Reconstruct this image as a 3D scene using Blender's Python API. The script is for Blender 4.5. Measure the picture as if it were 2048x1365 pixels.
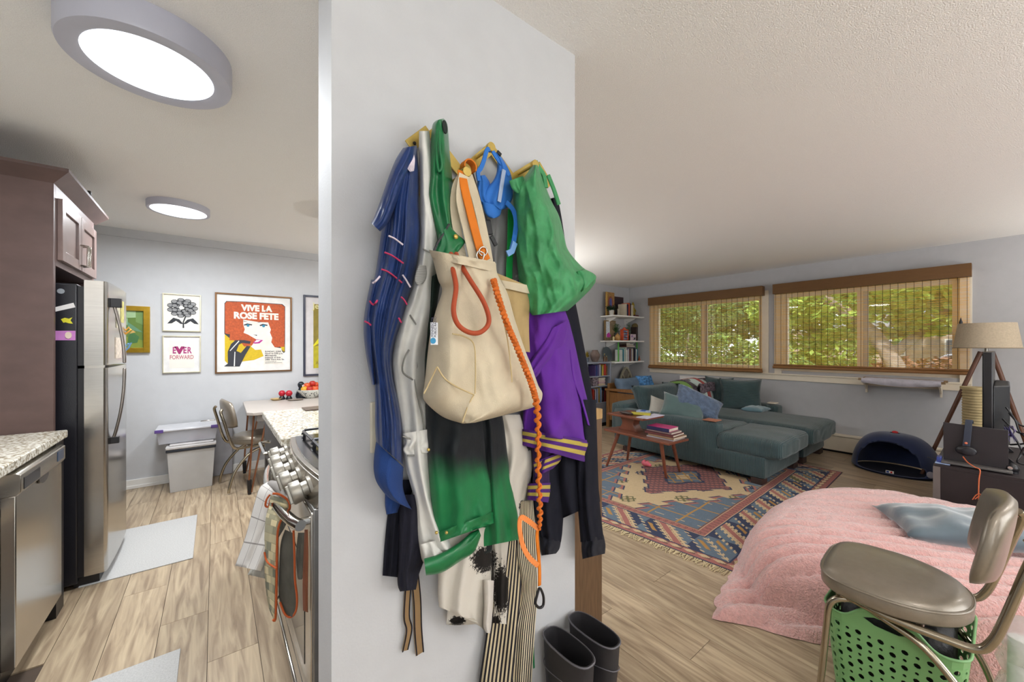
import bpy, bmesh, math, random
from mathutils import Vector, Matrix, noise
random.seed(7)
SC = bpy.context.scene
COL = SC.collection
for o in list(bpy.data.objects):
    bpy.data.objects.remove(o)
# ---------------------------------------------------------------- camera
FPX = 766.0; HZ = 691.5; EYE = 1.35
YAW = math.radians(52.2)
CC, SS = math.cos(YAW), math.sin(YAW)
cam_d = bpy.data.cameras.new('camera'); cam = bpy.data.objects.new('camera', cam_d)
COL.objects.link(cam); SC.camera = cam
cam.location = (0, 0, EYE); cam.rotation_euler = (math.pi/2, 0, YAW - math.pi/2)
cam_d.sensor_width = 36; cam_d.lens = FPX/2048*36; cam_d.shift_y = 9.0/2048; cam_d.clip_start = 0.02
# ---------------------------------------------------------------- light + exposure
SC.view_settings.view_transform = 'Standard'; SC.view_settings.look = 'None'
SC.view_settings.gamma = 1; SC.view_settings.exposure = 0.0; SC.view_settings.use_curve_mapping = False
w = bpy.data.worlds.new('sky'); SC.world = w; w.use_nodes = True
wn = w.node_tree.nodes; wl = w.node_tree.links
bg = wn['Background']; bg.inputs['Color'].default_value = (0.9, 0.95, 1.0, 1); bg.inputs['Strength'].default_value = 2.8
def light(kind, name, loc, energy, color=(1, 1, 1), size=1, size_y=None, rot=(0, 0, 0), **kw):
    d = bpy.data.lights.new(name, kind); d.energy = energy; d.color = color
    if kind == 'AREA':
        d.size = size
        if size_y: d.shape = 'RECTANGLE'; d.size_y = size_y
        else: d.shape = 'DISK'
    o = bpy.data.objects.new(name, d); COL.objects.link(o); o.location = loc; o.rotation_euler = rot
    for k, v in kw.items(): setattr(d, k, v)
    return o
sun = light('SUN', 'sun', (0, 0, 6), 6.5, (1, .96, .88), rot=(math.radians(8), math.radians(-38), 0)); sun.data.angle = .02
# daylight through the two picture windows (portals only steer the sky sampling)
light('AREA', 'window_portal', (6.33, 3.02, 1.55), 1, size=1.0, size_y=1.75, rot=(0, math.pi/2, 0)).data.cycles.is_portal = True
light('AREA', 'window_portal', (6.33, 1.1, 1.55), 1, size=1.0, size_y=1.75, rot=(0, math.pi/2, 0)).data.cycles.is_portal = True
# added soft fill in the unseen back wall's openings, and the kitchen's ceiling lamps
light('AREA', 'back_opening_fill', (3.3, -2.66, 1.35), 36, (1, .985, .97), size=2.6, size_y=1.7, rot=(math.pi/2, 0, 0))
light('AREA', 'hall_opening_fill', (-.45, -2.66, 1.35), 9, (.97, .99, 1), size=1.3, size_y=1.7, rot=(math.pi/2, 0, 0))
KL = [(-.18, 1.9), (-.22, 3.95), (.92, 3.42)]
for x, y in KL:
    light('AREA', 'ceiling_lamp', (x, y, 2.335), 30, (.92, .96, 1), size=.36)
LL_ADDED = [(3.6, -.9), (.9, -1.2), (5.0, -1.7)]  # ceiling lamps added behind the camera to brighten the room
for x, y in LL_ADDED:
    light('AREA', 'ceiling_lamp', (x, y, 2.335), 9, (1, .97, .93), size=.36)

# unseen floor lamps (built further down) added to brighten the ceiling
TL = [(-.95, -1.3, 44), (1.5, -1.9, 30), (5.5, -1.5, 30), (2.85, 3.9, 34)]
for x, y, e in TL:
    light('AREA', 'added_uplight', (x, y, 1.42), e, (1, .98, .95), size=.24, rot=(math.pi, 0, 0))

# ---------------------------------------------------------------- helpers
def WP(x, y, d):
    l = (x-1024)/FPX*d
    return Vector((CC*d+SS*l, SS*d-CC*l, EYE-(y-HZ)/FPX*d))
def PZ(x, y, z): return WP(x, y, (EYE-z)*FPX/(y-HZ))
def PX(x, y, X): return WP(x, y, X/(CC+SS*(x-1024)/FPX))
def PY(x, y, Y): return WP(x, y, Y/(SS-CC*(x-1024)/FPX))
def lin(c):
    if isinstance(c, str): c = tuple(int(c[i:i+2], 16)/255 for i in (0, 2, 4))
    return tuple((v/12.92 if v <= .04045 else ((v+.055)/1.055)**2.4) for v in c)
MATS = {}
def mat(name, c, rough=.6, metal=0, var=.08, scale=12, bump=0, bscale=80, stretch=None, trans=0, emit=None, estr=1, alpha=1, sheen=0, bdist=.002, coat=0, spec=None, attr=None):
    m = bpy.data.materials.new(name); m.use_nodes = True
    nt = m.node_tree; N = nt.nodes; L = nt.links; b = N['Principled BSDF']
    col = lin(c)
    b.inputs['Roughness'].default_value = rough; b.inputs['Metallic'].default_value = metal
    if spec is not None: b.inputs['Specular IOR Level'].default_value = spec
    if coat: b.inputs['Coat Weight'].default_value = coat; b.inputs['Coat Roughness'].default_value = .15
    if sheen: b.inputs['Sheen Weight'].default_value = sheen; b.inputs['Sheen Roughness'].default_value = .5
    if trans: b.inputs['Transmission Weight'].default_value = trans
    if alpha < 1: b.inputs['Alpha'].default_value = alpha
    tc = N.new('ShaderNodeTexCoord'); mp = N.new('ShaderNodeMapping'); L.new(tc.outputs['Object'], mp.inputs['Vector'])
    if stretch: mp.inputs['Scale'].default_value = stretch
    if attr:
        a = N.new('ShaderNodeAttribute'); a.attribute_name = attr; L.new(a.outputs['Color'], b.inputs['Base Color'])
    else:
        nz = N.new('ShaderNodeTexNoise'); nz.inputs['Scale'].default_value = scale; nz.inputs['Detail'].default_value = 4
        L.new(mp.outputs[0], nz.inputs['Vector'])
        r = N.new('ShaderNodeValToRGB'); L.new(nz.outputs['Fac'], r.inputs[0])
        r.color_ramp.elements[0].position = .3; r.color_ramp.elements[1].position = .7
        r.color_ramp.elements[0].color = tuple(v*(1-var) for v in col)+(1,)
        r.color_ramp.elements[1].color = tuple(min(1, v*(1+var)) for v in col)+(1,)
        L.new(r.outputs[0], b.inputs['Base Color'])
    if bump:
        n2 = N.new('ShaderNodeTexNoise'); n2.inputs['Scale'].default_value = bscale; n2.inputs['Detail'].default_value = 3
        L.new(mp.outputs[0], n2.inputs['Vector'])
        bp = N.new('ShaderNodeBump'); bp.inputs['Strength'].default_value = bump; bp.inputs['Distance'].default_value = bdist
        L.new(n2.outputs['Fac'], bp.inputs['Height']); L.new(bp.outputs[0], b.inputs['Normal'])
    if emit: b.inputs['Emission Color'].default_value = lin(emit)+(1,); b.inputs['Emission Strength'].default_value = estr
    MATS[name] = m
    return m
def glue(m):
    nt = m.node_tree; return nt, nt.nodes, nt.links, nt.nodes['Principled BSDF']
def stripes(m, c1, c2, axis_uv, n, duty=.5, soft=.02):
    """two-colour stripes along a UV axis"""
    nt, N, L, b = glue(m)
    uv = N.new('ShaderNodeUVMap'); sp = N.new('ShaderNodeSeparateXYZ'); L.new(uv.outputs[0], sp.inputs[0])
    mu = N.new('ShaderNodeMath'); mu.operation = 'MULTIPLY'; mu.inputs[1].default_value = n; L.new(sp.outputs[axis_uv], mu.inputs[0])
    fr = N.new('ShaderNodeMath'); fr.operation = 'FRACT'; L.new(mu.outputs[0], fr.inputs[0])
    r = N.new('ShaderNodeValToRGB'); r.color_ramp.interpolation = 'CONSTANT'; L.new(fr.outputs[0], r.inputs[0])
    r.color_ramp.elements[0].color = lin(c1)+(1,); r.color_ramp.elements[1].position = duty; r.color_ramp.elements[1].color = lin(c2)+(1,)
    L.new(r.outputs[0], b.inputs['Base Color'])
    return m
def tag(o, label=None, cat=None, group=None, kind=None):
    if label: o['label'] = label
    if cat: o['category'] = cat
    if group: o['group'] = group
    if kind: o['kind'] = kind
    return o
def thing(name, label, cat, loc=(0, 0, 0), rz=0, group=None, rot=None):
    o = bpy.data.objects.new(name, None); COL.objects.link(o); o.location = loc
    o.rotation_euler = rot if rot else (0, 0, rz); o.empty_display_size = .05
    return tag(o, label, cat, group)
ORG = {}
class MB:
    def __init__(s): s.v = []; s.f = []; s.uv = None; s.mi = []
    def add(s, vs, fs, M=None):
        n = len(s.v)
        s.v += [M @ Vector(p) if M else Vector(p) for p in vs]
        s.f += [tuple(i+n for i in f) for f in fs]; return s
    def box(s, c, d, M=None):
        x, y, z = c; a, b, e = d[0]/2, d[1]/2, d[2]/2
        vs = [(x+i*a, y+j*b, z+k*e) for i in (-1, 1) for j in (-1, 1) for k in (-1, 1)]
        fs = [(0, 1, 3, 2), (4, 6, 7, 5), (0, 4, 5, 1), (2, 3, 7, 6), (0, 2, 6, 4), (1, 5, 7, 3)]
        return s.add(vs, fs, M)
    def bb(s, x0, x1, y0, y1, z0, z1): return s.box(((x0+x1)/2, (y0+y1)/2, (z0+z1)/2), (abs(x1-x0), abs(y1-y0), abs(z1-z0)))
    def tube(s, pts, r, n=10, cap=True, closed=False, flat=None):
        pts = [Vector(p) for p in pts]; N = len(pts)
        if not hasattr(r, '__len__'): r = [r]*N
        rings = []; up = None
        for i, p in enumerate(pts):
            if closed: t = pts[(i+1) % N]-pts[i-1]
            else: t = pts[min(i+1, N-1)]-pts[max(i-1, 0)]
            if t.length < 1e-9: t = Vector((0, 0, 1))
            t.normalize()
            if up is None: up = Vector((0, 0, 1)) if abs(t.z) < .9 else Vector((1, 0, 0))
            a = up - t*up.dot(t)
            if a.length < 1e-6: a = t.orthogonal()
            a.normalize(); b = t.cross(a); up = a
            fl = flat if flat else 1
            rings.append([p + a*math.cos(q)*r[i] + b*math.sin(q)*r[i]*fl for q in [2*math.pi*k/n for k in range(n)]])
        vs = [v for R in rings for v in R]; fs = []
        M = N if closed else N-1
        for i in range(M):
            for k in range(n):
                j = (i+1) % N
                fs.append((i*n+k, i*n+(k+1) % n, j*n+(k+1) % n, j*n+k))
        if cap and not closed:
            fs.append(tuple(range(n))[::-1]); fs.append(tuple((N-1)*n+k for k in range(n)))
        return s.add(vs, fs)
    def cyl(s, a, b, r, r2=None, n=16): return s.tube([a, b], [r, r if r2 is None else r2], n)
    def lathe(s, prof, c=(0, 0, 0), n=24, M=None, sx=1, sy=1):
        vs = []; fs = []
        for r, z in prof:
            for k in range(n):
                a = 2*math.pi*k/n; vs.append((c[0]+r*sx*math.cos(a), c[1]+r*sy*math.sin(a), c[2]+z))
        for i in range(len(prof)-1):
            for k in range(n): fs.append((i*n+k, i*n+(k+1) % n, (i+1)*n+(k+1) % n, (i+1)*n+k))
        if prof[0][0] > 1e-5: fs.append(tuple(range(n))[::-1])
        if prof[-1][0] > 1e-5: fs.append(tuple((len(prof)-1)*n+k for k in range(n)))
        return s.add(vs, fs, M)
    def prism(s, poly, o, u, v, w, t):
        """polygon (2D list) in the plane o + a*u + b*v, extruded by t along w"""
        o, u, v, w = Vector(o), Vector(u), Vector(v), Vector(w)
        n = len(poly); vs = [o+u*a+v*b for a, b in poly]+[o+u*a+v*b+w*t for a, b in poly]
        fs = [tuple(range(n)), tuple(range(n, 2*n))[::-1]]+[(i, n+i, n+(i+1) % n, (i+1) % n) for i in range(n)]
        return s.add(vs, fs)
    def sphere(s, c, r, n=16, m=10, sc=(1, 1, 1), M=None):
        return s.lathe([(r*math.sin(math.pi*i/m) if 0 < i < m else 1e-6, -r*math.cos(math.pi*i/m)*sc[2]) for i in range(m+1)], c, n, M, sc[0], sc[1])
    def strap(s, pts, wd, th, side=None):
        """flat band along a 3D path; 'side' is the width direction (default: across the path, in the wall plane)"""
        pts = [Vector(p) for p in pts]; N = len(pts); rings = []
        if not hasattr(wd, '__len__'): wd = [wd]*N
        for i, p in enumerate(pts):
            t = (pts[min(i+1, N-1)]-pts[max(i-1, 0)]).normalized()
            nrm = Vector((0, -1, 0)) if side is None else t.cross(Vector(side)).normalized()
            a = t.cross(nrm); a = a.normalized() if a.length > 1e-6 else Vector((1, 0, 0))
            nn = a.cross(t).normalized()
            rings += [p+a*wd[i]/2+nn*th/2, p-a*wd[i]/2+nn*th/2, p-a*wd[i]/2-nn*th/2, p+a*wd[i]/2-nn*th/2]
        fs = [(0, 1, 2, 3), tuple(4*(N-1)+k for k in (3, 2, 1, 0))]
        for i in range(N-1):
            for k in range(4): fs.append((4*i+k, 4*i+4+k, 4*i+4+(k+1) % 4, 4*i+(k+1) % 4))
        return s.add(rings, fs)
    def build(s, name, m, parent=None, world=True, smooth=None, bevel=0, seg=2, sub=0, cols=None, local=False):
        me = bpy.data.meshes.new(name)
        off = Vector((0, 0, 0))
        if parent and world and not local:
            off = Vector(parent.matrix_basis.translation)
            pp = parent.parent
            while pp: off = off+pp.matrix_basis.translation; pp = pp.parent
        me.from_pydata([tuple(v-off) for v in s.v], [], s.f)
        bm = bmesh.new(); bm.from_mesh(me); bmesh.ops.recalc_face_normals(bm, faces=bm.faces[:]); bm.to_mesh(me); bm.free()
        if s.uv:
            ul = me.uv_layers.new(name='UVMap')
            for p in me.polygons:
                for li in p.loop_indices: ul.data[li].uv = s.uv[me.loops[li].vertex_index]
        if cols:
            ca = me.color_attributes.new('col', 'FLOAT_COLOR', 'POINT')
            for i, c in enumerate(cols): ca.data[i].color = (c[0], c[1], c[2], 1)
        if isinstance(m, (list, tuple)):
            for q in m: me.materials.append(q)
            for p, i in zip(me.polygons, s.mi): p.material_index = i
        else: me.materials.append(m)
        o = bpy.data.objects.new(name, me); COL.objects.link(o)
        if parent: o.parent = parent
        if smooth is None: smooth = False
        if smooth or bevel or sub:
            me.shade_smooth() if hasattr(me, 'shade_smooth') else None
            for p in me.polygons: p.use_smooth = True
            if smooth is not True and not sub: me.set_sharp_from_angle(angle=math.radians(40 if not bevel else 35))
            elif smooth is True and not sub: me.set_sharp_from_angle(angle=math.radians(60))
        if bevel:
            b = o.modifiers.new('bevel', 'BEVEL'); b.width = bevel; b.segments = seg; b.limit_method = 'ANGLE'; b.harden_normals = False
        if sub:
            sm = o.modifiers.new('sub', 'SUBSURF'); sm.levels = sub; sm.render_levels = sub
        return o
def struct(name, mb, m, **k):
    o = mb.build(name, m, **k); o['kind'] = 'structure'; return o
def catmull(P, n):
    """resample list of tuples with Catmull-Rom, n points"""
    P = [tuple(p) for p in P]; K = len(P)-1; out = []
    for i in range(n):
        t = i/(n-1)*K; k = min(int(t), K-1); f = t-k
        p0, p1, p2, p3 = P[max(k-1, 0)], P[k], P[k+1], P[min(k+2, K)]
        out.append(tuple(.5*((2*b)+(-a+c)*f+(2*a-5*b+4*c-d)*f*f+(-a+3*b-3*c+d)*f**3) for a, b, c, d in zip(p0, p1, p2, p3)))
    return out
def copy_tree(o, parent=None):
    c = o.copy(); COL.objects.link(c); c.parent = parent
    for ch in [q for q in bpy.data.objects if q.parent == o]: copy_tree(ch, c)
    return c
def text(name, s, size, m, parent, loc, rx=math.pi/2, rz=0, ext=.0008, bold=0, align='CENTER', sx=1, R=None, spacing=1, world=True):
    cu = bpy.data.curves.new(name, 'FONT'); cu.body = s; cu.size = size; cu.extrude = ext; cu.offset = bold; cu.align_x = align
    cu.space_character = spacing; cu.resolution_u = 3
    t = bpy.data.objects.new('tmp', cu); COL.objects.link(t)
    bpy.context.view_layer.update()
    me = bpy.data.meshes.new_from_object(t.evaluated_get(bpy.context.evaluated_depsgraph_get()))
    bpy.data.objects.remove(t); me.name = name
    M = R if R is not None else Matrix.Rotation(rz, 4, 'Z') @ Matrix.Rotation(rx, 4, 'X')
    off = Vector(loc)
    if parent and world:
        off = off-parent.matrix_basis.translation
        if parent.parent: off = off-parent.parent.matrix_basis.translation
    for v in me.vertices: v.co = (M @ Vector((v.co.x*sx, v.co.y, v.co.z)))+off
    me.materials.clear(); me.materials.append(m)
    o = bpy.data.objects.new(name, me); COL.objects.link(o); o.parent = parent
    return o
def pillow_mb(w, d, h, n=14, p=2.4, pinch=.12, wr=.0, seed=0):
    """puffy cushion centred at origin in local coords (w along X, d along Y, h thick Z)"""
    mb = MB(); vs = []; fs = []
    def pt(i, j, sgn):
        u, v = -1+2*i/n, -1+2*j/n
        e = max(0, (1-abs(u)**p)*(1-abs(v)**p))**.42
        x = u*(1-pinch*(1-v*v)*abs(u)**3*1); y = v*(1-pinch*(1-u*u)*abs(v)**3)
        z = sgn*e*h/2
        if wr: z += e*wr*noise.noise(Vector((u*2.5+seed, v*2.5, sgn)))
        return (x*w/2, y*d/2, z)
    for sgn in (1, -1):
        for i in range(n+1):
            for j in range(n+1): vs.append(pt(i, j, sgn))
    q = (n+1)*(n+1)
    for i in range(n):
        for j in range(n):
            a = i*(n+1)+j; f = (a, a+n+1, a+n+2, a+1)
            fs.append(f); fs.append(tuple(q+k for k in f[::-1]))
    mb.add(vs, fs)
    return mb
def merge(o, d=.0005):
    bm = bmesh.new(); bm.from_mesh(o.data); bmesh.ops.remove_doubles(bm, verts=bm.verts[:], dist=d)
    bmesh.ops.recalc_face_normals(bm, faces=bm.faces[:]); bm.to_mesh(o.data); bm.free(); return o
def xf(mb, M):
    mb.v = [M @ v for v in mb.v]; return mb
def TR(loc, rx=0, ry=0, rz=0): return Matrix.Translation(loc) @ Matrix.Rotation(rz, 4, 'Z') @ Matrix.Rotation(ry, 4, 'Y') @ Matrix.Rotation(rx, 4, 'X')

# ---------------------------------------------------------------- materials
M_wall = mat('wall_paint', 'c3c4c6', .7, var=.02, bump=.35, bscale=160, bdist=.0015)
M_wall2 = mat('living_wall_paint', 'b2b2b4', .75, var=.02, bump=.35, bscale=160, bdist=.0015)
M_ceil = mat('popcorn_ceiling', 'eeece8', .9, var=.05, scale=300, bump=.9, bscale=230, bdist=.004)
M_white = mat('white_paint', 'e9e7e2', .45, var=.02)
M_cream = mat('cream_trim_paint', 'e3d8c4', .5, var=.03)
M_steel = mat('brushed_steel', 'b9b4ac', .24, 1, var=.06, scale=30, stretch=(1, 1, 12))
M_chrome = mat('chrome', 'cfcdc8', .12, 1, var=.01)
M_black = mat('black_plastic', '17161a', .35, var=.1)
M_brass = mat('brass', 'c8ae62', .38, .8, var=.08, scale=40)
M_dwood = mat('espresso_cabinet_wood', '5a4540', .5, var=.16, scale=7, stretch=(1, 1, 1.6), coat=.1)
M_oak = mat('oak_wood', 'b08c58', .5, var=.2, scale=10, stretch=(6, 6, .8))
M_bwood = mat('brown_board_wood', '6a5038', .5, var=.28, scale=14, stretch=(9, 9, .7))
M_teak = mat('teak_wood', '733f2b', .35, var=.25, scale=9, stretch=(8, 1, 1), coat=.3)
M_glass = mat('window_glass', 'ffffff', .02, trans=1, var=0, spec=.3)
def granite():
    m = mat('granite', 'cfc9bb', .22, var=0)
    nt, N, L, b = glue(m)
    tc = N.new('ShaderNodeTexCoord')
    n1 = N.new('ShaderNodeTexNoise'); n1.inputs['Scale'].default_value = 80; n1.inputs['Detail'].default_value = 6; L.new(tc.outputs['Object'], n1.inputs[0])
    r = N.new('ShaderNodeValToRGB'); L.new(n1.outputs['Fac'], r.inputs[0]); e = r.color_ramp.elements
    e[0].position = .34; e[0].color = lin('8c8272')+(1,); e[1].position = .66; e[1].color = lin('eeeade')+(1,)
    k = e.new(.44); k.color = lin('b3a78f')+(1,); k = e.new(.52); k.color = lin('dcd8cb')+(1,)
    L.new(r.outputs[0], b.inputs['Base Color']); return m
M_granite = granite()
def plank_mat():
    m = mat('oak_plank', 'b09a80', .42, var=0)
    nt, N, L, b = glue(m)
    tc = N.new('ShaderNodeTexCoord'); oi = N.new('ShaderNodeObjectInfo')
    ad = N.new('ShaderNodeVectorMath'); ad.operation = 'MULTIPLY_ADD'
    cb = N.new('ShaderNodeCombineXYZ'); L.new(oi.outputs['Random'], cb.inputs[0]); L.new(oi.outputs['Random'], cb.inputs[1])
    L.new(cb.outputs[0], ad.inputs[0]); ad.inputs[1].default_value = (37, 91, 5); L.new(tc.outputs['Object'], ad.inputs[2])
    mp = N.new('ShaderNodeMapping'); mp.inputs['Scale'].default_value = (14, 1.1, 1); L.new(ad.outputs[0], mp.inputs[0])
    n1 = N.new('ShaderNodeTexNoise'); n1.inputs['Scale'].default_value = 2.2; n1.inputs['Detail'].default_value = 7; n1.inputs['Distortion'].default_value = 1.1
    L.new(mp.outputs[0], n1.inputs[0])
    r = N.new('ShaderNodeValToRGB'); L.new(n1.outputs['Fac'], r.inputs[0]); e = r.color_ramp.elements
    e[0].position = .32; e[0].color = lin('8a7660')+(1,); e[1].position = .7; e[1].color = lin('c2af92')+(1,)
    k = e.new(.5); k.color = lin('aa967c')+(1,)
    hv = N.new('ShaderNodeHueSaturation'); L.new(r.outputs[0], hv.inputs['Color'])
    mr = N.new('ShaderNodeMapRange'); mr.inputs[3].default_value = .9; mr.inputs[4].default_value = 1.08; L.new(oi.outputs['Random'], mr.inputs[0]); L.new(mr.outputs[0], hv.inputs['Value'])
    L.new(hv.outputs[0], b.inputs['Base Color'])
    bp = N.new('ShaderNodeBump'); bp.inputs['Strength'].default_value = .25; bp.inputs['Distance'].default_value = .001; L.new(n1.outputs['Fac'], bp.inputs['Height']); L.new(bp.outputs[0], b.inputs['Normal'])
    return m
M_plank = plank_mat(); M_plank.node_tree.nodes['Principled BSDF'].inputs['Roughness'].default_value = .33
# ---------------------------------------------------------------- structure
CE = 2.44
fl = struct('floor', MB().bb(-1.45, 6.4, -2.8, 5.2, -.12, -.006), mat('floor_joint', '4a3c30', .8))
pw, pl_ = .182, 1.22
pm = None; row = 0; x = -1.3
while x < 6.25:
    y = -2.37-(row*.41 % pl_)
    while y < 5.05:
        yc = y+pl_/2
        # leave out planks far behind the camera or under the left cabinets
        if yc > -2.9 and not (x > 1.3 and yc > 4.9) and not (x < -.75 and yc < 2.9):
            if pm is None:
                b = MB().box((0, 0, -.004), (pw-.0022, pl_-.0022, .008)); q = b.build('plank', M_plank, fl, local=True); pm = q.data
            else:
                q = bpy.data.objects.new('plank', pm); COL.objects.link(q); q.parent = fl
            q.location = (x+pw/2, yc, 0)
        y += pl_
    x += pw; row += 1
struct('ceiling', MB().bb(-1.6, 6.5, -2.9, 5.3, CE, CE+.15), M_ceil)
# partition carrying the coat rack
struct('wall_partition', MB().bb(.2209, 1.0677, .9913, 1.137, 0, CE), M_wall)
struct('wall_left', MB().bb(-1.6, -1.45, -2.8, 5.2, 0, CE), M_wall)
struct('wall_kitchen', MB().bb(-1.45, 2.9, 5.05, 5.2, 0, CE), M_wall)
struct('wall_jog', MB().bb(2.9, 3.05, 4.41, 5.2, 0, CE), M_wall)
struct('wall_shelves', MB().bb(3.05, 6.4, 4.41, 4.56, 0, CE), M_wall2)
struct('trim_1', MB().bb(-1.45, 2.9, 5.03, 5.05, 2.37, CE).bb(-1.45, 2.9, 5.024, 5.05, 2.362, 2.372), M_wall)
for i, (x0, x1, y0, y1) in enumerate([(-1.45, 2.9, 5.034, 5.05)]):
    struct('baseboard_kitchen', MB().bb(x0, x1, y0, y1, 0, .085).bb(x0, x1, 5.028, 5.05, 0, .03), M_white, bevel=.003)
struct('baseboard_shelves', MB().bb(3.05, 6.25, 4.394, 4.41, 0, .085), M_white, bevel=.003)
# window wall with two openings
OW = [(2.16, 3.88, 1.0, 2.07), (.30, 1.915, 1.0, 2.07)]
XW = 6.253
b = MB().bb(XW, XW+.15, -2.8, .30, 0, CE).bb(XW, XW+.15, .30, 3.88, 0, 1.0).bb(XW, XW+.15, .30, 3.88, 2.07, CE).bb(XW, XW+.15, 1.915, 2.16, 1.0, 2.07).bb(XW, XW+.15, 3.88, 4.56, 0, CE)
struct('wall_windows', b, M_wall2)
# back wall with two openings behind the camera
b = MB().bb(-1.45, -1.1, -2.8, -2.65, 0, CE).bb(.2, 2.0, -2.8, -2.65, 0, CE).bb(4.6, 6.4, -2.8, -2.65, 0, CE)
for a0, a1 in ((-1.1, .2), (2.0, 4.6)): b.bb(a0, a1, -2.8, -2.65, 0, .5).bb(a0, a1, -2.8, -2.65, 2.2, CE)
struct('wall_back', b, M_wall)
M_vinyl = mat('vinyl_frame', 'e8e2d4', .45, var=.02)
def window(n, y0, y1, z0, z1, ym):
    r = thing('window_%d' % n, None, None, (XW, (y0+y1)/2, z0)); r['kind'] = 'structure'
    f = MB(); t = .055
    f.bb(XW+.04, XW+.11, y0, y0+t, z0, z1).bb(XW+.04, XW+.11, y1-t, y1, z0, z1).bb(XW+.04, XW+.11, y0+t, y1-t, z0, z0+t).bb(XW+.04, XW+.11, y0+t, y1-t, z1-t, z1)
    f.build('window_frame', M_vinyl, r, bevel=.003)
    MB().bb(XW+.045, XW+.085, ym-.028, ym+.028, z0+t, z1-t).build('mullion', M_vinyl, r, bevel=.003)
    MB().bb(XW+.05, XW+.08, ym-.075, ym-.03, z0+t, z1-t).build('sash', mat('grey_sash', 'b9bfc6', .4), r, bevel=.003)
    MB().bb(XW+.07, XW+.076, y0+t, ym, z0+t, z1-t).build('pane', M_glass, r)
    MB().bb(XW+.07, XW+.076, ym, y1-t, z0+t, z1-t).build('pane', M_glass, r)
window(1, *OW[0], PX(1405, 650, 6.3).y); window(2, *OW[1], PX(1720, 650, 6.3).y)
# casing around both windows
c = MB()
for (y0, y1, z0, z1) in OW:
    c.bb(XW-.018, XW, y0-.085, y0, z0-.05, z1+.07).bb(XW-.018, XW, y1, y1+.085, z0-.05, z1+.07).bb(XW-.018, XW, y0-.0, y1+.0, z1, z1+.07)
    c.bb(XW, XW+.04, y0, y0+.004, z0, z1).bb(XW, XW+.04, y1-.004, y1, z0, z1).bb(XW, XW+.04, y0, y1, z0, z0+.004)
struct('trim_2', c, M_cream, bevel=.003)
c = MB().bb(XW-.018, XW, .215, 3.965, .868, .955).bb(XW-.034, XW, .215, 3.965, .94, .958)
struct('trim_3', c, M_cream, bevel=.004)
struct('baseboard_back', MB().bb(-1.45, 6.25, -2.65, -2.635, 0, .085), M_white)
# hot-water baseboard heater
h = thing('baseboard_heater', 'long cream baseboard heater under the two windows', 'heater', (6.22, 2, 0))
MB().bb(6.19, 6.25, -.6, 4.0, .025, .205).build('cover', M_cream, h, bevel=.006)
MB().bb(6.18, 6.25, -.6, 4.0, .21, .235).build('top_hood', M_cream, h, bevel=.004)
MB().bb(6.2, 6.25, -.6, 4.0, .2, .212).bb(6.2, 6.25, -.6, 4.0, 0, .03).build('louver_gap', M_black, h)
# light switch on the partition
s = thing('light_switch', 'cream switch plate on the white wall left of the navy jacket', 'switch', (.33, .988, 1.14))
a, b_ = PY(740, 805, .988), PY(775, 905, .988)
MB().bb(a.x, a.x+.075, .982, .991, b_.z+.005, a.z).build('plate', mat('switch_plate', 'd8d2c0', .4), s, bevel=.003)
MB().bb(a.x+.03, a.x+.045, .976, .984, b_.z+.045, a.z-.045).build('toggle', M_cream, s, bevel=.002)
# ceiling lamps
M_rim = mat('lamp_rim', 'b9bac6', .4, var=.02)
M_dif = mat('lamp_diffuser', 'ffffff', .5, emit='eaf2ff', estr=1.6)
M_difw = mat('added_lamp_diffuser', 'ffffff', .5, emit='fff0dd', estr=1.6)
def disc_lamp(x, y, r, label, warm=False, group=None, hk=1, lk=.76):
    t = thing('ceiling_light', label, 'ceiling light', (x, y, CE), group=group)
    pr = [(r*lk, -.086*hk), (r*(lk+.04), -.092*hk), (r*.985, -.09*hk), (r, -.08*hk), (r, 0), (.01, 0)]
    MB().lathe(pr, (x, y, CE), 64).build('rim', M_rim, t, smooth=True)
    MB().lathe([(.001, -.099*hk), (r*.5*lk, -.097*hk), (r*.92*lk, -.092*hk), (r*(lk+.015), -.084*hk), (r*(lk+.015), -.04*hk)], (x, y, CE), 64).build('diffuser', M_difw if warm else M_dif, t, smooth=True)
disc_lamp(-.18, 1.9, .235, 'large round grey-rimmed ceiling light nearest over the kitchen floor')
disc_lamp(-.22, 3.95, .19, 'small round ceiling light far back above the wall prints', hk=.55, lk=.9)
disc_lamp(.92, 3.42, .235, 'round ceiling light mostly hidden behind the coat wall edge')
for i, (x, y) in enumerate(LL_ADDED): disc_lamp(x, y, .235, 'added round warm ceiling light behind the viewpoint, %s' % ['over the chair', 'over the hall', 'by the back opening'][i], True)
M_tor = mat('added_lamp_bronze', '4a443c', .4, .7)
for i, (x, y, e) in enumerate(TL):  # lamps put in out of view to lift the ceiling
    t = thing('added_floor_lamp', 'bronze floor lamp added to light the ceiling, %s' % ['in the hall behind the viewpoint', 'by the back wall', 'in the back corner near the windows', 'in the dining nook behind the coat wall'][i], 'lamp', (x, y, 0))
    MB().lathe([(.13, 0), (.13, .02), (.02, .035), (.012, .06), (.012, 1.30), (.03, 1.32), (.001, 1.32)], (x, y, 0), 24).build('pole', M_tor, t, smooth=.5)
    MB().lathe([(.02, 1.31), (.10, 1.34), (.16, 1.41), (.17, 1.44), (.163, 1.44), (.15, 1.41), (.095, 1.35), (.001, 1.33)], (x, y, 0), 32).build('bowl', M_tor, t, smooth=True)
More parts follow.
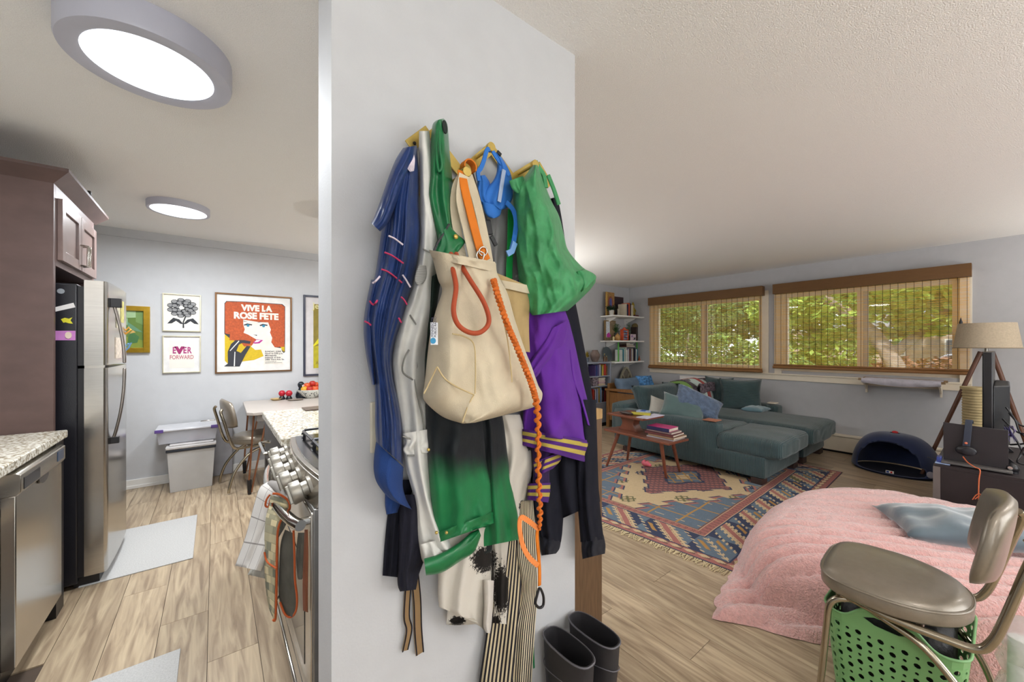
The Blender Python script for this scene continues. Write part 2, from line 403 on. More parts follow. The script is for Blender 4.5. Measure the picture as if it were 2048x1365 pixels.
# ================================================================ KITCHEN, left run
# tall cabinet with the two doors over the fridge
t = thing('tall_cabinet', 'dark espresso cabinet framing the fridge, two shaker doors above it', 'cabinet', (-1.0, 3.3, 0))
XB = -.655
MB().bb(-1.445, XB, 3.0, 3.03, 0, 2.19).build('side_panel', M_dwood, t, bevel=.002)
MB().bb(-1.445, XB, 3.80, 3.83, 0, 2.19).build('side_panel', M_dwood, t, bevel=.002)
MB().bb(-1.445, XB-.0, 3.03, 3.80, 1.765, 2.19).build('body', M_dwood, t, bevel=.002)
M_dw2 = mat('door_brown_wood', '75605a', .36, var=.12, scale=6, stretch=(1, 1, 2), coat=.3)
def shaker(x, y0, y1, z0, z1, parent, m, name='door', handle=None, hm=None, nx=1):
    """door facing +x (nx=1) or -x (nx=-1)"""
    w_ = .055; a = MB()
    def B(xa, xb, *r): a.bb(x+nx*xa, x+nx*xb, *r)
    B(0, .02, y0, y0+w_, z0, z1); B(0, .02, y1-w_, y1, z0, z1); B(0, .02, y0+w_, y1-w_, z0, z0+w_); B(0, .02, y0+w_, y1-w_, z1-w_, z1); B(0, .009, y0+w_, y1-w_, z0+w_, z1-w_)
    d = a.build(name, m, parent, bevel=.0015)
    if handle:
        hy, h0, h1 = handle
        MB().tube([(x+nx*.02, hy, h0), (x+nx*.05, hy, h0), (x+nx*.05, hy, h1), (x+nx*.02, hy, h1)], .006, 8).build('handle', hm or M_steel, d, smooth=True)
    return d
shaker(XB, 3.055, 3.415, 1.8, 2.125, t, M_dw2, handle=(3.395, 1.83, 1.95))
shaker(XB, 3.425, 3.785, 1.8, 2.125, t, M_dw2, handle=(3.445, 1.83, 1.95))
cr = MB(); cp_ = [(0, 0), (.065, .052), (.065, .068), (-.01, .068), (-.01, 0)]
cr.add([(-1.44, 3.0-o_, 2.185+z_) for o_, z_ in cp_]+[(XB+o_, 3.0-o_, 2.185+z_) for o_, z_ in cp_]+[(XB+o_, 3.87, 2.185+z_) for o_, z_ in cp_], [(0, 1, 2, 3, 4), (14, 13, 12, 11, 10)]+[(5*a+i, 5*a+(i+1) % 5, 5*a+5+(i+1) % 5, 5*a+5+i) for a in (0, 1) for i in range(5)])
cr.build('crown_moulding', M_dwood, t)
MB().tube([(-1.4, 3.05, 2.27), (-1.0, 2.98, 2.268), (-.86, 2.97, 2.262), (-.75, 3.0, 2.258)], .004, 6).build('wire', M_white, t, smooth=True)
k = thing('cabinet_clip', 'tiny black clip lying on the crown moulding of the tall cabinet', 'clip', (-.62, 3.36, 2.253))
MB().bb(-.66, -.6, 3.35, 3.37, 2.253, 2.268).bb(-.6, -.585, 3.345, 3.375, 2.253, 2.273).build('body', M_black, k, bevel=.003)
# fridge
f = thing('refrigerator', 'tall top-freezer fridge with steel doors and a black side', 'refrigerator', (-.9, 3.46, 0))
M_fside = mat('fridge_black_side', '1c1c22', .3, bump=.3, bscale=300)
FY0, FY1 = 3.14, 3.775
MB().bb(-1.38, -.6, FY0, FY1, .03, 1.69).build('body', M_fside, f, bevel=.006)
MB().bb(-.6, -.575, FY0+.01, FY1-.01, .06, 1.68).build('gasket', M_black, f)
MB().bb(-.62, -.52, FY0+.03, FY1-.03, .0, .05).build('kick_plate', M_black, f)
M_fst = mat('fridge_steel', 'b7b3ad', .2, 1, var=.05, scale=8, stretch=(1, 1, 25))
def fdoor(z0, z1):
    pf = [(-.575, FY0), (-.5, FY0), (-.489, FY0+.012), (-.4865, FY0+.04)]
    for i in range(9):
        u = i/8; pf.append((-.4865+.006*math.sin(math.pi*u), FY0+.04+(FY1-FY0-.08)*u))
    pf += [(-.489, FY1-.012), (-.5, FY1), (-.575, FY1)]
    return MB().prism(pf, (0, 0, z0), (1, 0, 0), (0, 1, 0), (0, 0, 1), z1-z0).build('door', M_fst, f, smooth=.5)
d1 = fdoor(1.238, 1.715); d2 = fdoor(.063, 1.222)
M_hand = mat('fridge_handle', '8d8680', .25, 1, var=.04)
def arc(z0, z1, up):
    pts = []
    for i in range(13):
        u = i/12; bow = math.sin(u*math.pi/2)**1.2
        pts.append((-.478+.052*(bow if up else 1-(1-math.cos(u*math.pi/2))**1.2), FY0+.06+.0*u, z0+(z1-z0)*u))
    return pts
MB().strap([(-.478+.05*math.sin(u*math.pi/2), FY0+.10, 1.62-.375*u) for u in [i/12 for i in range(13)]], .026, .014, side=(0, 1, 0)).build('handle', M_hand, d1, bevel=.004)
MB().strap([(-.428-.05*(u**2.2), FY0+.10, 1.215-.43*u) for u in [i/12 for i in range(13)]], .026, .014, side=(0, 1, 0)).build('handle', M_hand, d2, bevel=.004)
MB().bb(-.487, -.44, FY0+.085, FY0+.115, 1.575, 1.63).build('handle_mount', M_black, d1, bevel=.003)
MB().bb(-.487, -.45, FY0+.085, FY0+.115, .77, .81).build('handle_mount', M_black, d2, bevel=.003)
MB().bb(-.6, -.5, FY0+.01, FY0+.04, 1.222, 1.238).build('hinge', M_steel, f)
MB().lathe([(.001, -.002), (.014, -.002), (.014, 0)], (0, 0, 0), 20, TR((-.66, FY0-.0005, 1.645), rx=math.pi/2)).build('badge', mat('badge_grey', '9aa0a6', .3), f)
# magnets: on the black side (plane Y=FY0) and on the freezer door
def flatshape(name, label, cat, poly, Y, m, th=.003, group=None, plane='Y'):
    P = [PY(x, y, Y) for x, y in poly] if plane == 'Y' else [PX(x, y, Y) for x, y in poly]
    c = sum(P, Vector())/len(P)
    t = thing(name, label, cat, c, group=group)
    mb = MB(); n = len(P); off = Vector((0, -th, 0)) if plane == 'Y' else Vector((th, 0, 0))
    mb.add(P+[p+off for p in P], [tuple(range(n)), tuple(range(n, 2*n))[::-1]]+[(i, n+i, n+(i+1) % n, (i+1) % n) for i in range(n)])
    return t, mb.build('face', m, t)
flatshape('paper_strip', 'white tilted paper strip on the black fridge side, topmost', 'paper', [(110, 615), (147, 606), (151, 615), (110, 624)], FY0-.001, mat('paper', 'e8e4e2', .8))
t_, o_ = flatshape('fish_magnet', 'yellow fish-shaped magnet on the black fridge side', 'magnet', [(122, 639), (130, 636), (138, 638), (145, 635), (141, 641), (146, 648), (138, 647), (131, 645), (127, 646)], FY0-.001, mat('magnet_yellow', 'd9d22c', .4))
flatshape('sticker', 'pink and purple rectangular sticker on the black fridge side', 'sticker', [(109, 662), (151, 662), (151, 681), (109, 681)], FY0-.001, mat('sticker_pink', 'c77fc4', .5), .0015)
p, o_ = flatshape('magnet_disc', 'white round shell magnet on the pink sticker', 'magnet', [(137+7*math.cos(a*.52), 671+7*math.sin(a*.52)) for a in range(12)], FY0-.003, mat('shell', 'e0cdbb', .5), .004)
DX = -.4795
for i, (nm, lb, col, poly) in enumerate([
    ('letter_magnet', 'orange curly letter magnet on the freezer door edge', 'e0a038', [(240, 662), (247, 656), (252, 661), (258, 655), (262, 660), (256, 665), (251, 668), (247, 672), (244, 667)]),
    ('letter_magnet', 'blue letter magnet low on the freezer door edge', '6d9ac4', [(243, 690), (248, 684), (252, 694), (256, 688), (262, 686), (257, 696), (250, 702), (245, 700)]),
]):
    pts = [PY(x, y, 3.71) for x, y in poly]; c = sum(pts, Vector())/len(pts)
    t = thing(nm, lb, 'magnet', c)
    MB().tube(pts, .006, 8, closed=True).build('body', mat('magnet_%d' % i, col, .4), t, smooth=True)
M_pho = mat('photo_print', 'a09a90', .5, var=.5, scale=60)
for i, (y0, y1, z0, z1, lb, c) in enumerate([(3.36, 3.47, 1.46, 1.6, 'pale photo print high on the freezer door', 'b9b39a'), (3.5, 3.6, 1.5, 1.64, 'yellow-green photo strip at the top of the freezer door', 'b8b060'), (3.34, 3.52, 1.27, 1.40, 'cream card with faint pink print on the freezer door', 'd6c8b8')]):
    t = thing('photo', lb, 'photo', (DX, y0, z0)); MB().bb(DX-.004, DX+.001, y0, y1, z0, z1).build('print', mat('photo_%d' % i, c, .4, var=.35, scale=45), t)
# dishwasher
d = thing('dishwasher', 'stainless dishwasher below the left granite counter', 'dishwasher', (-.9, 2.6, 0))
DY0, DY1 = 2.316, 2.868
MB().bb(-1.3, -.64, DY0+.01, DY1-.01, .1, .855).build('tub', M_black, d)
MB().bb(-.64, -.6, DY0, DY1, .115, .775).build('door_panel', M_steel, d, bevel=.004)
cp = MB().prism([(-.64, .775), (-.596, .775), (-.588, .79), (-.588, .852), (-.6, .86), (-.64, .86)], (0, DY0, 0), (1, 0, 0), (0, 0, 1), (0, 1, 0), DY1-DY0).build('control_panel', M_steel, d, bevel=.002)
MB().bb(-.589, -.5865, DY0+.03, DY0+.2, .79, .835).build('badge_plate', mat('dark_gloss', '35353a', .15, .6), cp)
MB().bb(-.589, -.5865, DY1-.12, DY1-.03, .8, .845).build('display', mat('display_blue', '26405e', .15), cp)
hp = [(.0, 0)]+[(.075*math.cos(a), -.035*math.sin(a)) for a in [math.pi*i/10 for i in range(11)]]
MB().prism([(.06*math.cos(math.pi+math.pi*i/12), .03*math.sin(math.pi+math.pi*i/12)) for i in range(13)], (-.5985, DY0+.275, .779), (0, 1, 0), (0, 0, 1), (1, 0, 0), .006).build('handle_recess', mat('recess_dark', '55504c', .2, .8), d)
MB().bb(-1.2, -.66, DY0, DY1, 0, .1).build('toe_kick', M_black, d)
v = MB()
for i in range(7): v.bb(-.637, -.617, DY0-.002, DY0, .735+i*.01, .739+i*.01)
v.build('vent', M_steel, d)
# under-counter cooler next to it
o = thing('beverage_cooler', 'steel-framed dark glass cooler at the left picture edge', 'cooler', (-.9, 2.0, 0))
MB().bb(-1.3, -.70, 1.72, 2.305, .05, .86).build('body', M_black, o)
fr = MB(); 
fr.bb(-.70, -.665, 1.72, 2.305, .8, .855).bb(-.70, -.665, 2.25, 2.305, .1, .70).bb(-.70, -.665, 1.72, 1.78, .1, .70).bb(-.70, -.665, 1.78, 2.25, .1, .16).bb(-.70, -.665, 1.78, 2.25, .64, .70)
fr.build('door_frame', M_steel, o, bevel=.003)
MB().bb(-.695, -.675, 1.78, 2.25, .16, .64).build('glass', mat('dark_red_glass', '2a1512', .08), o)
MB().bb(-1.2, -.72, 1.72, 2.3, 0, .1).build('toe_kick', M_black, o)
# left counter
c = thing('countertop', 'speckled granite counter over the dishwasher at the left edge', 'countertop', (-1, 2.3, .87))
MB().bb(-1.45, -.605, 1.45, 2.995, .872, .912).build('slab', M_granite, c, bevel=.006)
b = thing('base_cabinet', 'dark base cabinet under the near end of the left counter', 'cabinet', (-1, 1.5, 0))
MB().bb(-1.4, -.68, 1.45, 1.71, .1, .87).bb(-1.4, -.75, 1.45, 1.71, 0, .1).build('body', M_dwood, b)
MB().bb(-1.4, -.62, 2.875, 2.995, .0, .87).build('filler_panel', M_black, b)
# mats on the kitchen floor
M_mat = mat('woven_grey_mat', 'b9b8b6', .85, var=.12, scale=160, bump=.8, bscale=260)
for y0, y1, x0, x1, lb in [(3.155, 3.94, -.6, -.11, 'pale grey woven mat on the floor in front of the fridge'), (1.35, 2.245, -.58, -.12, 'grey woven mat at the bottom left by the dishwasher')]:
    t = thing('floor_mat', lb, 'mat', (-.3, y0, 0)); MB().bb(x0, x1, y0, y1, .0, .006).build('weave', M_mat, t, bevel=.002)
if 0: t = thing('vinyl_edge', 'dark thin runner under the fridge door edge', 'mat', (-.5, 3.2, 0))

# ================================================================ STOVE
s = thing('stove', 'stainless gas range with black grates behind the coat wall', 'stove', (.5, 1.7, 0))
SX, SY0, SY1 = .236, 1.315, 2.07
MB().bb(SX+.005, .88, SY0, SY1, .08, .84).build('body', mat('stove_side', '8f8d8b', .35, .8), s, bevel=.003)
# bowed control panel (front face bulges) 
pf = [(.30, SY0), (SX+.012, SY0)]+[(SX+.012-.028*math.sin(math.pi*i/12), SY0+(SY1-SY0)*i/12) for i in range(1, 12)]+[(SX+.012, SY1), (.30, SY1)]
a = MB(); n = len(pf)
lo = [(x, y, .842) for x, y in pf]; hi = [(x+(.03 if 0 < i < n-1 else 0), y, .905) for i, (x, y) in enumerate(pf)]
a.add(lo+hi, [tuple(range(n)), tuple(range(n, 2*n))[::-1]]+[(i, n+i, n+(i+1) % n, (i+1) % n) for i in range(n)])
a.build('control_panel', M_steel, s, smooth=.5, bevel=.002)
pf2 = [(.88, SY0), (SX+.045, SY0)]+[(SX+.045-.028*math.sin(math.pi*i/12), SY0+(SY1-SY0)*i/12) for i in range(1, 12)]+[(SX+.045, SY1), (.88, SY1)]
M_enamel = mat('black_enamel', '141417', .12, coat=.6)
MB().prism(pf2, (0, 0, .903), (1, 0, 0), (0, 1, 0), (0, 0, 1), .014).build('cooktop_rim', M_steel, s, bevel=.003)
pf3 = [(x+(.02 if x < .8 else -.02), min(max(y, SY0+.015), SY1-.015)) for x, y in pf2]
MB().prism(pf3, (0, 0, .9172), (1, 0, 0), (0, 1, 0), (0, 0, 1), .004).build('cooktop', M_enamel, s)
# continuous grates: cast bars
M_iron = mat('cast_iron', '26262a', .42, bump=.3)
for gi, (g0, g1) in enumerate([(SY0+.03, SY0+.255), (SY0+.265, SY0+.49), (SY0+.5, SY1-.03)]):
    g = MB(); z = .948
    g.tube([(SX+.09, g0, z-.02), (SX+.1, g0, z), (.82, g0, z), (.83, g0, z-.02)], .006, 6)
    g.tube([(SX+.09, g1, z-.02), (SX+.1, g1, z), (.82, g1, z), (.83, g1, z-.02)], .006, 6)
    g.tube([(SX+.095, g0, z-.004), (SX+.095, g1, z-.004)], .006, 6).tube([(.825, g0, z-.004), (.825, g1, z-.004)], .006, 6)
    for i in range(1, 7):
        xx = SX+.1+i*.0833
        g.tube([(xx, g0, z), (xx+.01, g0+.04, z+.008), (xx+.01, g0+.075, z+.004)], .0055, 6)
        g.tube([(xx, g1, z), (xx+.01, g1-.04, z+.008), (xx+.01, g1-.075, z+.004)], .0055, 6)
    for xx in (SX+.1, .82):
        for yy in (g0, g1): g.tube([(xx, yy, z), (xx, yy, .921)], .006, 6)
    gr = g.build('grate', M_iron, s, smooth=True)
    for xx in (.42, .70):
        MB().lathe([(.001, .93), (.026, .93), (.03, .926), (.042, .924), (.042, .9215)], (xx, (g0+g1)/2, 0), 18).build('burner', M_iron, s, smooth=True)
# oven door, handle, drawer
od = MB().bb(SX-.002, SX+.03, SY0+.005, SY1-.005, .215, .828).build('oven_door', M_steel, s, bevel=.004)
MB().bb(SX-.004, SX-.002, SY0+.1, SY1-.1, .3, .62).build('glass', mat('oven_glass', '1a1a1e', .08), od)
hz = .802; HX = .170
MB().tube([(HX+.036*(1-math.sin(math.pi*i/16)**.6)-.006*math.sin(math.pi*i/16), SY0-.002+(SY1-SY0-.02)*i/16, hz) for i in range(17)], .0165, 16).build('handle', M_chrome, od, smooth=.5)
for yy in (SY0+.022, SY1-.05):
    MB().tube([(HX+.032, yy, hz), (SX-.002, yy, hz)], .0125, 14).build('handle_bracket', M_chrome, od, smooth=.5)
dr = MB().bb(SX-.002, SX+.03, SY0+.005, SY1-.005, .085, .205).build('drawer', M_steel, s, bevel=.004)
MB().tube([(SX-.004, SY0+.03, .2), (SX-.02, SY0+.06, .205), (SX-.02, SY1-.06, .205), (SX-.004, SY1-.03, .2)], .006, 8).build('drawer_pull', M_chrome, dr, smooth=True)
MB().bb(SX+.03, .85, SY0+.02, SY1-.02, 0, .08).build('toe_kick', M_black, s)
# knobs: five, facing -x
M_knob = mat('knob_metal', 'a39e94', .38, .85, var=.05)
for i in range(5):
    yy = SY0+.115+i*.132; u = (yy-SY0)/(SY1-SY0); xx = SX+.012-.028*math.sin(math.pi*u)+.022
    M = Matrix.Translation((xx, yy, .880)) @ Matrix.Rotation(-math.pi/2-.26, 4, 'Y')
    kn = MB().lathe([(.034, 0), (.035, .01), (.024, .013), (.0235, .03), (.036, .033), (.037, .06), (.034, .064), (.001, .064)], n=28, M=M).build('knob', M_knob, s, smooth=.5)
    MB().box((0, 0, .068), (.06, .018, .012), M @ Matrix.Rotation(.2, 4, 'Z')).build('grip', M_knob, kn, bevel=.003)
# ================================================================ far counter + drawer cabinet
c = thing('far_countertop', 'speckled beige granite counter beyond the stove', 'countertop', (.6, 2.5, .87))
MB().bb(.245, .92, SY1+.006, 2.985, .874, .915).build('slab', M_granite, c, bevel=.006)
M_gcab = mat('dark_grey_cabinet', '3d3836', .4)
b = thing('drawer_cabinet', 'base cabinet with steel bar pull beyond the stove', 'cabinet', (.6, 2.5, 0))
MB().bb(.275, .9, SY1+.006, 2.97, .1, .873).bb(.34, .9, SY1+.006, 2.97, 0, .1).build('body', M_gcab, b)
dd = MB().bb(.255, .275, SY1+.02, 2.955, .7, .86).build('drawer', M_gcab, b, bevel=.002)
MB().tube([(.255, 2.35, .79), (.205, 2.35, .79), (.205, 2.62, .79), (.255, 2.62, .79)], .009, 4).build('handle', M_chrome, dd)
shaker(.275, SY1+.02, 2.51, .12, .69, b, M_gcab, nx=-1); shaker(.275, 2.52, 2.955, .12, .69, b, M_gcab, nx=-1)
# pale table by the far wall with hairpin legs
t = thing('dining_table', 'pale laminate table with copper hairpin legs at the far wall', 'table', (.8, 4.6, 0))
M_lam = mat('pale_laminate', 'b9b0a8', .35, var=.06, scale=5)
MB().prism([(.27, 4.11), (1.9, 4.11), (1.9, 5.02), (.27, 5.02), (.235, 4.98), (.225, 4.16)], (0, 0, .722), (1, 0, 0), (0, 1, 0), (0, 0, 1), .028).build('tabletop', M_lam, t, bevel=.004)
MB().bb(.3, 1.85, 4.16, 4.98, .66, .722).build('apron', mat('apron_grey', '8b8682', .5), t)
M_cop = mat('copper_rod', '9c6b50', .3, .9)
for (xx, yy, dx, dy) in [(.33, 4.2, -.08, -.0), (.33, 4.9, -.08, .03), (1.8, 4.2, .05, -.0), (1.8, 4.9, .05, .03)]:
    lg = MB().tube([(xx-.05, yy, .71), (xx+dx-.012, yy+dy, .02), (xx+dx, yy+dy, .008), (xx+dx+.012, yy+dy, .02), (xx+.06, yy+.05, .71)], .008, 8).build('leg', M_cop, t, smooth=True)
    MB().tube([(xx+dx-.002, yy+dy, .0), (xx+dx-.004, yy+dy, .13)], [.014, .02], 10).build('leg_sleeve', M_black, lg, smooth=True)
# things on the table
zt = .7505
M_nect = [mat('nectarine_red', 'b02a20', .35, var=.35, scale=14), mat('nectarine_orange', 'd0562a', .35, var=.35, scale=14), mat('mango_yellow', 'd8a030', .4, var=.2)]
bc = PZ(621, 796, zt)
bw = thing('fruit_bowl', 'white bowl with black leaf pattern holding fruit on the far table', 'bowl', (bc.x, bc.y, zt))
M_bowl = mat('patterned_bowl', 'dcdcd4', .3, var=.0)
nt, N, L, bs = glue(M_bowl); vo = N.new('ShaderNodeTexVoronoi'); vo.inputs['Scale'].default_value = 42; tc = N.new('ShaderNodeTexCoord'); L.new(tc.outputs['Object'], vo.inputs['Vector'])
rr = N.new('ShaderNodeValToRGB'); rr.color_ramp.interpolation = 'CONSTANT'; rr.color_ramp.elements[0].color = lin('3c4a48')+(1,); rr.color_ramp.elements[1].position = .32; rr.color_ramp.elements[1].color = lin('dfe0d8')+(1,)
L.new(vo.outputs['Distance'], rr.inputs[0]); L.new(rr.outputs[0], bs.inputs['Base Color'])
MB().lathe([(.001, .004), (.05, .0), (.055, .008), (.09, .03), (.135, .085), (.14, .1), (.132, .1), (.085, .038), (.001, .018)], (bc.x, bc.y, zt), 32).build('shell', M_bowl, bw, smooth=True)
fr_ = [(-.07, -.04, .085, 2, 'yellow mango at the left rim of the fruit bowl'), (-.02, -.065, .085, 0, 'red nectarine at the front left of the bowl'), (.035, -.06, .085, 1, 'orange-red nectarine at the front middle of the bowl'), (.08, -.015, .09, 0, 'dark red nectarine at the right of the bowl'), (-.035, .0, .12, 1, 'orange nectarine piled at the upper left of the bowl'), (.02, .0, .14, 0, 'large red nectarine on the very top of the bowl'), (.06, .04, .12, 1, 'red-orange nectarine piled behind at the right'), (-.02, .06, .1, 0, 'red nectarine at the back of the bowl'), (-.08, .035, .09, 0, 'small red nectarine at the back left rim')]
for dx, dy, dz, mi, lb in fr_:
    tt = thing('nectarine', lb, 'fruit', (bc.x+dx, bc.y+dy, zt+dz), group='fruit in the white bowl')
    MB().lathe([(.001, -.034), (.015, -.033), (.03, -.02), (.036, 0), (.033, .016), (.02, .031), (.008, .031), (.001, .026)], (bc.x+dx, bc.y+dy, zt+dz+.02), 16).build('flesh', M_nect[mi], tt, smooth=True)
    MB().cyl((bc.x+dx, bc.y+dy, zt+dz+.044), (bc.x+dx+.003, bc.y+dy, zt+dz+.055), .002, n=6).build('stem', M_bwood, tt)
bn = thing('bananas', 'yellow bananas at the right side of the fruit bowl', 'fruit', (bc.x+.12, bc.y, zt+.1))
for i in range(3):
    MB().tube([(bc.x+.1+.012*i, bc.y-.07+.02*i, zt+.1), (bc.x+.125+.012*i, bc.y-.03+.02*i, zt+.115), (bc.x+.125+.01*i, bc.y+.03+.02*i, zt+.14), (bc.x+.1, bc.y+.06, zt+.17)], [.006, .017, .016, .006], 8).build('banana', mat('banana_%d' % i, 'e0bf30', .4), bn, smooth=True)
pl = thing('bamboo_plant', 'lucky bamboo stalks with narrow leaves beside the fruit bowl', 'plant', (bc.x+.16, bc.y+.1, zt))
pb = Vector((bc.x+.17, bc.y+.08, zt))
MB().lathe([(.03, 0), (.035, .06), (.04, .09), (.034, .09), (.03, .02), (.001, .02)], tuple(pb), 16).build('vase', mat('vase_blue', '59656c', .3), pl, smooth=True)
M_bam = mat('bamboo_green', '6f8a3a', .5)
for i in range(3):
    MB().tube([pb+Vector((.01*i-.01, 0, .02)), pb+Vector((.02*i-.03, .01, .2)), pb+Vector((.03*i-.05, .0, .33))], .006, 8).build('stalk', M_bam, pl, smooth=True)
lf = MB()
for i in range(16):
    a = i*2.4; b0 = pb+Vector((-.03+.01*(i % 3), 0, .18+.012*i)); tip = b0+Vector((math.cos(a)*.08, math.sin(a)*.07, .05-.02*(i % 2)))
    m_ = (b0+tip)/2+Vector((0, 0, .02)); sd = Vector((-math.sin(a), math.cos(a), 0))*.01
    lf.add([b0, m_+sd, tip, m_-sd, m_+Vector((0, 0, -.003))], [(0, 1, 4), (1, 2, 4), (2, 3, 4), (3, 0, 4)])
lf.build('leaves', mat('bamboo_leaf', '5d8c2e', .5), pl)
# cherry-like red head shakers, black goose, wooden dish, flat tray
for i, (px, lb) in enumerate([(564, 'red round-headed shaker, left of the two by the goose'), (578, 'red round-headed shaker, right of the two by the goose')]):
    p = PZ(px, 799.5, zt); tt = thing('shaker', lb, 'shaker', (p.x, p.y, zt))
    MB().lathe([(.03, 0), (.034, .012), (.024, .03), (.02, .04), (.001, .04)], tuple(p), 18).build('base', M_black, tt, smooth=True)
    MB().sphere(p+Vector((0, 0, .068)), .034, 18, 12).build('head', mat('cherry_red_%d' % i, 'b3182c', .3), tt, smooth=True)
p = PZ(602, 797, zt); g = thing('penguin_figurine', 'black and white bird figurine standing left of the fruit bowl', 'figurine', (p.x, p.y, zt))
MB().lathe([(.045, 0), (.055, .02), (.055, .05), (.04, .085), (.024, .11), (.024, .12), (.034, .145), (.034, .165), (.02, .185), (.001, .19)], tuple(p), 20, sx=1, sy=.8).build('body', mat('glossy_black', '121a22', .2), g, smooth=True)
MB().sphere(p+Vector((.018, -.034, .14)), .014).build('cheek', M_white, g, smooth=True)
MB().lathe([(.001, .03), (.006, .012), (.009, 0)], (0, 0, 0), 10, TR(p+Vector((.02, -.038, .15)), rx=math.pi/2+.3)).build('beak', mat('beak_pink', 'd79a90', .4), g, smooth=True)
p = PZ(552, 801, zt); g = thing('wooden_dish', 'small tan wooden dish at the left of the red shakers', 'dish', (p.x, p.y, zt))
MB().lathe([(.03, 0), (.05, .012), (.056, .02), (.048, .02), (.03, .008), (.001, .008)], tuple(p), 20).build('bowl', mat('tan_wood', 'c9ad78', .5), g, smooth=True)
p = PZ(591, 801, zt); g = thing('flat_dish', 'flat brown dish between the right shaker and the fruit bowl', 'dish', (p.x, p.y, zt))
MB().lathe([(.04, 0), (.075, .006), (.078, .011), (.07, .009), (.001, .005)], tuple(p), 24, sy=.7).build('plate', mat('taupe_dish', '8c7f74', .4), g, smooth=True)
# sink-like dark inset on the table/counter junction
p0 = PZ(602, 817, .9155); p1 = PZ(645, 811, .9155)
g = thing('trivet_board', 'dark flat board lying on the far granite counter', 'board', (p0.x, p0.y, .916))
MB().bb(p0.x, p0.x+.35, p0.y-.16, p0.y-.02, .9155, .925).build('board', mat('board_brown', '5a4a40', .4), g, bevel=.003)
# ================================================================ framed prints on the far kitchen wall (wall plane y=5.05)
def frame(name, label, x0, x1, z0, z1, fw, fm, mm, mat_w=0, dep=.02, Y=5.05):
    t = thing(name, label, 'picture', ((x0+x1)/2, Y, (z0+z1)/2))
    a = MB(); a.bb(x0, x0+fw, Y-dep, Y, z0, z1).bb(x1-fw, x1, Y-dep, Y, z0, z1).bb(x0+fw, x1-fw, Y-dep, Y, z0, z0+fw).bb(x0+fw, x1-fw, Y-dep, Y, z1-fw, z1)
    a.build('frame', fm, t, bevel=.0015)
    MB().bb(x0+fw, x1-fw, Y-.006, Y-.001, z0+fw, z1-fw).build('mat_board', mm, t)
    return t
def poly2(t, name, pts, x0, z0, sx, sz, Y, m, th=.0006):
    mb = MB().prism([(p[0], p[1]) for p in pts], (x0, Y, z0), (sx, 0, 0), (0, 0, sz), (0, -1, 0), th)
    return mb.build(name, m, t)
M_paper = mat('print_paper', 'e6e2d8', .7, var=.02)
# gold-framed green painting
t = frame('painting', 'green patchwork painting in a wide gold frame beside the fridge', -.80, -.492, 1.283, 1.722, .045, mat('gold_frame', 'b3902c', .3, .7, var=.1, scale=30), mat('moss_green', '5d7a34', .6), dep=.03)
for i, (pts, c) in enumerate([([(.0, .0), (.45, .0), (.45, .5), (0, .5)], '6d8c3c'), ([(.45, .0), (1, 0), (1, .2), (.45, .3)], '7a8a30'), ([(.3, .8), (.75, .82), (.75, 1), (.3, 1)], '9dbb8c'), ([(0, .5), (.5, .62), (.5, .8), (0, .75)], '8fb08a'), ([(.5, .5), (.98, .42), (.5, .7)], '5f8a6a'), ([(.75, .7), (1, .62), (1, 1), (.75, 1)], '6f8f50'), ([(.5, .1), (.8, .14), (.86, .3), (.62, .44), (.52, .3)], '3f6d3c'), ([(.55, .38), (.75, .42), (.66, .48)], 'c8a25a')]):
    poly2(t, 'patch', pts, -.755, 1.328, .218, .349, 5.0436-.0002*i, mat('patch_%d' % i, c, .6))
# flower print
t = frame('flower_print', 'black ink flower print in a silver frame, upper of the two small prints', -.405, -.112, 1.49, 1.862, .009, mat('silver_frame', 'c9c2a8', .3, .5), M_paper)
M_ink = mat('ink_black', '2c2e33', .7); M_ink2 = mat('ink_grey', '8c8c8c', .7); fx, fz = -.255, 1.725
mb = MB(); mb2 = MB()
for ring, (R, n_, r_) in enumerate([(.088, 11, .028), (.058, 8, .026), (.03, 6, .02)]):
    for i in range(n_):
        a = i*2*math.pi/n_+ring*.4; cx, cz = fx+R*1.05*math.cos(a), fz+R*.88*math.sin(a)
        P = [(cx+r_*math.cos(q*math.pi/5), cz+r_*.8*math.sin(q*math.pi/5)) for q in range(10)]
        mb.prism(P, (0, 5.0436-.0006*ring, 0), (1, 0, 0), (0, 0, 1), (0, -1, 0), .0003)
        P = [(cx+r_*.72*math.cos(q*math.pi/5)+.004*math.cos(a), cz+r_*.55*math.sin(q*math.pi/5)+.004*math.sin(a)) for q in range(10)]
        mb2.prism(P, (0, 5.0432-.0006*ring, 0), (1, 0, 0), (0, 0, 1), (0, -1, 0), .0003)
for sgn in (-1, 1):
    P = [(0, 0), (sgn*.03, .045), (sgn*.075, .06), (sgn*.1, .03), (sgn*.12, .0), (sgn*.085, .005), (sgn*.055, .03), (sgn*.02, .0)]
    mb.prism([(fx+.005+p[0], fz-.16+p[1]) for p in P], (0, 5.0436, 0), (1, 0, 0), (0, 0, 1), (0, -1, 0), .0003)
mb.prism([(fx+.0, fz-.2), (fx+.012, fz-.2), (fx+.01, fz-.14), (fx+.03, fz-.08), (fx+.018, fz-.08), (fx, fz-.14)], (0, 5.0436, 0), (1, 0, 0), (0, 0, 1), (0, -1, 0), .0003)
mb.build('flower_ink', M_ink, t); mb2.build('petal_tint', M_ink2, t)
MB().prism([(fx-.01+.017*math.cos(q*.628), fz+.003+.02*math.sin(q*.628)) for q in range(10)], (0, 5.0412, 0), (1, 0, 0), (0, 0, 1), (0, -1, 0), .0003).build('flower_centre', M_paper, t)
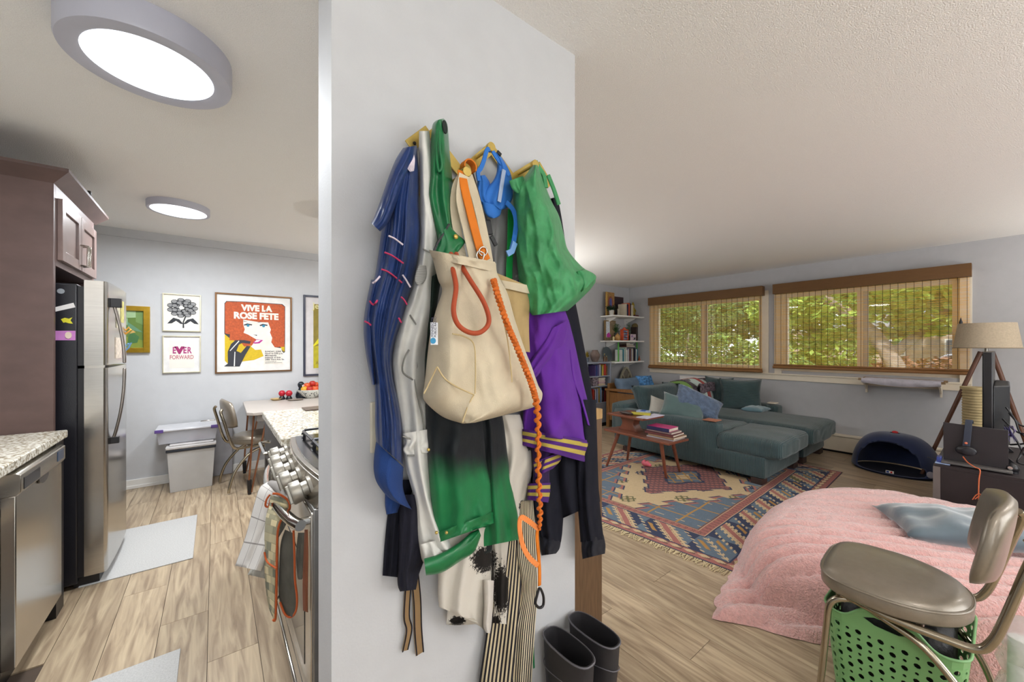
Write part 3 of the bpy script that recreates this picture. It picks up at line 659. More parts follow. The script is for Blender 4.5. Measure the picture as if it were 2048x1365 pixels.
# EVER FORWARD
t = frame('text_print', 'white print reading EVER FORWARD in a silver frame, lower of the two', -.405, -.114, 1.078, 1.447, .009, MATS['silver_frame'], mat('print_white', 'e4e2e0', .7))
MB().bb(-.355, -.165, 5.0432, 5.0438, 1.125, 1.4).build('deckled_paper', M_paper, t)
M_mag = mat('magenta_ink', '9c2a66', .7); M_mag2 = mat('rose_ink', 'b86a78', .7)
for ch, x_, sx_, bo, mm_ in [('E', -.318, .62, .003, mat('magenta_a', 'a8407a', .7)), ('V', -.279, 1.0, .008, M_mag), ('E', -.238, .62, .003, MATS['magenta_a']), ('R', -.204, .62, .003, MATS['magenta_a'])]:
    text('lettering', ch, .088, mm_, t, (x_, 5.0432, 1.273), bold=bo, sx=sx_)
text('lettering', 'FORWARD', .056, M_mag2, t, (-.261, 5.0432, 1.215), bold=.001, sx=.66)
# big poster
X0, X1, Z0, Z1 = .0, .70, 1.056, 1.905
t = frame('poster', 'large orange poster reading VIVE LA ROSE FETE in a bronze frame', X0, X1, Z0, Z1, .016, mat('bronze_frame', '6a4a2c', .3, .6), mat('poster_white', 'e2e0dc', .7))
def U(px, py):  # zoomed poster picture coordinates -> 0..1 in the frame
    l = 95+(75-95)*(py-100)/1180; r = 1178+(1150-1178)*(py-190)/1060
    u = (px-l)/(r-l); top = 100+90*u; bot = 1275-25*u
    return (u, 1-(py-top)/(bot-top))
def pp(name, pts, k, m): return poly2(t, name, [U(*p) for p in pts], X0, Z0, X1-X0, Z1-Z0, 5.0440-.0005*k, m, .0003)
M_or = mat('poster_orange', 'b55228', .7, var=.22, scale=70); M_ye = mat('poster_yellow', 'cdae1c', .7, var=.08, scale=60)
M_gl = mat('poster_black', '33343c', .7); M_fc = mat('poster_face', 'e4ddd2', .7)
pp('hair_outline', [(215, 260), (240, 228), (500, 240), (1030, 284), (1072, 320), (1062, 700), (1054, 975), (1030, 990), (985, 920), (900, 930), (590, 880), (300, 800), (205, 700)], 0, M_gl)
pp('yellow_ground', [(210, 705), (300, 790), (560, 870), (700, 935), (735, 1030), (600, 1085), (430, 1105), (245, 1135), (205, 1090)], 1, M_ye)
pp('yellow_tip', [(985, 900), (1050, 860), (1046, 965), (1030, 980)], 1, M_ye)
pp('hair', [(222, 270), (245, 238), (500, 248), (1020, 292), (1064, 325), (1055, 700), (1045, 900), (900, 905), (860, 850), (590, 870), (470, 890), (400, 800), (270, 795), (280, 710), (215, 695)], 2, M_or)
pp('face', [(462, 500), (690, 540), (812, 545), (850, 650), (835, 690), (868, 770), (850, 830), (900, 905), (1000, 920), (1020, 1150), (740, 1150), (735, 1030), (700, 935), (620, 940), (560, 890), (600, 840), (640, 790), (520, 715), (462, 690), (480, 640), (460, 570)], 3, M_fc)
pp('lips', [(590, 835), (640, 785), (735, 800), (680, 845), (610, 850)], 4, mat('poster_lips', 'b02a86', .7))
pp('teeth', [(608, 830), (640, 795), (700, 800), (660, 825)], 5, M_white)
for ex, ey in ((525, 582), (745, 592)):
    pp('eye_line', [(ex-60, ey-10), (ex-10, ey-28), (ex+60, ey-12), (ex+52, ey+4), (ex, ey-6), (ex-50, ey+5)], 4, M_gl)
    pp('iris', [(ex+22*math.cos(q*.628), ey+4+19*math.sin(q*.628)) for q in range(10)], 5, mat('iris_%d' % ex, '2f7f9c', .7))
pp('brow', [(465, 515), (540, 540), (465, 525)], 4, M_gl); pp('brow', [(640, 550), (720, 525), (700, 540)], 4, M_gl)
pp('nose_mark', [(590, 715), (650, 722), (645, 738), (625, 728)], 4, M_gl)
pp('glove', [(195, 1170), (245, 1130), (245, 960), (290, 850), (350, 795), (470, 795), (560, 815), (545, 850), (440, 835), (395, 860), (360, 950), (420, 980), (500, 880), (555, 885), (480, 1010), (430, 1110), (400, 1175)], 6, M_gl)
pp('glove_line', [(270, 945), (395, 800), (402, 812), (280, 950)], 7, M_white); pp('glove_line', [(320, 1170), (335, 960), (345, 965), (335, 1170)], 7, M_white)
def tp(s, px, py, size, m=None, **k):
    u, v_ = U(px, py); text('lettering', s, size, m or M_fc, t, (X0+u*(X1-X0), 5.0425, Z0+v_*(Z1-Z0)), **k)
tp('VIVE LA', 655, 378, .088, bold=.005, sx=.92); tp('ROSE FETE', 648, 492, .094, bold=.005, sx=.92)
for i, s_ in enumerate(['SUNDAY, JUNE 13', 'Noon to 5:00 p.m.', 'Minneapolis', 'Institute of Arts', '2400 Third Ave. So.']): tp(s_, 755, 975+i*29, .023, M_gl, align='LEFT', bold=.0007)
for i, s_ in enumerate(['CO-SPONSORED BY', 'MINNEAPOLIS ARTS COUNCIL']): tp(s_, 755, 1115+i*19, .012, M_gl, align='LEFT', bold=.0002)
# yellow poster cut by the wall edge
X0, X1, Z0, Z1 = .818, 1.5, .99, 1.945
t = frame('dancer_poster', 'yellow poster in a navy frame, half hidden by the coat wall', X0, X1, Z0, Z1, .022, mat('navy_frame', '23263a', .35), mat('pale_mat', 'c9c4c4', .7))
def U2(p): return ((p[0]-243)/(243+2*205-243)*.86, 1-(p[1]-165)/840)
def pq(name, pts, k, m): return poly2(t, name, [((p[0]-240)/370, 1-(p[1]-(160))/(850)) for p in pts], X0, Z0, X1-X0, Z1-Z0, 5.0440-.0005*k, m, .0003)
pq('print', [(298, 250), (560, 250), (560, 925), (298, 930)], 0, mat('olive_brown', '84742a', .7, var=.2, scale=15))
pq('lower_ground', [(298, 700), (560, 640), (560, 925), (298, 930)], 1, mat('olive_yellow', 'b0a41c', .7, var=.15, scale=20))
pq('glow', [(360, 340), (420, 300), (500, 310), (520, 450), (400, 470), (355, 420)], 1, mat('glow_olive', 'a09a30', .7))
pq('figure', [(400, 430), (420, 400), (500, 400), (520, 500), (500, 900), (420, 880), (380, 720), (350, 640), (300, 700), (296, 690), (350, 560), (355, 460)], 2, mat('figure_yellow', 'd6cc1e', .7))
pq('hair', [(405, 360), (430, 335), (470, 350), (465, 400), (420, 410)], 3, mat('russet', '7c4a22', .7))
text('lettering', 'Jeanne', .1, mat('poster_cream', 'd8d29a', .7), t, (X0+.1, 5.0425, 1.79), align='LEFT', bold=.001, sx=.9)
text('lettering', 'ARDENS', .055, MATS['olive_brown'], t, (X0+.13, 5.0425, 1.125), align='LEFT', sx=.9)
# ================================================================ storage bins
def clearbin(name, label, x0, x1, y0, y1, z0, z1, m, lidm, taper=.88, lidh=.03, loc=None, rim=True):
    cx, cy = (x0+x1)/2, (y0+y1)/2; t = thing(name, label, 'bin', (cx, cy, z0))
    def ring(k, z): return [(cx+(x-cx)*k, cy+(y-cy)*k, z) for x, y in ((x0, y0), (x1, y0), (x1, y1), (x0, y1))]
    w_ = .006; mb = MB(); r0, r1, r2, r3 = ring(taper, z0), ring(1, z1), ring(.97, z1), ring(taper*.97, z0+.005)
    mb.add(r0+r1+r2+r3, [(3, 2, 1, 0)]+[(4*a+i, 4*a+(i+1) % 4, 4*a+4+(i+1) % 4, 4*a+4+i) for a in range(3) for i in range(4)]+[(12, 13, 14, 15)])
    mb.build('tub', m, t, bevel=.008)
    if lidm: MB().bb(x0-.012, x1+.012, y0-.012, y1+.012, z1-.004, z1+lidh).build('lid', lidm, t, bevel=.006)
    return t
M_tote = mat('clear_grey_plastic', 'bdbbb8', .35, var=.03, alpha=.92)
M_tot2 = mat('clear_plastic', 'd2d2d8', .2, var=.03, alpha=.45)
t = clearbin('storage_bin', 'large translucent grey bin with a black bag rim on the floor', -.345, .0, 4.66, 4.98, 0, .385, M_tote, None)
rim_ = [(-.352, 4.652, 0), (.008, 4.652, 0), (.008, 4.985, 0), (-.352, 4.985, 0)]
MB().bb(-.352, .008, 4.65, 4.985, .372, .398).build('bag_rim', mat('trash_bag_black', '20242c', .4, bump=.6, bscale=40), t, bevel=.006)
MB().bb(-.355, .01, 4.648, 4.99, .398, .425).bb(-.33, -.01, 4.67, 4.97, .425, .44).build('lid', mat('pale_lid', 'c6c2c0', .45), t, bevel=.008)
MB().bb(-.13, -.05, 4.70, 4.80, .02, .30).build('contents', mat('white_paper_roll', 'dcd8d0', .7), t, bevel=.03)
t = clearbin('shallow_bin', 'shallow clear bin with purple latches on top of the large bin', -.42, .02, 4.70, 5.0, .445, .565, M_tot2, mat('frosted_lid', 'dadade', .3, alpha=.8), taper=.93, lidh=.015)
for xx in (-.40, .0):
    MB().bb(xx-.03, xx+.03, 4.678, 4.69, .555, .585).build('latch', mat('purple_latch_%s' % (xx > -.2), '5a4286', .4), t, bevel=.004)
MB().bb(-.2, -.05, 4.76, 4.9, .455, .465).build('contents', mat('pink_card', 'c87a98', .6), t)
t = thing('folded_stool', 'grey folded plastic table with a handle leaning on the far wall', 'folding table', (-.05, 5.0, 0))
MB().prism([(-.24, 0), (.15, 0), (.15, .50), (.13, .54), (.09, .56), (-.2, .56), (-.24, .52)], (0, 4.995, 0), (1, 0, 0), (0, 0, 1), (0, 1, 0), .028).build('panel', mat('grey_plastic', '97969a', .45), t, bevel=.008)
MB().tube([(-.12, 4.985, .56), (-.11, 4.985, .585), (.0, 4.985, .585), (.01, 4.985, .56)], .006, 8).build('handle', M_steel, t, smooth=True)
# ================================================================ diner chairs (one kind, two chairs)
M_vin = mat('pewter_vinyl', '8a8072', .33, .35, var=.05, scale=40, bump=.15, bscale=220, coat=.25)
M_ctube = mat('bronzed_chrome', 'a59c8a', .18, 1, var=.03)
def diner_chair(label, loc, rz, back_h=.84):
    t = thing('diner_chair', label, 'chair', loc, rz, group='diner chairs of tubular steel and pewter vinyl')
    # seat: front is +y (flat, square corners), back tapers (rounded)
    out = []
    for i in range(40):
        a = 2*math.pi*i/40; cx, sy = math.cos(a), math.sin(a)
        e = .55 if sy > 0 else .85
        out.append((math.copysign(abs(cx)**e, cx)*(.205 if sy > 0 else .205-.03*(-sy)), math.copysign(abs(sy)**e, sy)*.205))
    mb = MB(); n = 40; vs = []; layers = [(.0, .9), (.0, .97), (.008, 1.0), (.046, 1.0), (.052, .985), (.052, .965), (.066, .93), (.076, .8), (.08, .5), (.081, .02)]
    for z, k in layers: vs += [(x*k, y*k, .415+z) for x, y in out]
    fs = [tuple(range(n))[::-1]]+[(a*n+i, a*n+(i+1) % n, (a+1)*n+(i+1) % n, (a+1)*n+i) for a in range(len(layers)-1) for i in range(n)]+[tuple((len(layers)-1)*n+i for i in range(n))]
    st = mb.add(vs, fs).build('seat', M_vin, t, world=False, local=True, smooth=True)
    MB().tube([(x*1.0, y*1.0, .464) for x, y in out], .0035, 6, closed=True).build('piping', M_vin, st, local=True, smooth=True)
    # backrest: rounded slab, bowed, leaning back (towards -y)
    nb = 16; vs = []; F = []
    for side in (0, 1):
        for j in range(nb+1):
            v = j/nb
            for i in range(nb+1):
                u = -1+2*i/nb; vv = -1+2*v
                k = max(0, 1-abs(u)**5)*max(0, 1-abs(vv)**4.5); wz = k**.35
                x = u*.205*math.sqrt(1-.36*vv*vv)*(1-.05*vv); z = .71+vv*.14*math.sqrt(1-.36*u*u)
                y = -.235-.10*(v)*.45+.045*(u*u)+(.024*wz if side == 0 else -.024*wz)
                vs.append((x, y, z))
    q = (nb+1)**2
    for j in range(nb):
        for i in range(nb):
            a = j*(nb+1)+i; F += [(a, a+1, a+nb+2, a+nb+1), (q+a, q+a+nb+1, q+a+nb+2, q+a+1)]
    mb = MB().add(vs, F); o = mb.build('backrest', M_vin, t, local=True); merge(o, .0008)
    for p_ in o.data.polygons: p_.use_smooth = True
    # frame tubes: seat loop rising to the back
    def tb(name, pts, r=.0125, n_=14):
        return MB().tube(catmull(pts, 40), r, n_).build(name, M_ctube, t, local=True, smooth=True)
    for sx in (-1, 1):
        tb('back_tube', [(sx*.15, .14, .405), (sx*.185, .0, .402), (sx*.18, -.14, .398), (sx*.175, -.205, .402), (sx*.175, -.235, .44), (sx*.172, -.26, .52), (sx*.165, -.295, .66), (sx*.155, -.315, .74), (sx*.14, -.305, .765)], .0125)
        tb('leg', [(sx*.13, .04, .398), (sx*.162, .12, .394), (sx*.172, .158, .36), (sx*.176, .168, .28), (sx*.184, .178, .14), (sx*.192, .188, .012)], .0115)
        tb('leg', [(sx*.12, .1, .385), (sx*.15, .02, .375), (sx*.17, -.1, .33), (sx*.19, -.21, .2), (sx*.2, -.255, .08), (sx*.205, -.265, .012)], .0115)
    MB().tube([(-.17, .12, .396), (0, .125, .394), (.17, .12, .396)], .0115, 12).build('cross_bar', M_ctube, t, local=True, smooth=True)
    MB().tube([(-.165, -.08, .39), (0, -.08, .39), (.165, -.08, .39)], .0115, 12).build('cross_bar', M_ctube, t, local=True, smooth=True)
    return t
diner_chair('diner chair at the pale table by the far kitchen wall', (.33, 4.55, 0), -math.pi/2+.15)
# ================================================================ towels and mitts on the oven handle
def cloth(name, label, cat, rows, m, depth=.03, group=None): pass
def garment(name, rows, base, depth, m, parent, nc=40, nr=56, folds=((3, .2), (5, .7)), amp=.012, drift=.15, plane='Y', wr=.006, wsc=9, seed=0, prof=.55, hem=0, vdep=None, smooth=True, thin=None, cr=0, csc=11):
    """closed cloth body: rows = (xl, yl, xr, yr[, depth factor]) picture outlines placed at real distance 'base' (wall side) and bulging 'depth' towards the room"""
    R = catmull([tuple(r)+((1.0,) if len(r) == 4 else ()) for r in rows], nr)
    P = lambda x, y, o, u=.5: PY(x, y, base-o) if plane == 'Y' else PX(x, y, base-o) if plane == 'X' else PY(x, y, base+plane*(1-u)-o)
    mb = MB(); vs = []; uv = []
    for j, (xl, yl, xr, yr, df) in enumerate(R):
        v = j/(nr-1); env = math.sin(math.pi*min(1, .15+v*.9)/1.0*.5)
        for i in range(nc+1):
            u = i/nc; s_ = math.sin(math.pi*u)
            d = depth*df*max(0, s_)**prof
            f = 0; wm = abs(xr-xl)*.0012; am = min(amp, wm*.11)
            for k, (fr, ph) in enumerate(folds): f += am*env*min(1, s_*1.6)*math.sin(2*math.pi*(fr*.62*u+ph+drift*v*(k+1)+.35*noise.noise(Vector((v*3+seed, u*1.5, k*7+base*9)))))/(1+.6*k)
            x, y = xl+(xr-xl)*u, yl+(yr-yl)*u
            p = P(x, y, 0, u)
            f += wr*min(1, s_*2)*noise.noise(Vector((p.x*wsc+seed, p.z*wsc*.6, p.y*wsc+seed*3)))*2
            f += wr*.4*min(1, s_*2)*noise.noise(Vector((p.x*wsc*3+seed, p.z*wsc*2.2, seed*3.3+p.y*wsc)))*2
            if cr:
                q = noise.noise(Vector((p.x*csc+seed*1.3+v*2, p.z*csc*.55, seed+base*5))); q2 = noise.noise(Vector((p.x*csc*2.3+4, p.z*csc*1.1+p.x*6, seed+3)))
                f += cr*min(1, s_*3)*((.5-abs(q))*1.2+(.35-abs(q2))*.7-.5)
            vs.append(P(x, y, max(.0015, d+f), u)); uv.append((u, v))
    n1 = len(vs)
    for j, (xl, yl, xr, yr, df) in enumerate(R):
        for i in range(nc+1):
            u = i/nc; x, y = xl+(xr-xl)*u, yl+(yr-yl)*u
            vs.append(P(x, y, 0, u)); uv.append((u, j/(nr-1)))
    w_ = nc+1; fs = []
    for j in range(nr-1):
        for i in range(nc):
            a = j*w_+i; fs.append((a, a+1, a+w_+1, a+w_)); b_ = n1+a; fs.append((b_, b_+w_, b_+w_+1, b_+1))
        a = j*w_; fs.append((a, a+w_, n1+a+w_, n1+a)); a = j*w_+nc; fs.append((a, n1+a, n1+a+w_, a+w_))
    for i in range(nc):
        fs.append((i, n1+i, n1+i+1, i+1)); a = (nr-1)*w_+i; fs.append((a, a+1, n1+a+1, n1+a))
    mb.v = vs; mb.f = fs; mb.uv = uv
    o = mb.build(name, m, parent)
    for p_ in o.data.polygons: p_.use_smooth = True
    o.data.set_sharp_from_angle(angle=math.radians(75))
    return o
def fabric(name, c, rough=.8, weave=0, sheen=.04, var=.06, bump=.25, bs=350, coat=0, spec=None, **k):
    return mat(name, c, rough, var=var, scale=25, bump=bump, bscale=bs, sheen=sheen, coat=coat, spec=.22 if spec is None else spec, **k)
def grid_cloth(name, base, line, nx, ny, lw=.06):
    m = fabric(name, base); nt, N, L, b = glue(m)
    uv = N.new('ShaderNodeUVMap'); sp = N.new('ShaderNodeSeparateXYZ'); L.new(uv.outputs[0], sp.inputs[0]); outs = []
    for ax, n_ in ((0, nx), (1, ny)):
        mu = N.new('ShaderNodeMath'); mu.operation = 'MULTIPLY'; mu.inputs[1].default_value = n_; L.new(sp.outputs[ax], mu.inputs[0])
        fr = N.new('ShaderNodeMath'); fr.operation = 'FRACT'; L.new(mu.outputs[0], fr.inputs[0])
        lt = N.new('ShaderNodeMath'); lt.operation = 'LESS_THAN'; lt.inputs[1].default_value = lw; L.new(fr.outputs[0], lt.inputs[0]); outs.append(lt)
    mx = N.new('ShaderNodeMath'); mx.operation = 'MAXIMUM'; L.new(outs[0].outputs[0], mx.inputs[0]); L.new(outs[1].outputs[0], mx.inputs[1])
    c = N.new('ShaderNodeMixRGB'); L.new(mx.outputs[0], c.inputs[0]); c.inputs[1].default_value = lin(base)+(1,); c.inputs[2].default_value = lin(line)+(1,)
    L.new(c.outputs[0], b.inputs['Base Color']); return m
M_tow = grid_cloth('windowpane_towel', 'cfcbc6', '8f8a86', 4, 5, .05)
t = thing('dish_towel', 'white windowpane-check dish towel hanging at the far end of the oven handle', 'towel', PX(540, 1050, .15))
garment('front_fall', [(541, 962, 580, 985), (520, 975, 574, 1010), (508, 1010, 565, 1040), (492, 1070, 548, 1080), (470, 1132, 522, 1143)], 1.56, .035, M_tow, t, nc=24, nr=30, plane=.12, amp=.008, folds=((2, .1), (3, .5)), wr=.003)
garment('rear_fall', [(560, 985, 580, 985), (550, 1030, 576, 1040), (528, 1090, 545, 1100), (495, 1150, 530, 1158)], 1.60, .02, fabric('waffle_grey', 'a9a59b', bump=.9, bs=420), t, nc=20, nr=24, plane=.1, amp=.006, wr=.003)
MB().tube([PY(541, 968, 1.66), PY(560, 975, 1.59), PY(582, 1003, 1.50)], [.012, .02, .011], 12).build('fold', M_tow, t, smooth=True)
def tiles_mat():
    m = fabric('tile_print_cotton', 'cbbd97'); nt, N, L, b = glue(m)
    uv = N.new('ShaderNodeUVMap'); mp = N.new('ShaderNodeMapping'); mp.inputs['Scale'].default_value = (1, 1, 1); mp.inputs['Rotation'].default_value = (0, 0, 0); L.new(uv.outputs[0], mp.inputs[0])
    br = N.new('ShaderNodeTexBrick'); br.inputs['Scale'].default_value = 1; br.inputs['Brick Width'].default_value = .36; br.inputs['Row Height'].default_value = .045; br.inputs['Mortar Size'].default_value = .0015
    br.inputs['Color1'].default_value = lin('6d7264')+(1,); br.inputs['Color2'].default_value = lin('e0d2a8')+(1,); br.inputs['Mortar'].default_value = lin('9a8f72')+(1,); br.inputs['Bias'].default_value = 0
    L.new(mp.outputs[0], br.inputs['Vector']); L.new(br.outputs['Color'], b.inputs['Base Color']); return m
M_tile = tiles_mat(); M_rust = fabric('rust_binding', 'b2562c'); M_quilt = fabric('grey_quilt', '56544c', var=.15, bump=.5, bs=60)
t = thing('oven_mitt', 'double oven mitt in tile print with rust binding on the oven handle', 'oven mitt', PX(560, 1100, .17))
garment('near_pad', [(541, 990, 574, 1000), (538, 1010, 578, 1022), (531, 1040, 562, 1050), (528, 1100, 553, 1110), (530, 1160, 551, 1170), (536, 1210, 549, 1225), (546, 1238, 551, 1244)], 1.47, .025, M_tile, t, nc=20, nr=36, plane=.10, amp=.002, wr=.002)
bd = [PY(x, y, 1.455) for x, y in [(545, 988), (560, 990), (577, 1003), (579, 1020), (566, 1035), (556, 1060), (554, 1110), (553, 1180), (551, 1238), (546, 1240)]]
MB().tube(catmull(bd, 40), .0035, 8).build('binding', M_rust, t, smooth=True)
MB().tube(catmull([PY(x, y, 1.44+.1*(553-x)/24) for x, y in [(529, 1105), (533, 1122), (541, 1130), (553, 1138)]], 14), .003, 8).build('pocket_binding', M_rust, t, smooth=True)
garment('rear_pad', [(570, 1060, 589, 1068), (561, 1090, 590, 1090), (558, 1150, 591, 1150), (558, 1195, 594, 1195), (566, 1222, 592, 1222), (575, 1234, 584, 1235)], 1.40, .018, M_quilt, t, nc=20, nr=30, plane=.08, amp=.001, wr=.002)
MB().tube(catmull([PY(x, y, 1.385+.07*(594-x)/34) for x, y in [(587, 1062), (589, 1110), (590, 1160), (594, 1195), (592, 1222), (582, 1235), (570, 1229), (560, 1205)]], 30), .0033, 8).build('binding', M_rust, t, smooth=True)
MB().tube(catmull([PY(x, y, 1.57) for x, y in [(540, 990), (533, 1000), (531, 1012), (537, 1014), (541, 1000)]], 14), .0032, 8).build('loop', M_rust, t, smooth=True)
t = thing('grey_cloth', 'grey quilted pot holder with rust edge hanging nearest the handle end', 'pot holder', PX(600, 1100, .22))
garment('pad', [(596, 1066, 613, 1066), (592, 1110, 611, 1110), (594, 1150, 607, 1150), (597, 1160, 603, 1160)], 1.36, .012, M_quilt, t, nc=16, nr=20, plane=.04, amp=.002)
garment('strip', [(609, 1060, 616, 1060), (607, 1110, 617, 1110), (605, 1170, 616, 1170), (606, 1222, 616, 1226)], 1.33, .008, fabric('rust_olive', '7a4a34'), t, nc=10, nr=20, plane=.02, amp=.001, wr=.001)
# ================================================================ COAT WALL
WY = .9913
# accordion brass rack: two crossing rows of bars, pegs at the joints
rk = thing('brass_coat_rack', 'brass accordion peg rack screwed to the white coat wall', 'coat rack', PY(930, 340, .98))
def bar(p, q, Y=.972, wd=.031):
    MB().strap([PY(p[0], p[1], Y), PY(q[0], q[1], Y)], wd, .004).build('bar', M_brass, rk, bevel=.001)
bar((818, 292), (858, 262)); bar((858, 262), (925, 350), .977); bar((835, 345), (850, 395), .977); bar((925, 346), (982, 297), .972); bar((982, 297), (1035, 372), .977); bar((1020, 362), (1074, 328), .972)
bar((1074, 328), (1100, 372), .977)
def peg(px, py, Y=.92, r=.013):
    p = PY(px, py, Y); q = Vector((p.x, .978, p.z))
    MB().tube([q, p+Vector((0, .012, 0))], .005, 10).tube([p+Vector((0, .014, 0)), p+Vector((0, .012, 0)), p+Vector((0, .001, 0)), p], [r*.7, r, r, r*.92], 20).build('peg', M_brass, rk, smooth=.5)
peg(984, 293, .89); peg(1072, 328, .885); peg(935, 343, .868)
MB().lathe([(.001, .003), (.004, .003), (.005, 0)], (0, 0, 0), 12, TR(PY(829, 287, .969), rx=math.pi/2)).build('screw', M_black, rk)
# ---- fabrics
M_navy = fabric('navy_satin', '1d3468', .38, var=.12, bump=.3, bs=60, bdist=.003, coat=.15)
M_rib = fabric('navy_ribbing', '233f78', .85, bump=.6, bs=500)
M_dnavy = fabric('dark_navy_jersey', '181923', .95, sheen=0, var=.1)
M_pale = fabric('pale_grey_leather', 'dad9d3', .8, sheen=0, bump=.2, bs=120)
M_gleath = fabric('green_leather', '1f6e40', .3, sheen=0, var=.12, bump=.3, bs=90, coat=.25)
M_white_c = fabric('white_cotton', 'cdc7bf', .85)
M_tote_c = fabric('natural_canvas', 'd0c3a9', .9, bump=.6, bs=600)
M_totein = fabric('canvas_inside', 'b39a6c', .9, bump=.6, bs=600)
M_blue = fabric('harness_blue', '2f6fc0', .6)
M_nyl = fabric('green_nylon', '43905c', .42, var=.16, bump=.6, bs=45, bdist=.006)
M_pur = fabric('purple_fleece', '5f2a90', .9)
M_gold = fabric('gold_stripe', 'b8a24a', .6)
M_stripeband = stripes(fabric('purple_gold_rib', '43205f'), '43205f', 'b3a04c', 1, 1, .5)
M_orange = fabric('orange_webbing', 'd4751e', .6)
M_cord = fabric('rust_cord', 'a94a2c', .5, bump=.1)
M_gold2 = M_brass
# green leather with near-black ombre on the back panels
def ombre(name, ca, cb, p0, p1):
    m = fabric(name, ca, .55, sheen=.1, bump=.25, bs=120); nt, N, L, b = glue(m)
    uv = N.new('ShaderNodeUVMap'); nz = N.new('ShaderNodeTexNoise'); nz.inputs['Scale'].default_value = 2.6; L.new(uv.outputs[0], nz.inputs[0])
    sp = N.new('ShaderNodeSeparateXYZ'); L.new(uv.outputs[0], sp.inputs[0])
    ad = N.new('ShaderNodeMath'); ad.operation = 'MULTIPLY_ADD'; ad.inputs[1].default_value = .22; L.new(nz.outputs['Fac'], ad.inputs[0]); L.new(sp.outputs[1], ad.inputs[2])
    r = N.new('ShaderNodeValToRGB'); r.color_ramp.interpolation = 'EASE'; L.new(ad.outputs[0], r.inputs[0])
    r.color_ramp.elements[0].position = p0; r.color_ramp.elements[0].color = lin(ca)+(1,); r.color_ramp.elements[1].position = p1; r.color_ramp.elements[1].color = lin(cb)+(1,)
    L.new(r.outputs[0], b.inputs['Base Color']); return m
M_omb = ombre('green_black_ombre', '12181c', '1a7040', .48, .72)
# ---- rear layer: black sweatshirt / jacket on the right
t = thing('dark_jacket', 'near-black navy sweatshirt hanging at the right edge of the coat wall', 'jacket', PY(1150, 800, .97))
garment('body', [(1098, 398, 1115, 394), (1100, 420, 1124, 440), (1100, 520, 1142, 560), (1100, 600, 1158, 640), (1100, 700, 1180, 760), (1090, 850, 1190, 850), (1085, 960, 1196, 960), (1095, 1040, 1200, 1000), (1098, 1050, 1200, 1003)], .985, .045, M_dnavy, t, wr=.008)
garment('sleeve', [(1145, 800, 1192, 800), (1150, 900, 1195, 900), (1153, 980, 1198, 985), (1158, 1045, 1204, 1050), (1161, 1085, 1208, 1080)], .95, .04, M_dnavy, t, nc=24)
garment('cuff', [(1163, 1083, 1207, 1070), (1163, 1100, 1211, 1090), (1165, 1119, 1210, 1108)], .951, .036, fabric('black_rib', '1c1d26', .9, bump=.7, bs=500), t, nc=24, nr=12)
garment('sleeve', [(1060, 930, 1125, 930), (1065, 1000, 1128, 1000), (1075, 1050, 1125, 1060), (1080, 1075, 1122, 1085)], .972, .03, M_dnavy, t, nc=24)
garment('cuff', [(1080, 1073, 1122, 1083), (1081, 1095, 1119, 1098), (1083, 1112, 1112, 1108)], .973, .028, MATS['black_rib'], t, nc=24, nr=12)
# bright green lanyard strap and grey coat seen between harness and nylon bag
t = thing('grey_garment', 'light grey garment seen between the blue harness and green bag', 'coat', PY(990, 600, .975))
garment('panel', [(975, 400, 1022, 420), (972, 480, 1018, 480), (975, 560, 1015, 560), (985, 640, 1020, 640)], .982, .02, fabric('mid_grey_knit', '9b9a98'), t, nc=20, nr=24)
t = thing('green_strap', 'bright green flat strap hanging behind the blue harness', 'strap', PY(1020, 500, .95))
MB().strap([PY(x, y, .95) for x, y in [(1022, 420), (1021, 480), (1019, 530), (1018, 575)]], .024, .003).build('webbing', fabric('bright_green_webbing', '1fa04a', .5), t, bevel=.001)
# purple varsity sweatshirt
t = thing('purple_jacket', 'purple varsity jacket with gold striped ribbing on the right peg', 'jacket', PY(1110, 780, .93))
garment('body', [(1035, 560, 1120, 560), (1040, 620, 1135, 625), (1040, 700, 1150, 690), (1046, 780, 1165, 760), (1046, 840, 1182, 830), (1044, 862, 1192, 880), (1043, 868, 1192, 890)], .955, .085, M_pur, t, folds=((2.4, .3), (4, .1)), amp=.02, wr=.01, wsc=7, cr=.035, csc=5)
M_varsity = fabric('varsity_rib', '43205f', .85, bump=.5, bs=500)
_nt, _N, _L, _b = glue(M_varsity); _uv = _N.new('ShaderNodeUVMap'); _sp = _N.new('ShaderNodeSeparateXYZ'); _L.new(_uv.outputs[0], _sp.inputs[0]); _r = _N.new('ShaderNodeValToRGB'); _r.color_ramp.interpolation = 'CONSTANT'; _L.new(_sp.outputs[1], _r.inputs[0])
_e = _r.color_ramp.elements; _e[0].color = lin('4b2170')+(1,); _e[1].position = .16; _e[1].color = lin('b3a04c')+(1,)
for _p, _c in ((.34, '4b2170'), (.52, 'b3a04c'), (.70, '4b2170')):
    _k = _e.new(_p); _k.color = lin(_c)+(1,)
_L.new(_r.outputs[0], _b.inputs['Base Color'])
def band(name, rows, base, depth, parent, c1='43205f', c2='b3a04c'):
    """ribbing with two gold stripes built as separate raised bands"""
    R = catmull([tuple(r) for r in rows], 9)
    garment(name, [R[0], R[4], R[8]], base, depth, fabric(name+'_purple', c1, .85, bump=.5, bs=500), parent, nc=30, nr=10, amp=.004, wr=.002)
def stripe_bar(pts, Y, wpx, parent, m=None):
    P = [PY(x, y, Y) for x, y in catmull(pts, 14)]
    MB().strap(P, wpx, .003).build('gold_stripe', m or M_gold, parent)
garment('hem_rib', [(1042, 858, 1192, 884), (1041, 876, 1191, 906), (1040, 890, 1186, 929)], .96, .095, M_varsity, t, nc=40, nr=16, folds=((2.4, .3), (4, .1)), amp=.012, wr=.003)
for dy in (0, 13): pass
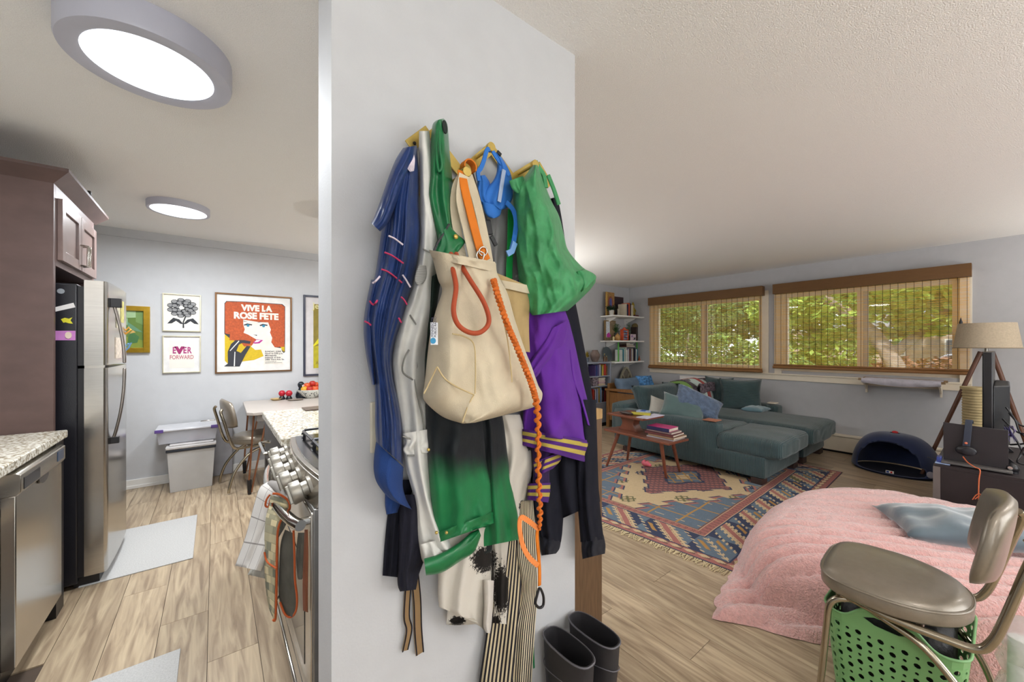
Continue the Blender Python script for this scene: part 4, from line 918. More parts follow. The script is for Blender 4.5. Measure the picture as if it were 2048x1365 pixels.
garment('sleeve', [(1062, 880, 1120, 890), (1064, 920, 1118, 910), (1066, 950, 1100, 940), (1060, 1000, 1101, 985)], .95, .05, fabric('purple_dark', '2f1a44', .9), t, nc=24, nr=24)
garment('sleeve_rib', [(1066, 926, 1120, 905), (1069, 940, 1122, 920), (1070, 955, 1106, 938)], .925, .035, M_varsity, t, nc=24, nr=12, amp=.002, wr=.001)
garment('cuff', [(1056, 968, 1101, 966), (1055, 985, 1100, 985), (1054, 1000, 1097, 1006)], .945, .05, M_varsity, t, nc=24, nr=12, amp=.002)
garment('pocket_fold', [(1137, 700, 1143, 700), (1145, 760, 1152, 760), (1160, 800, 1166, 800), (1174, 850, 1180, 852)], .915, .010, M_pur, t, nc=10, nr=20, amp=0, wr=0)
garment('gathered_fold', [(1098, 660, 1138, 640), (1075, 700, 1128, 690), (1052, 740, 1092, 735), (1045, 770, 1062, 765)], .885, .028, M_pur, t, nc=24, nr=24, amp=.004, wr=.004)
# striped apron at the bottom
M_str = stripes(fabric('black_cream_stripe', 'c9bfa6'), '1c1a24', 'c6b795', 0, 10, .52)
t = thing('striped_apron', 'black and cream vertically striped apron hanging to the floor', 'apron', PY(1030, 1200, .95))
garment('left_panel', [(1020, 1030, 1040, 1020), (1000, 1100, 1052, 1100), (985, 1180, 1052, 1180), (972, 1270, 1045, 1270), (955, 1390, 1035, 1390), (945, 1500, 1030, 1500)], .972, .035, M_str, t, folds=((2, .1), (3, .5)), amp=.01)
M_str2 = stripes(fabric('black_cream_stripe_narrow', 'c9bfa6'), '1c1a24', 'd0c4a6', 0, 11, .5)
garment('right_panel', [(1035, 1005, 1066, 1000), (1030, 1100, 1072, 1100), (1040, 1180, 1075, 1180), (1024, 1260, 1070, 1260), (1015, 1390, 1062, 1390), (1010, 1500, 1060, 1500)], .96, .03, M_str2, t, folds=((2, .4), (3, .8)), amp=.012)
MB().tube([PY(x, y, .945) for x, y in catmull([(1028, 1200), (1020, 1260), (1022, 1320), (1026, 1390)], 20)], .003, 6).build('tie', fabric('navy_tie', '20222f'), t, smooth=True)
MB().strap([PY(1066, 1290, .975), PY(1068, 1337, .975)], .006, .002).build('green_tie', fabric('green_tie', '23794a'), t)
# brown striped ties lower left
t = thing('striped_ties', 'two tan apron ties with black edges hanging below the dark skirt', 'strap', PY(825, 1250, .98))
M_tan = fabric('tan_webbing', '8d7250', .8)
for pts, w_ in (([(818, 1150), (813, 1230), (818, 1260), (810, 1302)], .018), ([(828, 1140), (834, 1200), (836, 1260), (840, 1308)], .024)):
    P = [PY(x, y, .98) for x, y in catmull(pts, 24)]; o = MB().strap(P, w_, .002).build('tie', M_tan, t)
    for sg in (-1, 1):
        MB().strap([p+Vector((sg*w_*.4, -.0018, 0)) for p in P], .003, .001).build('edge_stripe', M_dnavy, o)
# dark skirt bottom left
t = thing('dark_skirt', 'charcoal navy garment hanging below the blue satin jacket cuff', 'garment', PY(810, 1080, .97))
garment('rear_panel', [(790, 960, 835, 960), (778, 1010, 815, 1010), (770, 1080, 808, 1080), (765, 1152, 800, 1156)], .985, .02, M_dnavy, t, nc=24)
garment('front_panel', [(800, 990, 850, 990), (798, 1040, 848, 1050), (797, 1110, 850, 1110), (795, 1165, 838, 1150), (800, 1184, 832, 1180)], .968, .045, fabric('charcoal_jersey', '23232e', .95, sheen=0), t, nc=24)
# white canvas garment with black brushed patches
def patches_mat():
    m = fabric('white_brushed_black', 'c9c2b6'); nt, N, L, b = glue(m)
    tc = N.new('ShaderNodeTexCoord'); n1 = N.new('ShaderNodeTexNoise'); n1.inputs['Scale'].default_value = 150; n1.inputs['Detail'].default_value = 10; n1.inputs['Roughness'].default_value = .75; L.new(tc.outputs['Object'], n1.inputs[0])
    a = N.new('ShaderNodeAttribute'); a.attribute_name = 'col'
    sp = N.new('ShaderNodeSeparateColor'); L.new(a.outputs['Color'], sp.inputs[0])
    ad = N.new('ShaderNodeMath'); ad.operation = 'ADD'; L.new(sp.outputs[0], ad.inputs[0]); L.new(n1.outputs['Fac'], ad.inputs[1])
    gt = N.new('ShaderNodeMath'); gt.operation = 'GREATER_THAN'; gt.inputs[1].default_value = .76; L.new(ad.outputs[0], gt.inputs[0])
    c = N.new('ShaderNodeMixRGB'); L.new(gt.outputs[0], c.inputs[0]); c.inputs[1].default_value = lin('cbc5ba')+(1,); c.inputs[2].default_value = lin('1a1614')+(1,)
    L.new(c.outputs[0], b.inputs['Base Color']); return m
M_patch = patches_mat()
def paint_patches(o, blobs, parent):
    me = o.data; ca = me.color_attributes.new('col', 'FLOAT_COLOR', 'POINT'); off = parent.matrix_basis.translation
    for i, v in enumerate(me.vertices):
        p = v.co+off; d = CC*p.x+SS*p.y; l = SS*p.x-CC*p.y; x = 1024+FPX*l/d; y = HZ-(p.z-EYE)*FPX/d
        k = 0
        for bx, by, rx, ry in blobs: k = max(k, 1-math.sqrt(((x-bx)/rx)**2+((y-by)/ry)**2))
        ca.data[i].color = (max(0, min(1, k))*.62, 0, 0, 1)
t = thing('white_brush_print_coat', 'off-white cotton coat with black brushed ink patches, lowest at centre', 'coat', PY(960, 1150, .94))
blobs = [(968, 1120, 42, 44), (1003, 1180, 34, 82), (915, 1243, 26, 16), (992, 1245, 16, 24), (1046, 1015, 14, 22), (1058, 885, 10, 30)]
o = garment('rear_panel', [(985, 830, 1040, 830), (990, 900, 1062, 900), (990, 960, 1064, 945), (1000, 1000, 1048, 1010), (1000, 1060, 1030, 1060)], .955, .03, M_patch, t, nc=44, nr=60); paint_patches(o, blobs, t)
o = garment('front_panel', [(890, 1040, 990, 1060), (880, 1100, 985, 1100), (876, 1160, 982, 1160), (877, 1205, 978, 1215), (885, 1218, 972, 1252), (940, 1228, 972, 1266)], .938, .04, M_patch, t, nc=70, nr=70, amp=.008); paint_patches(o, blobs, t)
o = garment('side_panel', [(975, 1050, 1030, 1050), (985, 1120, 1026, 1120), (987, 1190, 1023, 1190), (985, 1247, 1020, 1250)], .962, .03, M_patch, t, nc=50, nr=70, amp=.004); paint_patches(o, blobs, t)
o = garment('lower_panel', [(896, 1215, 980, 1220), (893, 1240, 975, 1245), (892, 1250, 905, 1252)], .955, .015, M_patch, t, nc=50, nr=24, amp=.002); paint_patches(o, blobs, t)
garment('hem_roll', [(966, 1160, 988, 1162), (968, 1210, 986, 1210), (966, 1250, 983, 1250), (972, 1266, 980, 1268)], .915, .03, M_white_c, t, nc=16, nr=20, amp=.001)
# green leather jacket: hanging tab, collar flap and ombre body panels
t = thing('green_leather_jacket', 'dark green leather jacket with snap collar, black-green ombre body', 'jacket', PY(900, 700, .92))
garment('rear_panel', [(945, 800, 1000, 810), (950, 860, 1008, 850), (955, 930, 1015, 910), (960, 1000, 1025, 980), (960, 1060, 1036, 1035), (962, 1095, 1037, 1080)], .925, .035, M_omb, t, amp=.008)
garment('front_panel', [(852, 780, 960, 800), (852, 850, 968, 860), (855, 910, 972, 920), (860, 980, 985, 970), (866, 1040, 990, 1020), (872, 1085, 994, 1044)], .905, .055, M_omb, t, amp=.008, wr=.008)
garment('hem', [(870, 1068, 993, 1022), (872, 1077, 994, 1034), (874, 1087, 995, 1045)], .902, .06, M_gleath, t, nc=40, nr=8, amp=.006)
for (x, y) in ((873, 1066), (893, 1066), (857, 900)): MB().sphere(PY(x, y, .842), .004, 12, 8).build('snap', M_brass, t, smooth=True)
garment('side_panel', [(852, 560, 885, 540), (850, 640, 870, 640), (846, 720, 862, 720), (850, 800, 860, 800)], .935, .03, fabric('black_green_lining', '1d2b24', .7), t, nc=16, nr=30)
garment('collar_outer', [(872, 241, 887, 237), (865, 250, 893, 244), (862, 275, 896, 258), (860, 310, 899, 300), (857, 350, 904, 350), (853, 390, 908, 392), (862, 430, 912, 430), (873, 470, 914, 466), (878, 500, 912, 490)], .93, .05, M_gleath, t, folds=((2.2, .1), (4, .5)), amp=.014, nc=36, nr=60, cr=.008, csc=9)
MB().prism([(.007*math.cos(a), .017*math.sin(a)) for a in [i*.4488 for i in range(14)]], PY(889, 255, .884), (1, 0, .15), (-.15, 0, 1), (0, -1, 0), .004).build('collar_shade_patch', mat('collar_hollow_shade', '1a2420', .8), t, bevel=.001)  # dark plate painting the shade inside the collar loop's hollow
MB().tube([PY(x, y, Y) for x, y, Y in catmull([(879, 262, .872), (880, 300, .872), (884, 330, .874), (878, 343, .878), (874, 320, .88), (873, 285, .88)], 30)], .0035, 8).build('collar_fold', M_gleath, t, smooth=True)
garment('collar_flap', [(878, 470, 898, 450), (875, 490, 914, 468), (870, 505, 930, 482), (868, 520, 926, 492), (890, 524, 912, 510), (897, 530, 903, 527)], .885, .02, M_gleath, t, nc=24, nr=24, amp=.003, wr=.004)
MB().lathe([(.001, .004), (.0035, .004), (.005, .002), (.006, .003), (.006, 0)], (0, 0, 0), 16, TR(PY(911, 474, .866), rx=math.pi/2)).build('snap', M_brass, t, smooth=True)
zp = [PY(x, y, .868) for x, y in catmull([(898, 449), (888, 466), (876, 485), (868, 503)], 30)]
z_ = MB()
for p in zp: z_.box(p, (.005, .004, .0022))
z_.build('zip', M_black, t)
garment('green_waist_trim', [(848, 1118, 852, 1152), (880, 1108, 884, 1146), (915, 1088, 918, 1125), (940, 1068, 948, 1104), (957, 1058, 962, 1072)], .885, .018, M_gleath, t, nc=14, nr=40, amp=.002, wr=.003)
garment('inner_lining', [(905, 1085, 985, 1050), (915, 1100, 985, 1075), (925, 1112, 984, 1100), (940, 1118, 975, 1108)], .928, .02, fabric('black_lining', '1c2322', .8), t, nc=20, nr=20, amp=.004)
# pale grey jacket behind/left of the green one
t = thing('pale_grey_jacket', 'long pale grey leather jacket with seams, right of the navy satin', 'jacket', PY(830, 700, .94))
garment('body', [(838, 262, 858, 262), (838, 330, 868, 330), (840, 420, 872, 420), (839, 500, 880, 510), (826, 570, 872, 560), (808, 620, 872, 620), (792, 670, 866, 670), (784, 720, 862, 720), (788, 760, 860, 760), (796, 810, 860, 810), (803, 860, 862, 870), (808, 920, 866, 940), (828, 1000, 872, 1000), (832, 1060, 900, 1060), (840, 1110, 930, 1090), (852, 1134, 950, 1076)], .945, .05, M_pale, t, nr=110, amp=.012, wr=.008, folds=((2.2, .2), (4.2, .6)), cr=.014, csc=8)
M_seam = fabric('seam_grey', '8b8a84', .7)
for pts in ([(820, 630), (835, 655), (842, 675)], [(828, 690), (834, 730), (828, 750), (832, 780), (845, 830), (850, 870)], [(805, 873), (825, 878), (850, 866)], [(815, 912), (835, 910), (852, 903)], [(846, 498), (860, 505), (876, 512)], [(818, 700), (808, 720), (806, 745), (826, 760)]):
    MB().tube([PY(x, y, .897) for x, y in catmull(pts, 14)], .0022, 6).build('seam', M_seam, t, smooth=True)
garment('knee_fold', [(805, 868, 862, 858), (812, 885, 864, 880), (806, 900, 864, 892), (814, 912, 864, 905)], .91, .02, M_pale, t, nc=24, nr=20, amp=.007, folds=((2, .1), (5, .2)))
garment('lower_sleeve', [(840, 1090, 878, 1080), (846, 1110, 892, 1098), (850, 1135, 900, 1110)], .91, .02, M_pale, t, nc=16, nr=12)
garment('mesh_panel', [(838, 530, 852, 532), (832, 545, 854, 545), (830, 560, 852, 558), (834, 570, 846, 568)], .9, .006, stripes(fabric('pale_mesh', 'b8b6b0'), '8f8e8a', 'c9c8c2', 1, 14, .4), t, nc=12, nr=14, amp=0, wr=0)
# navy satin jacket
t = thing('navy_satin_jacket', 'blue satin team jacket with pink and white piping, leftmost on the rack', 'jacket', PY(780, 650, .93))
garment('body', [(803, 306, 834, 296), (790, 350, 838, 350), (772, 410, 838, 410), (762, 470, 840, 470), (752, 540, 832, 540), (738, 600, 816, 600), (733, 650, 802, 650), (740, 700, 786, 700), (748, 750, 786, 750), (750, 800, 796, 800), (750, 850, 804, 850), (752, 884, 806, 930)], .945, .075, M_navy, t, nr=90, nc=56, folds=((5.2, .2), (9.5, .6)), amp=.012, wr=.006, wsc=12, cr=.010, csc=8)
garment('rear_sleeve', [(742, 560, 765, 560), (730, 620, 752, 620), (727, 660, 750, 660), (732, 710, 750, 710), (744, 770, 752, 770)], .955, .05, M_navy, t, nc=24, nr=36, folds=((2, .2), (3, .6)))
garment('collar', [(806, 296, 834, 291), (792, 318, 830, 318), (778, 352, 810, 362), (763, 395, 794, 408), (750, 430, 776, 446), (742, 446, 760, 463)], .895, .05, M_navy, t, nc=24, nr=50, folds=((1.2, .2), (5, .6)), amp=.006, wr=.008, cr=.01, csc=18)
garment('rib_cuff', [(752, 884, 807, 935), (748, 915, 806, 955), (748, 945, 806, 975), (756, 970, 812, 998), (780, 998, 822, 1016), (815, 1016, 825, 1020)], .935, .055, M_rib, t, nc=36, nr=36, amp=.003, wr=.003)
garment('waistband_rear', [(770, 985, 812, 1000), (770, 1010, 800, 1012), (773, 1030, 795, 1026)], .965, .02, M_rib, t, nc=16, nr=12, amp=.002)
garment('inner_label', [(812, 305, 826, 302), (810, 318, 830, 318), (814, 335, 829, 335), (820, 344, 828, 342)], .866, .006, fabric('label_white', 'cfc4cf', .5, var=.3, bump=.5), t, nc=12, nr=12, amp=0, wr=.003)
M_pk = fabric('pink_piping', 'b8325c', .5); M_wp = fabric('white_piping', 'd9cbd6', .5)
for pts, m_ in (([(777, 472), (790, 478), (806, 490)], M_wp), ([(769, 505), (785, 512), (807, 527)], M_pk), ([(763, 539), (778, 545), (804, 566)], M_pk), ([(745, 567), (752, 562), (760, 553)], M_wp), ([(805, 550), (812, 560), (821, 575)], M_wp), ([(739, 602), (747, 610), (755, 601)], M_pk), ([(802, 594), (808, 600), (814, 610)], M_pk), ([(729, 643), (736, 646), (742, 651)], M_pk), ([(797, 636), (800, 641), (803, 646)], M_pk)):
    MB().tube([PY(x, y, .862 if x > 750 else .885) for x, y in catmull(pts, 10)], .0022, 6).build('piping', m_, t, smooth=True)
# ---- tote bag
t = thing('canvas_tote_bag', 'natural canvas tote bag hung at the middle of the rack', 'bag', PY(960, 700, .85))
TB = .85
garment('rear_lining', [(990, 545, 1056, 572), (1000, 580, 1060, 590), (1010, 640, 1058, 650), (1020, 700, 1060, 705)], .88, .01, M_totein, t, nc=20, nr=16, amp=.002, wr=.002)
o = garment('body', [(858, 500, 992, 527), (866, 520, 994, 545), (876, 560, 1002, 562), (884, 582, 1016, 590), (872, 620, 1030, 640), (862, 660, 1050, 700), (856, 700, 1062, 730), (850, 760, 1076, 770), (846, 790, 1085, 790), (852, 806, 1073, 812), (885, 834, 1020, 828), (925, 848, 950, 846)], TB, .11, M_tote_c, t, nc=60, nr=90, folds=((1.9, .15), (3.7, .6)), amp=.012, wr=.012, wsc=6, prof=.5, cr=.022, csc=7)
garment('mouth_hem', [(858, 500, 990, 524), (860, 506, 992, 534), (864, 516, 992, 545)], TB-.01, .10, M_tote_c, t, nc=50, nr=8, amp=.006, wr=.002)
garment('mouth_hem', [(1000, 560, 1058, 571), (1002, 566, 1058, 577), (1006, 576, 1059, 588)], .873, .012, M_tote_c, t, nc=20, nr=6, amp=.001, wr=.001)
M_canv2 = fabric('canvas_seam', 'c9b488', .8)
for pts, Y in (([(874, 734), (862, 760), (848, 788)], .775), ([(874, 734), (890, 758), (915, 775), (948, 790)], .735), ([(948, 790), (935, 815), (925, 846)], .74), ([(905, 668), (930, 674), (948, 690), (951, 740), (950, 788)], .73), ([(1000, 610), (1015, 680), (1022, 740), (1024, 765)], .735)):
    MB().tube([PY(x, y, Y) for x, y in catmull(pts, 20)], .0018, 6).build('seam', M_canv2, t, smooth=True)
q0, q1 = PY(861, 645, .765), PY(875, 690, .765)
lb = MB().bb(q0.x, q1.x, .763, .766, q1.z, q0.z).build('woven_label', mat('label_tag', 'dfe2e6', .6), t)
MB().lathe([(.0035, 0), (.0065, 0), (.0065, .001), (.0035, .001)], (0, 0, 0), 20, TR(PY(866, 682, .7625), rx=math.pi/2)).build('label_ring', mat('label_blue', '1f86b4', .5), lb)
M_lt = mat('label_text', '3a3450', .6)
Rv = Matrix.Rotation(-math.pi/2, 4, 'Y') @ Matrix.Rotation(math.pi/2, 4, 'X')
text('label_text', 'MINNESOTA', .0078, M_lt, lb, PY(867, 675, .7625), R=Rv, align='LEFT', ext=.0003, world=True); text('label_text', 'PUBLIC RADIO', .0068, M_lt, lb, PY(872.5, 675, .7625), R=Rv, align='LEFT', ext=.0003)
for pts, w_, Y in (([(925, 352), (912, 380), (910, 430), (925, 520)], .026, .89), ([(928, 350), (922, 400), (935, 460), (948, 522)], .03, .87), ([(936, 350), (952, 400), (966, 460), (978, 524)], .028, .885)):
    P = [PY(x, y, Y) for x, y in catmull(pts, 24)]
    MB().strap(P, w_, .003).build('handle', M_tote_c, t, bevel=.001)
# grey-brown webbing behind the straps
t = thing('brown_strap', 'dark brown strap crossing behind the orange leash', 'strap', PY(950, 450, .9))
MB().strap([PY(x, y, .905) for x, y in catmull([(940, 345), (955, 400), (962, 460), (955, 525)], 20)], .02, .003).build('webbing', fabric('brown_webbing', '4a4038'), t)
t = thing('black_buckle_strap', 'black side-release buckle hanging right of the cream strap', 'buckle', PY(985, 470, .9))
MB().strap([PY(975, 440, .91), PY(980, 470, .91)], .018, .008).build('socket', M_black, t, bevel=.002)
MB().strap([PY(982, 472, .91), PY(992, 492, .91)], .014, .005).build('prongs', M_black, t, bevel=.002)
# rust cord loop
t = thing('cord_loop', 'rust-red rubber cord loop hanging over the tote front', 'cord', PY(935, 600, .73))
MB().tube([PY(x, y, Y) for x, y, Y in catmull([(902, 508, .80), (906, 540, .755), (912, 575, .73), (907, 620, .72), (915, 648, .718), (935, 664, .716), (958, 666, .716), (975, 652, .718), (977, 632, .72), (965, 600, .722), (940, 560, .735), (922, 530, .76), (912, 508, .80)], 80)], .0056, 10).build('cord', M_cord, t, smooth=True)
# ---- orange leash
t = thing('orange_leash', 'orange dog leash with coiled bungee and looped handle', 'leash', PY(1050, 800, .8))
_c = PY(935, 340, .89)
MB().strap([Vector((_c.x+.018*math.cos(a), .885, _c.z+.004+.018*math.sin(a))) for a in [-.5+(math.pi+.8)*i/18 for i in range(19)]], .024, .004, side=(0, 1, 0)).build('peg_loop', M_orange, t, bevel=.001)
MB().strap([PY(x, y, Y) for x, y, Y in catmull([(923, 342, .875), (926, 360, .87), (931, 385, .865), (942, 430, .86), (955, 480, .86), (965, 515, .86)], 40)], .025, .0045).build('handle_webbing', M_orange, t, bevel=.0012)
MB().strap([PY(x, y, Y) for x, y, Y in [(962, 500, .856), (972, 522, .856)]], .03, .006).build('webbing_end', M_orange, t, bevel=.0015)
MB().tube([PY(966+8*math.cos(a*.524), 503+9*math.sin(a*.524), .85) for a in range(12)], .002, 8, closed=True).build('ring', M_chrome, t, smooth=True)
MB().tube([PY(x, y, .845) for x, y in catmull([(956, 503), (953, 512), (958, 521), (965, 520), (968, 508), (960, 503)], 24)], .002, 8).build('clip', M_chrome, t, smooth=True)
path = catmull([(987, 560, .76), (998, 600, .735), (1015, 650, .725), (1032, 690, .722), (1050, 735, .722), (1065, 775, .73), (1073, 810, .74), (1076, 860, .765), (1076, 920, .79), (1078, 980, .81), (1080, 1030, .83), (1079, 1060, .84)], 420)
pp_ = []; rr_ = []
for i, (x, y, Y) in enumerate(path):
    a = i*2*math.pi/(6.2 if i < 220 else 13); k = 3.2 if i < 220 else 4.2
    fade = min(1, (420-i)/40)
    pp_.append(PY(x+k*fade*math.cos(a), y+1.2*fade*math.sin(a), Y-.006*math.sin(a)*fade)); rr_.append(.0052 if i < 260 else .0042)
MB().tube(pp_, rr_, 7).build('bungee_cover', fabric('orange_bungee', 'cf6a24', .6), t, smooth=True)
MB().tube([PY(*p) for p in path[::8]], [.006 if i < 30 else .0035 for i in range(len(path[::8]))], 8).build('bungee_core', M_orange, t, smooth=True)
M_or2 = fabric('light_orange_webbing', 'e88a4a', .6)
MB().strap([PY(x, y, Y) for x, y, Y in catmull([(1076, 1058, .845), (1056, 1042, .84), (1042, 1036, .838), (1039, 1055, .838), (1045, 1090, .838), (1058, 1115, .84), (1076, 1132, .845)], 40)], .0145, .003).build('handle_loop', M_or2, t, bevel=.0008)
MB().strap([PY(x, y, .846) for x, y in catmull([(1078, 1050), (1074, 1070), (1077, 1110), (1079, 1140), (1079, 1172)], 24)], .011, .004).build('end_strap', M_orange, t, bevel=.001)
MB().tube([PY(x, y, .845) for x, y in catmull([(1078, 1178), (1073, 1195), (1071, 1208), (1078, 1216), (1086, 1212), (1087, 1195), (1082, 1180), (1078, 1178)], 40)], .004, 8).build('carabiner', M_black, t, smooth=True)
# ---- blue harness
t = thing('dog_harness', 'royal blue mesh dog harness on the tall middle peg', 'harness', PY(990, 380, .9))
garment('back_panel', [(988, 304, 998, 308), (994, 322, 1012, 328), (993, 345, 1022, 350), (986, 362, 1025, 372), (972, 378, 1026, 392), (966, 395, 1022, 404), (972, 406, 1014, 416), (996, 418, 1004, 420)], .915, .025, M_blue, t, nc=24, nr=36, amp=.003, wr=.003)
garment('chest_panel', [(956, 352, 970, 350), (954, 372, 980, 366), (955, 395, 985, 388), (964, 410, 990, 402)], .922, .018, M_blue, t, nc=16, nr=20, amp=.002)
garment('lower_flap', [(964, 404, 1004, 412), (968, 420, 1003, 420), (974, 432, 1000, 431), (982, 437, 993, 436)], .90, .014, M_blue, t, nc=16, nr=12, amp=0)
MB().strap([PY(x, y, .885) for x, y in ((1008, 340), (1004, 365), (998, 404))], .012, .003).build('reflective_strip', mat('silver_strip', '9fb0cc', .3, .3), t)
for pts, w_ in (([(980, 300), (974, 300), (968, 320), (962, 336), (956, 345), (958, 362)], .012), ([(985, 302), (996, 320), (1010, 336), (1018, 352)], .012), ([(1012, 405), (1026, 420), (1032, 445), (1028, 480), (1023, 500)], .016)):
    MB().strap([PY(x, y, .892) for x, y in catmull(pts, 24)], w_, .004).build('strap', M_blue, t, bevel=.001)
MB().strap([PY(x, y, .888) for x, y in ((1030, 485), (1024, 503), (1014, 508))], .018, .005).build('strap_end', mat('clear_blue', '6f9fd8', .3), t, bevel=.001)
MB().strap([PY(x, y, .89) for x, y in ((994, 303), (1002, 311))], .01, .005).build('buckle', M_black, t, bevel=.001)  # black piece standing in for the shaded side of the peg
# ---- green nylon bag
t = thing('green_nylon_bag', 'crinkled green nylon shopping bag on the rightmost peg', 'bag', PY(1090, 480, .88))
garment('body', [(1066, 330, 1076, 330), (1050, 352, 1086, 358), (1030, 372, 1102, 400), (1026, 400, 1118, 432), (1030, 450, 1128, 470), (1032, 500, 1136, 500), (1036, 545, 1160, 530), (1040, 580, 1190, 556), (1048, 608, 1184, 575), (1054, 626, 1160, 600), (1060, 632, 1135, 622)], .93, .12, M_nyl, t, nc=60, nr=80, folds=((2.6, .1), (5.3, .5)), amp=.010, wr=.012, wsc=9, seed=5, prof=.6, cr=.022, csc=10)
garment('folded_corner', [(1018, 362, 1046, 352), (1024, 378, 1052, 368), (1034, 388, 1054, 380)], .865, .014, M_nyl, t, nc=16, nr=12, amp=.002)
for pts in ([(1050, 366), (1062, 345), (1070, 330), (1076, 326)], [(1092, 376), (1088, 352), (1078, 336), (1072, 326)], [(1096, 350), (1108, 380), (1118, 410)]):
    MB().strap([PY(x, y, .9) for x, y in catmull(pts, 20)], .016, .006).build('handle', M_nyl, t, bevel=.002)
garment('base_corner', [(1150, 545, 1168, 538), (1150, 560, 1188, 548), (1152, 575, 1192, 558), (1158, 588, 1178, 572)], .87, .03, M_nyl, t, nc=16, nr=16, amp=.003)
# ---- rubber boots
M_rub = mat('black_rubber', '29272a', .6, var=.12, scale=30)
def boot(label, cx, cy, zt, ang):
    t = thing('rubber_boot', label, 'boot', (cx, cy, 0), ang, group='pair of black rubber boots')
    n = 28; mb = MB(); vs = []; prof = [(.13, .052, .06, 0), (.135, .055, .05, .03), (.125, .05, .045, .07), (.08, .045, .02, .11), (.066, .044, 0, .16), (.07, .046, 0, .22), (.076, .047, 0, .28), (.08, .047, 0, zt-.02), (.082, .047, 0, zt-.002), (.0825, .0475, 0, zt)]
    inner = [(.0785, .0435, 0, zt), (.076, .042, 0, zt-.02), (.07, .04, 0, .2)]
    for a, b_, oy, z in prof+inner:
        for i in range(n):
            q = 2*math.pi*i/n; cx_, sy_ = math.cos(q), math.sin(q); e = .72
            vs.append((math.copysign(abs(sy_)**e, sy_)*b_, math.copysign(abs(cx_)**e, cx_)*a+oy*1.0, z))
    m_ = len(prof)+len(inner)
    fs = [tuple(range(n))[::-1]]+[(a*n+i, a*n+(i+1) % n, (a+1)*n+(i+1) % n, (a+1)*n+i) for a in range(m_-1) for i in range(n)]+[tuple((m_-1)*n+i for i in range(n))]
    o = mb.add(vs, fs).build('shaft', M_rub, t, local=True, smooth=True)
    ring = lambda a, b_, z: [(math.copysign(abs(math.sin(2*math.pi*i/n))**.72, math.sin(2*math.pi*i/n))*b_, math.copysign(abs(math.cos(2*math.pi*i/n))**.72, math.cos(2*math.pi*i/n))*a, z+(.0 if z > zt-.01 else .01*math.sin(4*math.pi*i/n))) for i in range(n)]
    MB().tube(ring(.0825, .0475, zt-.002), .0028, 6, closed=True).build('rim', mat('rim_rubber_%d' % int(cx*1000), '5e5c62', .5), t, local=True, smooth=True)
    MB().tube(ring(.0795, .0472, zt-.085), .0016, 6, closed=True).build('welt_line', MATS['rim_rubber_%d' % int(cx*1000)], t, local=True, smooth=True)
    MB().prism([(x*1.04, y*1.02) for x, y in [(math.copysign(abs(math.sin(2*math.pi*i/n))**.72, math.sin(2*math.pi*i/n))*.054, math.copysign(abs(math.cos(2*math.pi*i/n))**.72, math.cos(2*math.pi*i/n))*.132+.06) for i in range(n)]], (0, 0, 0), (1, 0, 0), (0, 1, 0), (0, 0, 1), .02).build('sole', M_black, t, local=True, bevel=.003)
    return t
# wooden panel beyond the partition edge
t = thing('leaning_board', 'narrow brown wooden board standing behind the coat wall edge', 'board', (1.27, 1.2, 0))
MB().bb(1.075, 1.465, 1.185, 1.215, 0, 1.045).build('board', M_bwood, t, bevel=.002)
MB().bb(1.075, 1.467, 1.183, 1.217, 1.0, 1.047).build('top_edge', M_oak, t, bevel=.002)
b1 = boot('left one of the two black rubber boots, standing against the coat wall', .912, .878, .368, math.pi); b1.scale = (.95, 1.2, 1)
b2 = boot('right one of the two black rubber boots, at the coat wall corner', 1.037, .876, .368, math.pi+.03); b2.scale = (.95, 1.2, 1)
# ================================================================ LIVING ROOM
# ---- corduroy chaise sectional
def cord(name, ax):
    m = mat(name, '2f4547', .75, var=.16, scale=7, sheen=.25); nt, N, L, b = glue(m)
    tc = N.new('ShaderNodeTexCoord'); wv = N.new('ShaderNodeTexWave'); wv.bands_direction = ax; wv.inputs['Scale'].default_value = 26; wv.inputs['Distortion'].default_value = .6; wv.inputs['Detail'].default_value = 1
    L.new(tc.outputs['Object'], wv.inputs['Vector']); bp = N.new('ShaderNodeBump'); bp.inputs['Strength'].default_value = .7; bp.inputs['Distance'].default_value = .006
    L.new(wv.outputs['Fac'], bp.inputs['Height']); L.new(bp.outputs[0], b.inputs['Normal']); return m
M_cx = cord('teal_corduroy', 'Y'); M_cy = cord('teal_corduroy_cross', 'X')
M_foot = mat('dark_wood_foot', '33211c', .5)
def soft_box(x0, x1, y0, y1, z0, z1, r=.05, n=14, crown=.03, wob=.006, seed=0):
    """upholstered block: rounded edges, crowned top, slightly uneven"""
    mb = MB(); cx, cy, cz = (x0+x1)/2, (y0+y1)/2, (z0+z1)/2; hx, hy, hz_ = (x1-x0)/2, (y1-y0)/2, (z1-z0)/2
    bm = bmesh.new(); bmesh.ops.create_cube(bm, size=2); bmesh.ops.subdivide_edges(bm, edges=bm.edges[:], cuts=n, use_grid_fill=True)
    bm.verts.ensure_lookup_table(); vs = []
    for v in bm.verts:
        p = [v.co.x*hx, v.co.y*hy, v.co.z*hz_]; q = [max(-h+r, min(h-r, c)) for c, h in zip(p, (hx, hy, hz_))]
        d = Vector(p)-Vector(q)
        if d.length > 1e-6: d = d.normalized()*r
        p = Vector(q)+d
        if v.co.z > .0: p.z += crown*(1-v.co.x**2)*(1-v.co.y**2)*v.co.z
        w_ = Vector((p.x+cx, p.y+cy, p.z+cz)); p = p+p.normalized()*wob*noise.noise(w_*5+Vector((seed, 0, 0)))*2
        vs.append((p.x+cx, p.y+cy, p.z+cz))
    bm.verts.index_update(); mb.add(vs, [tuple(v.index for v in f.verts) for f in bm.faces]); bm.free()
    return mb
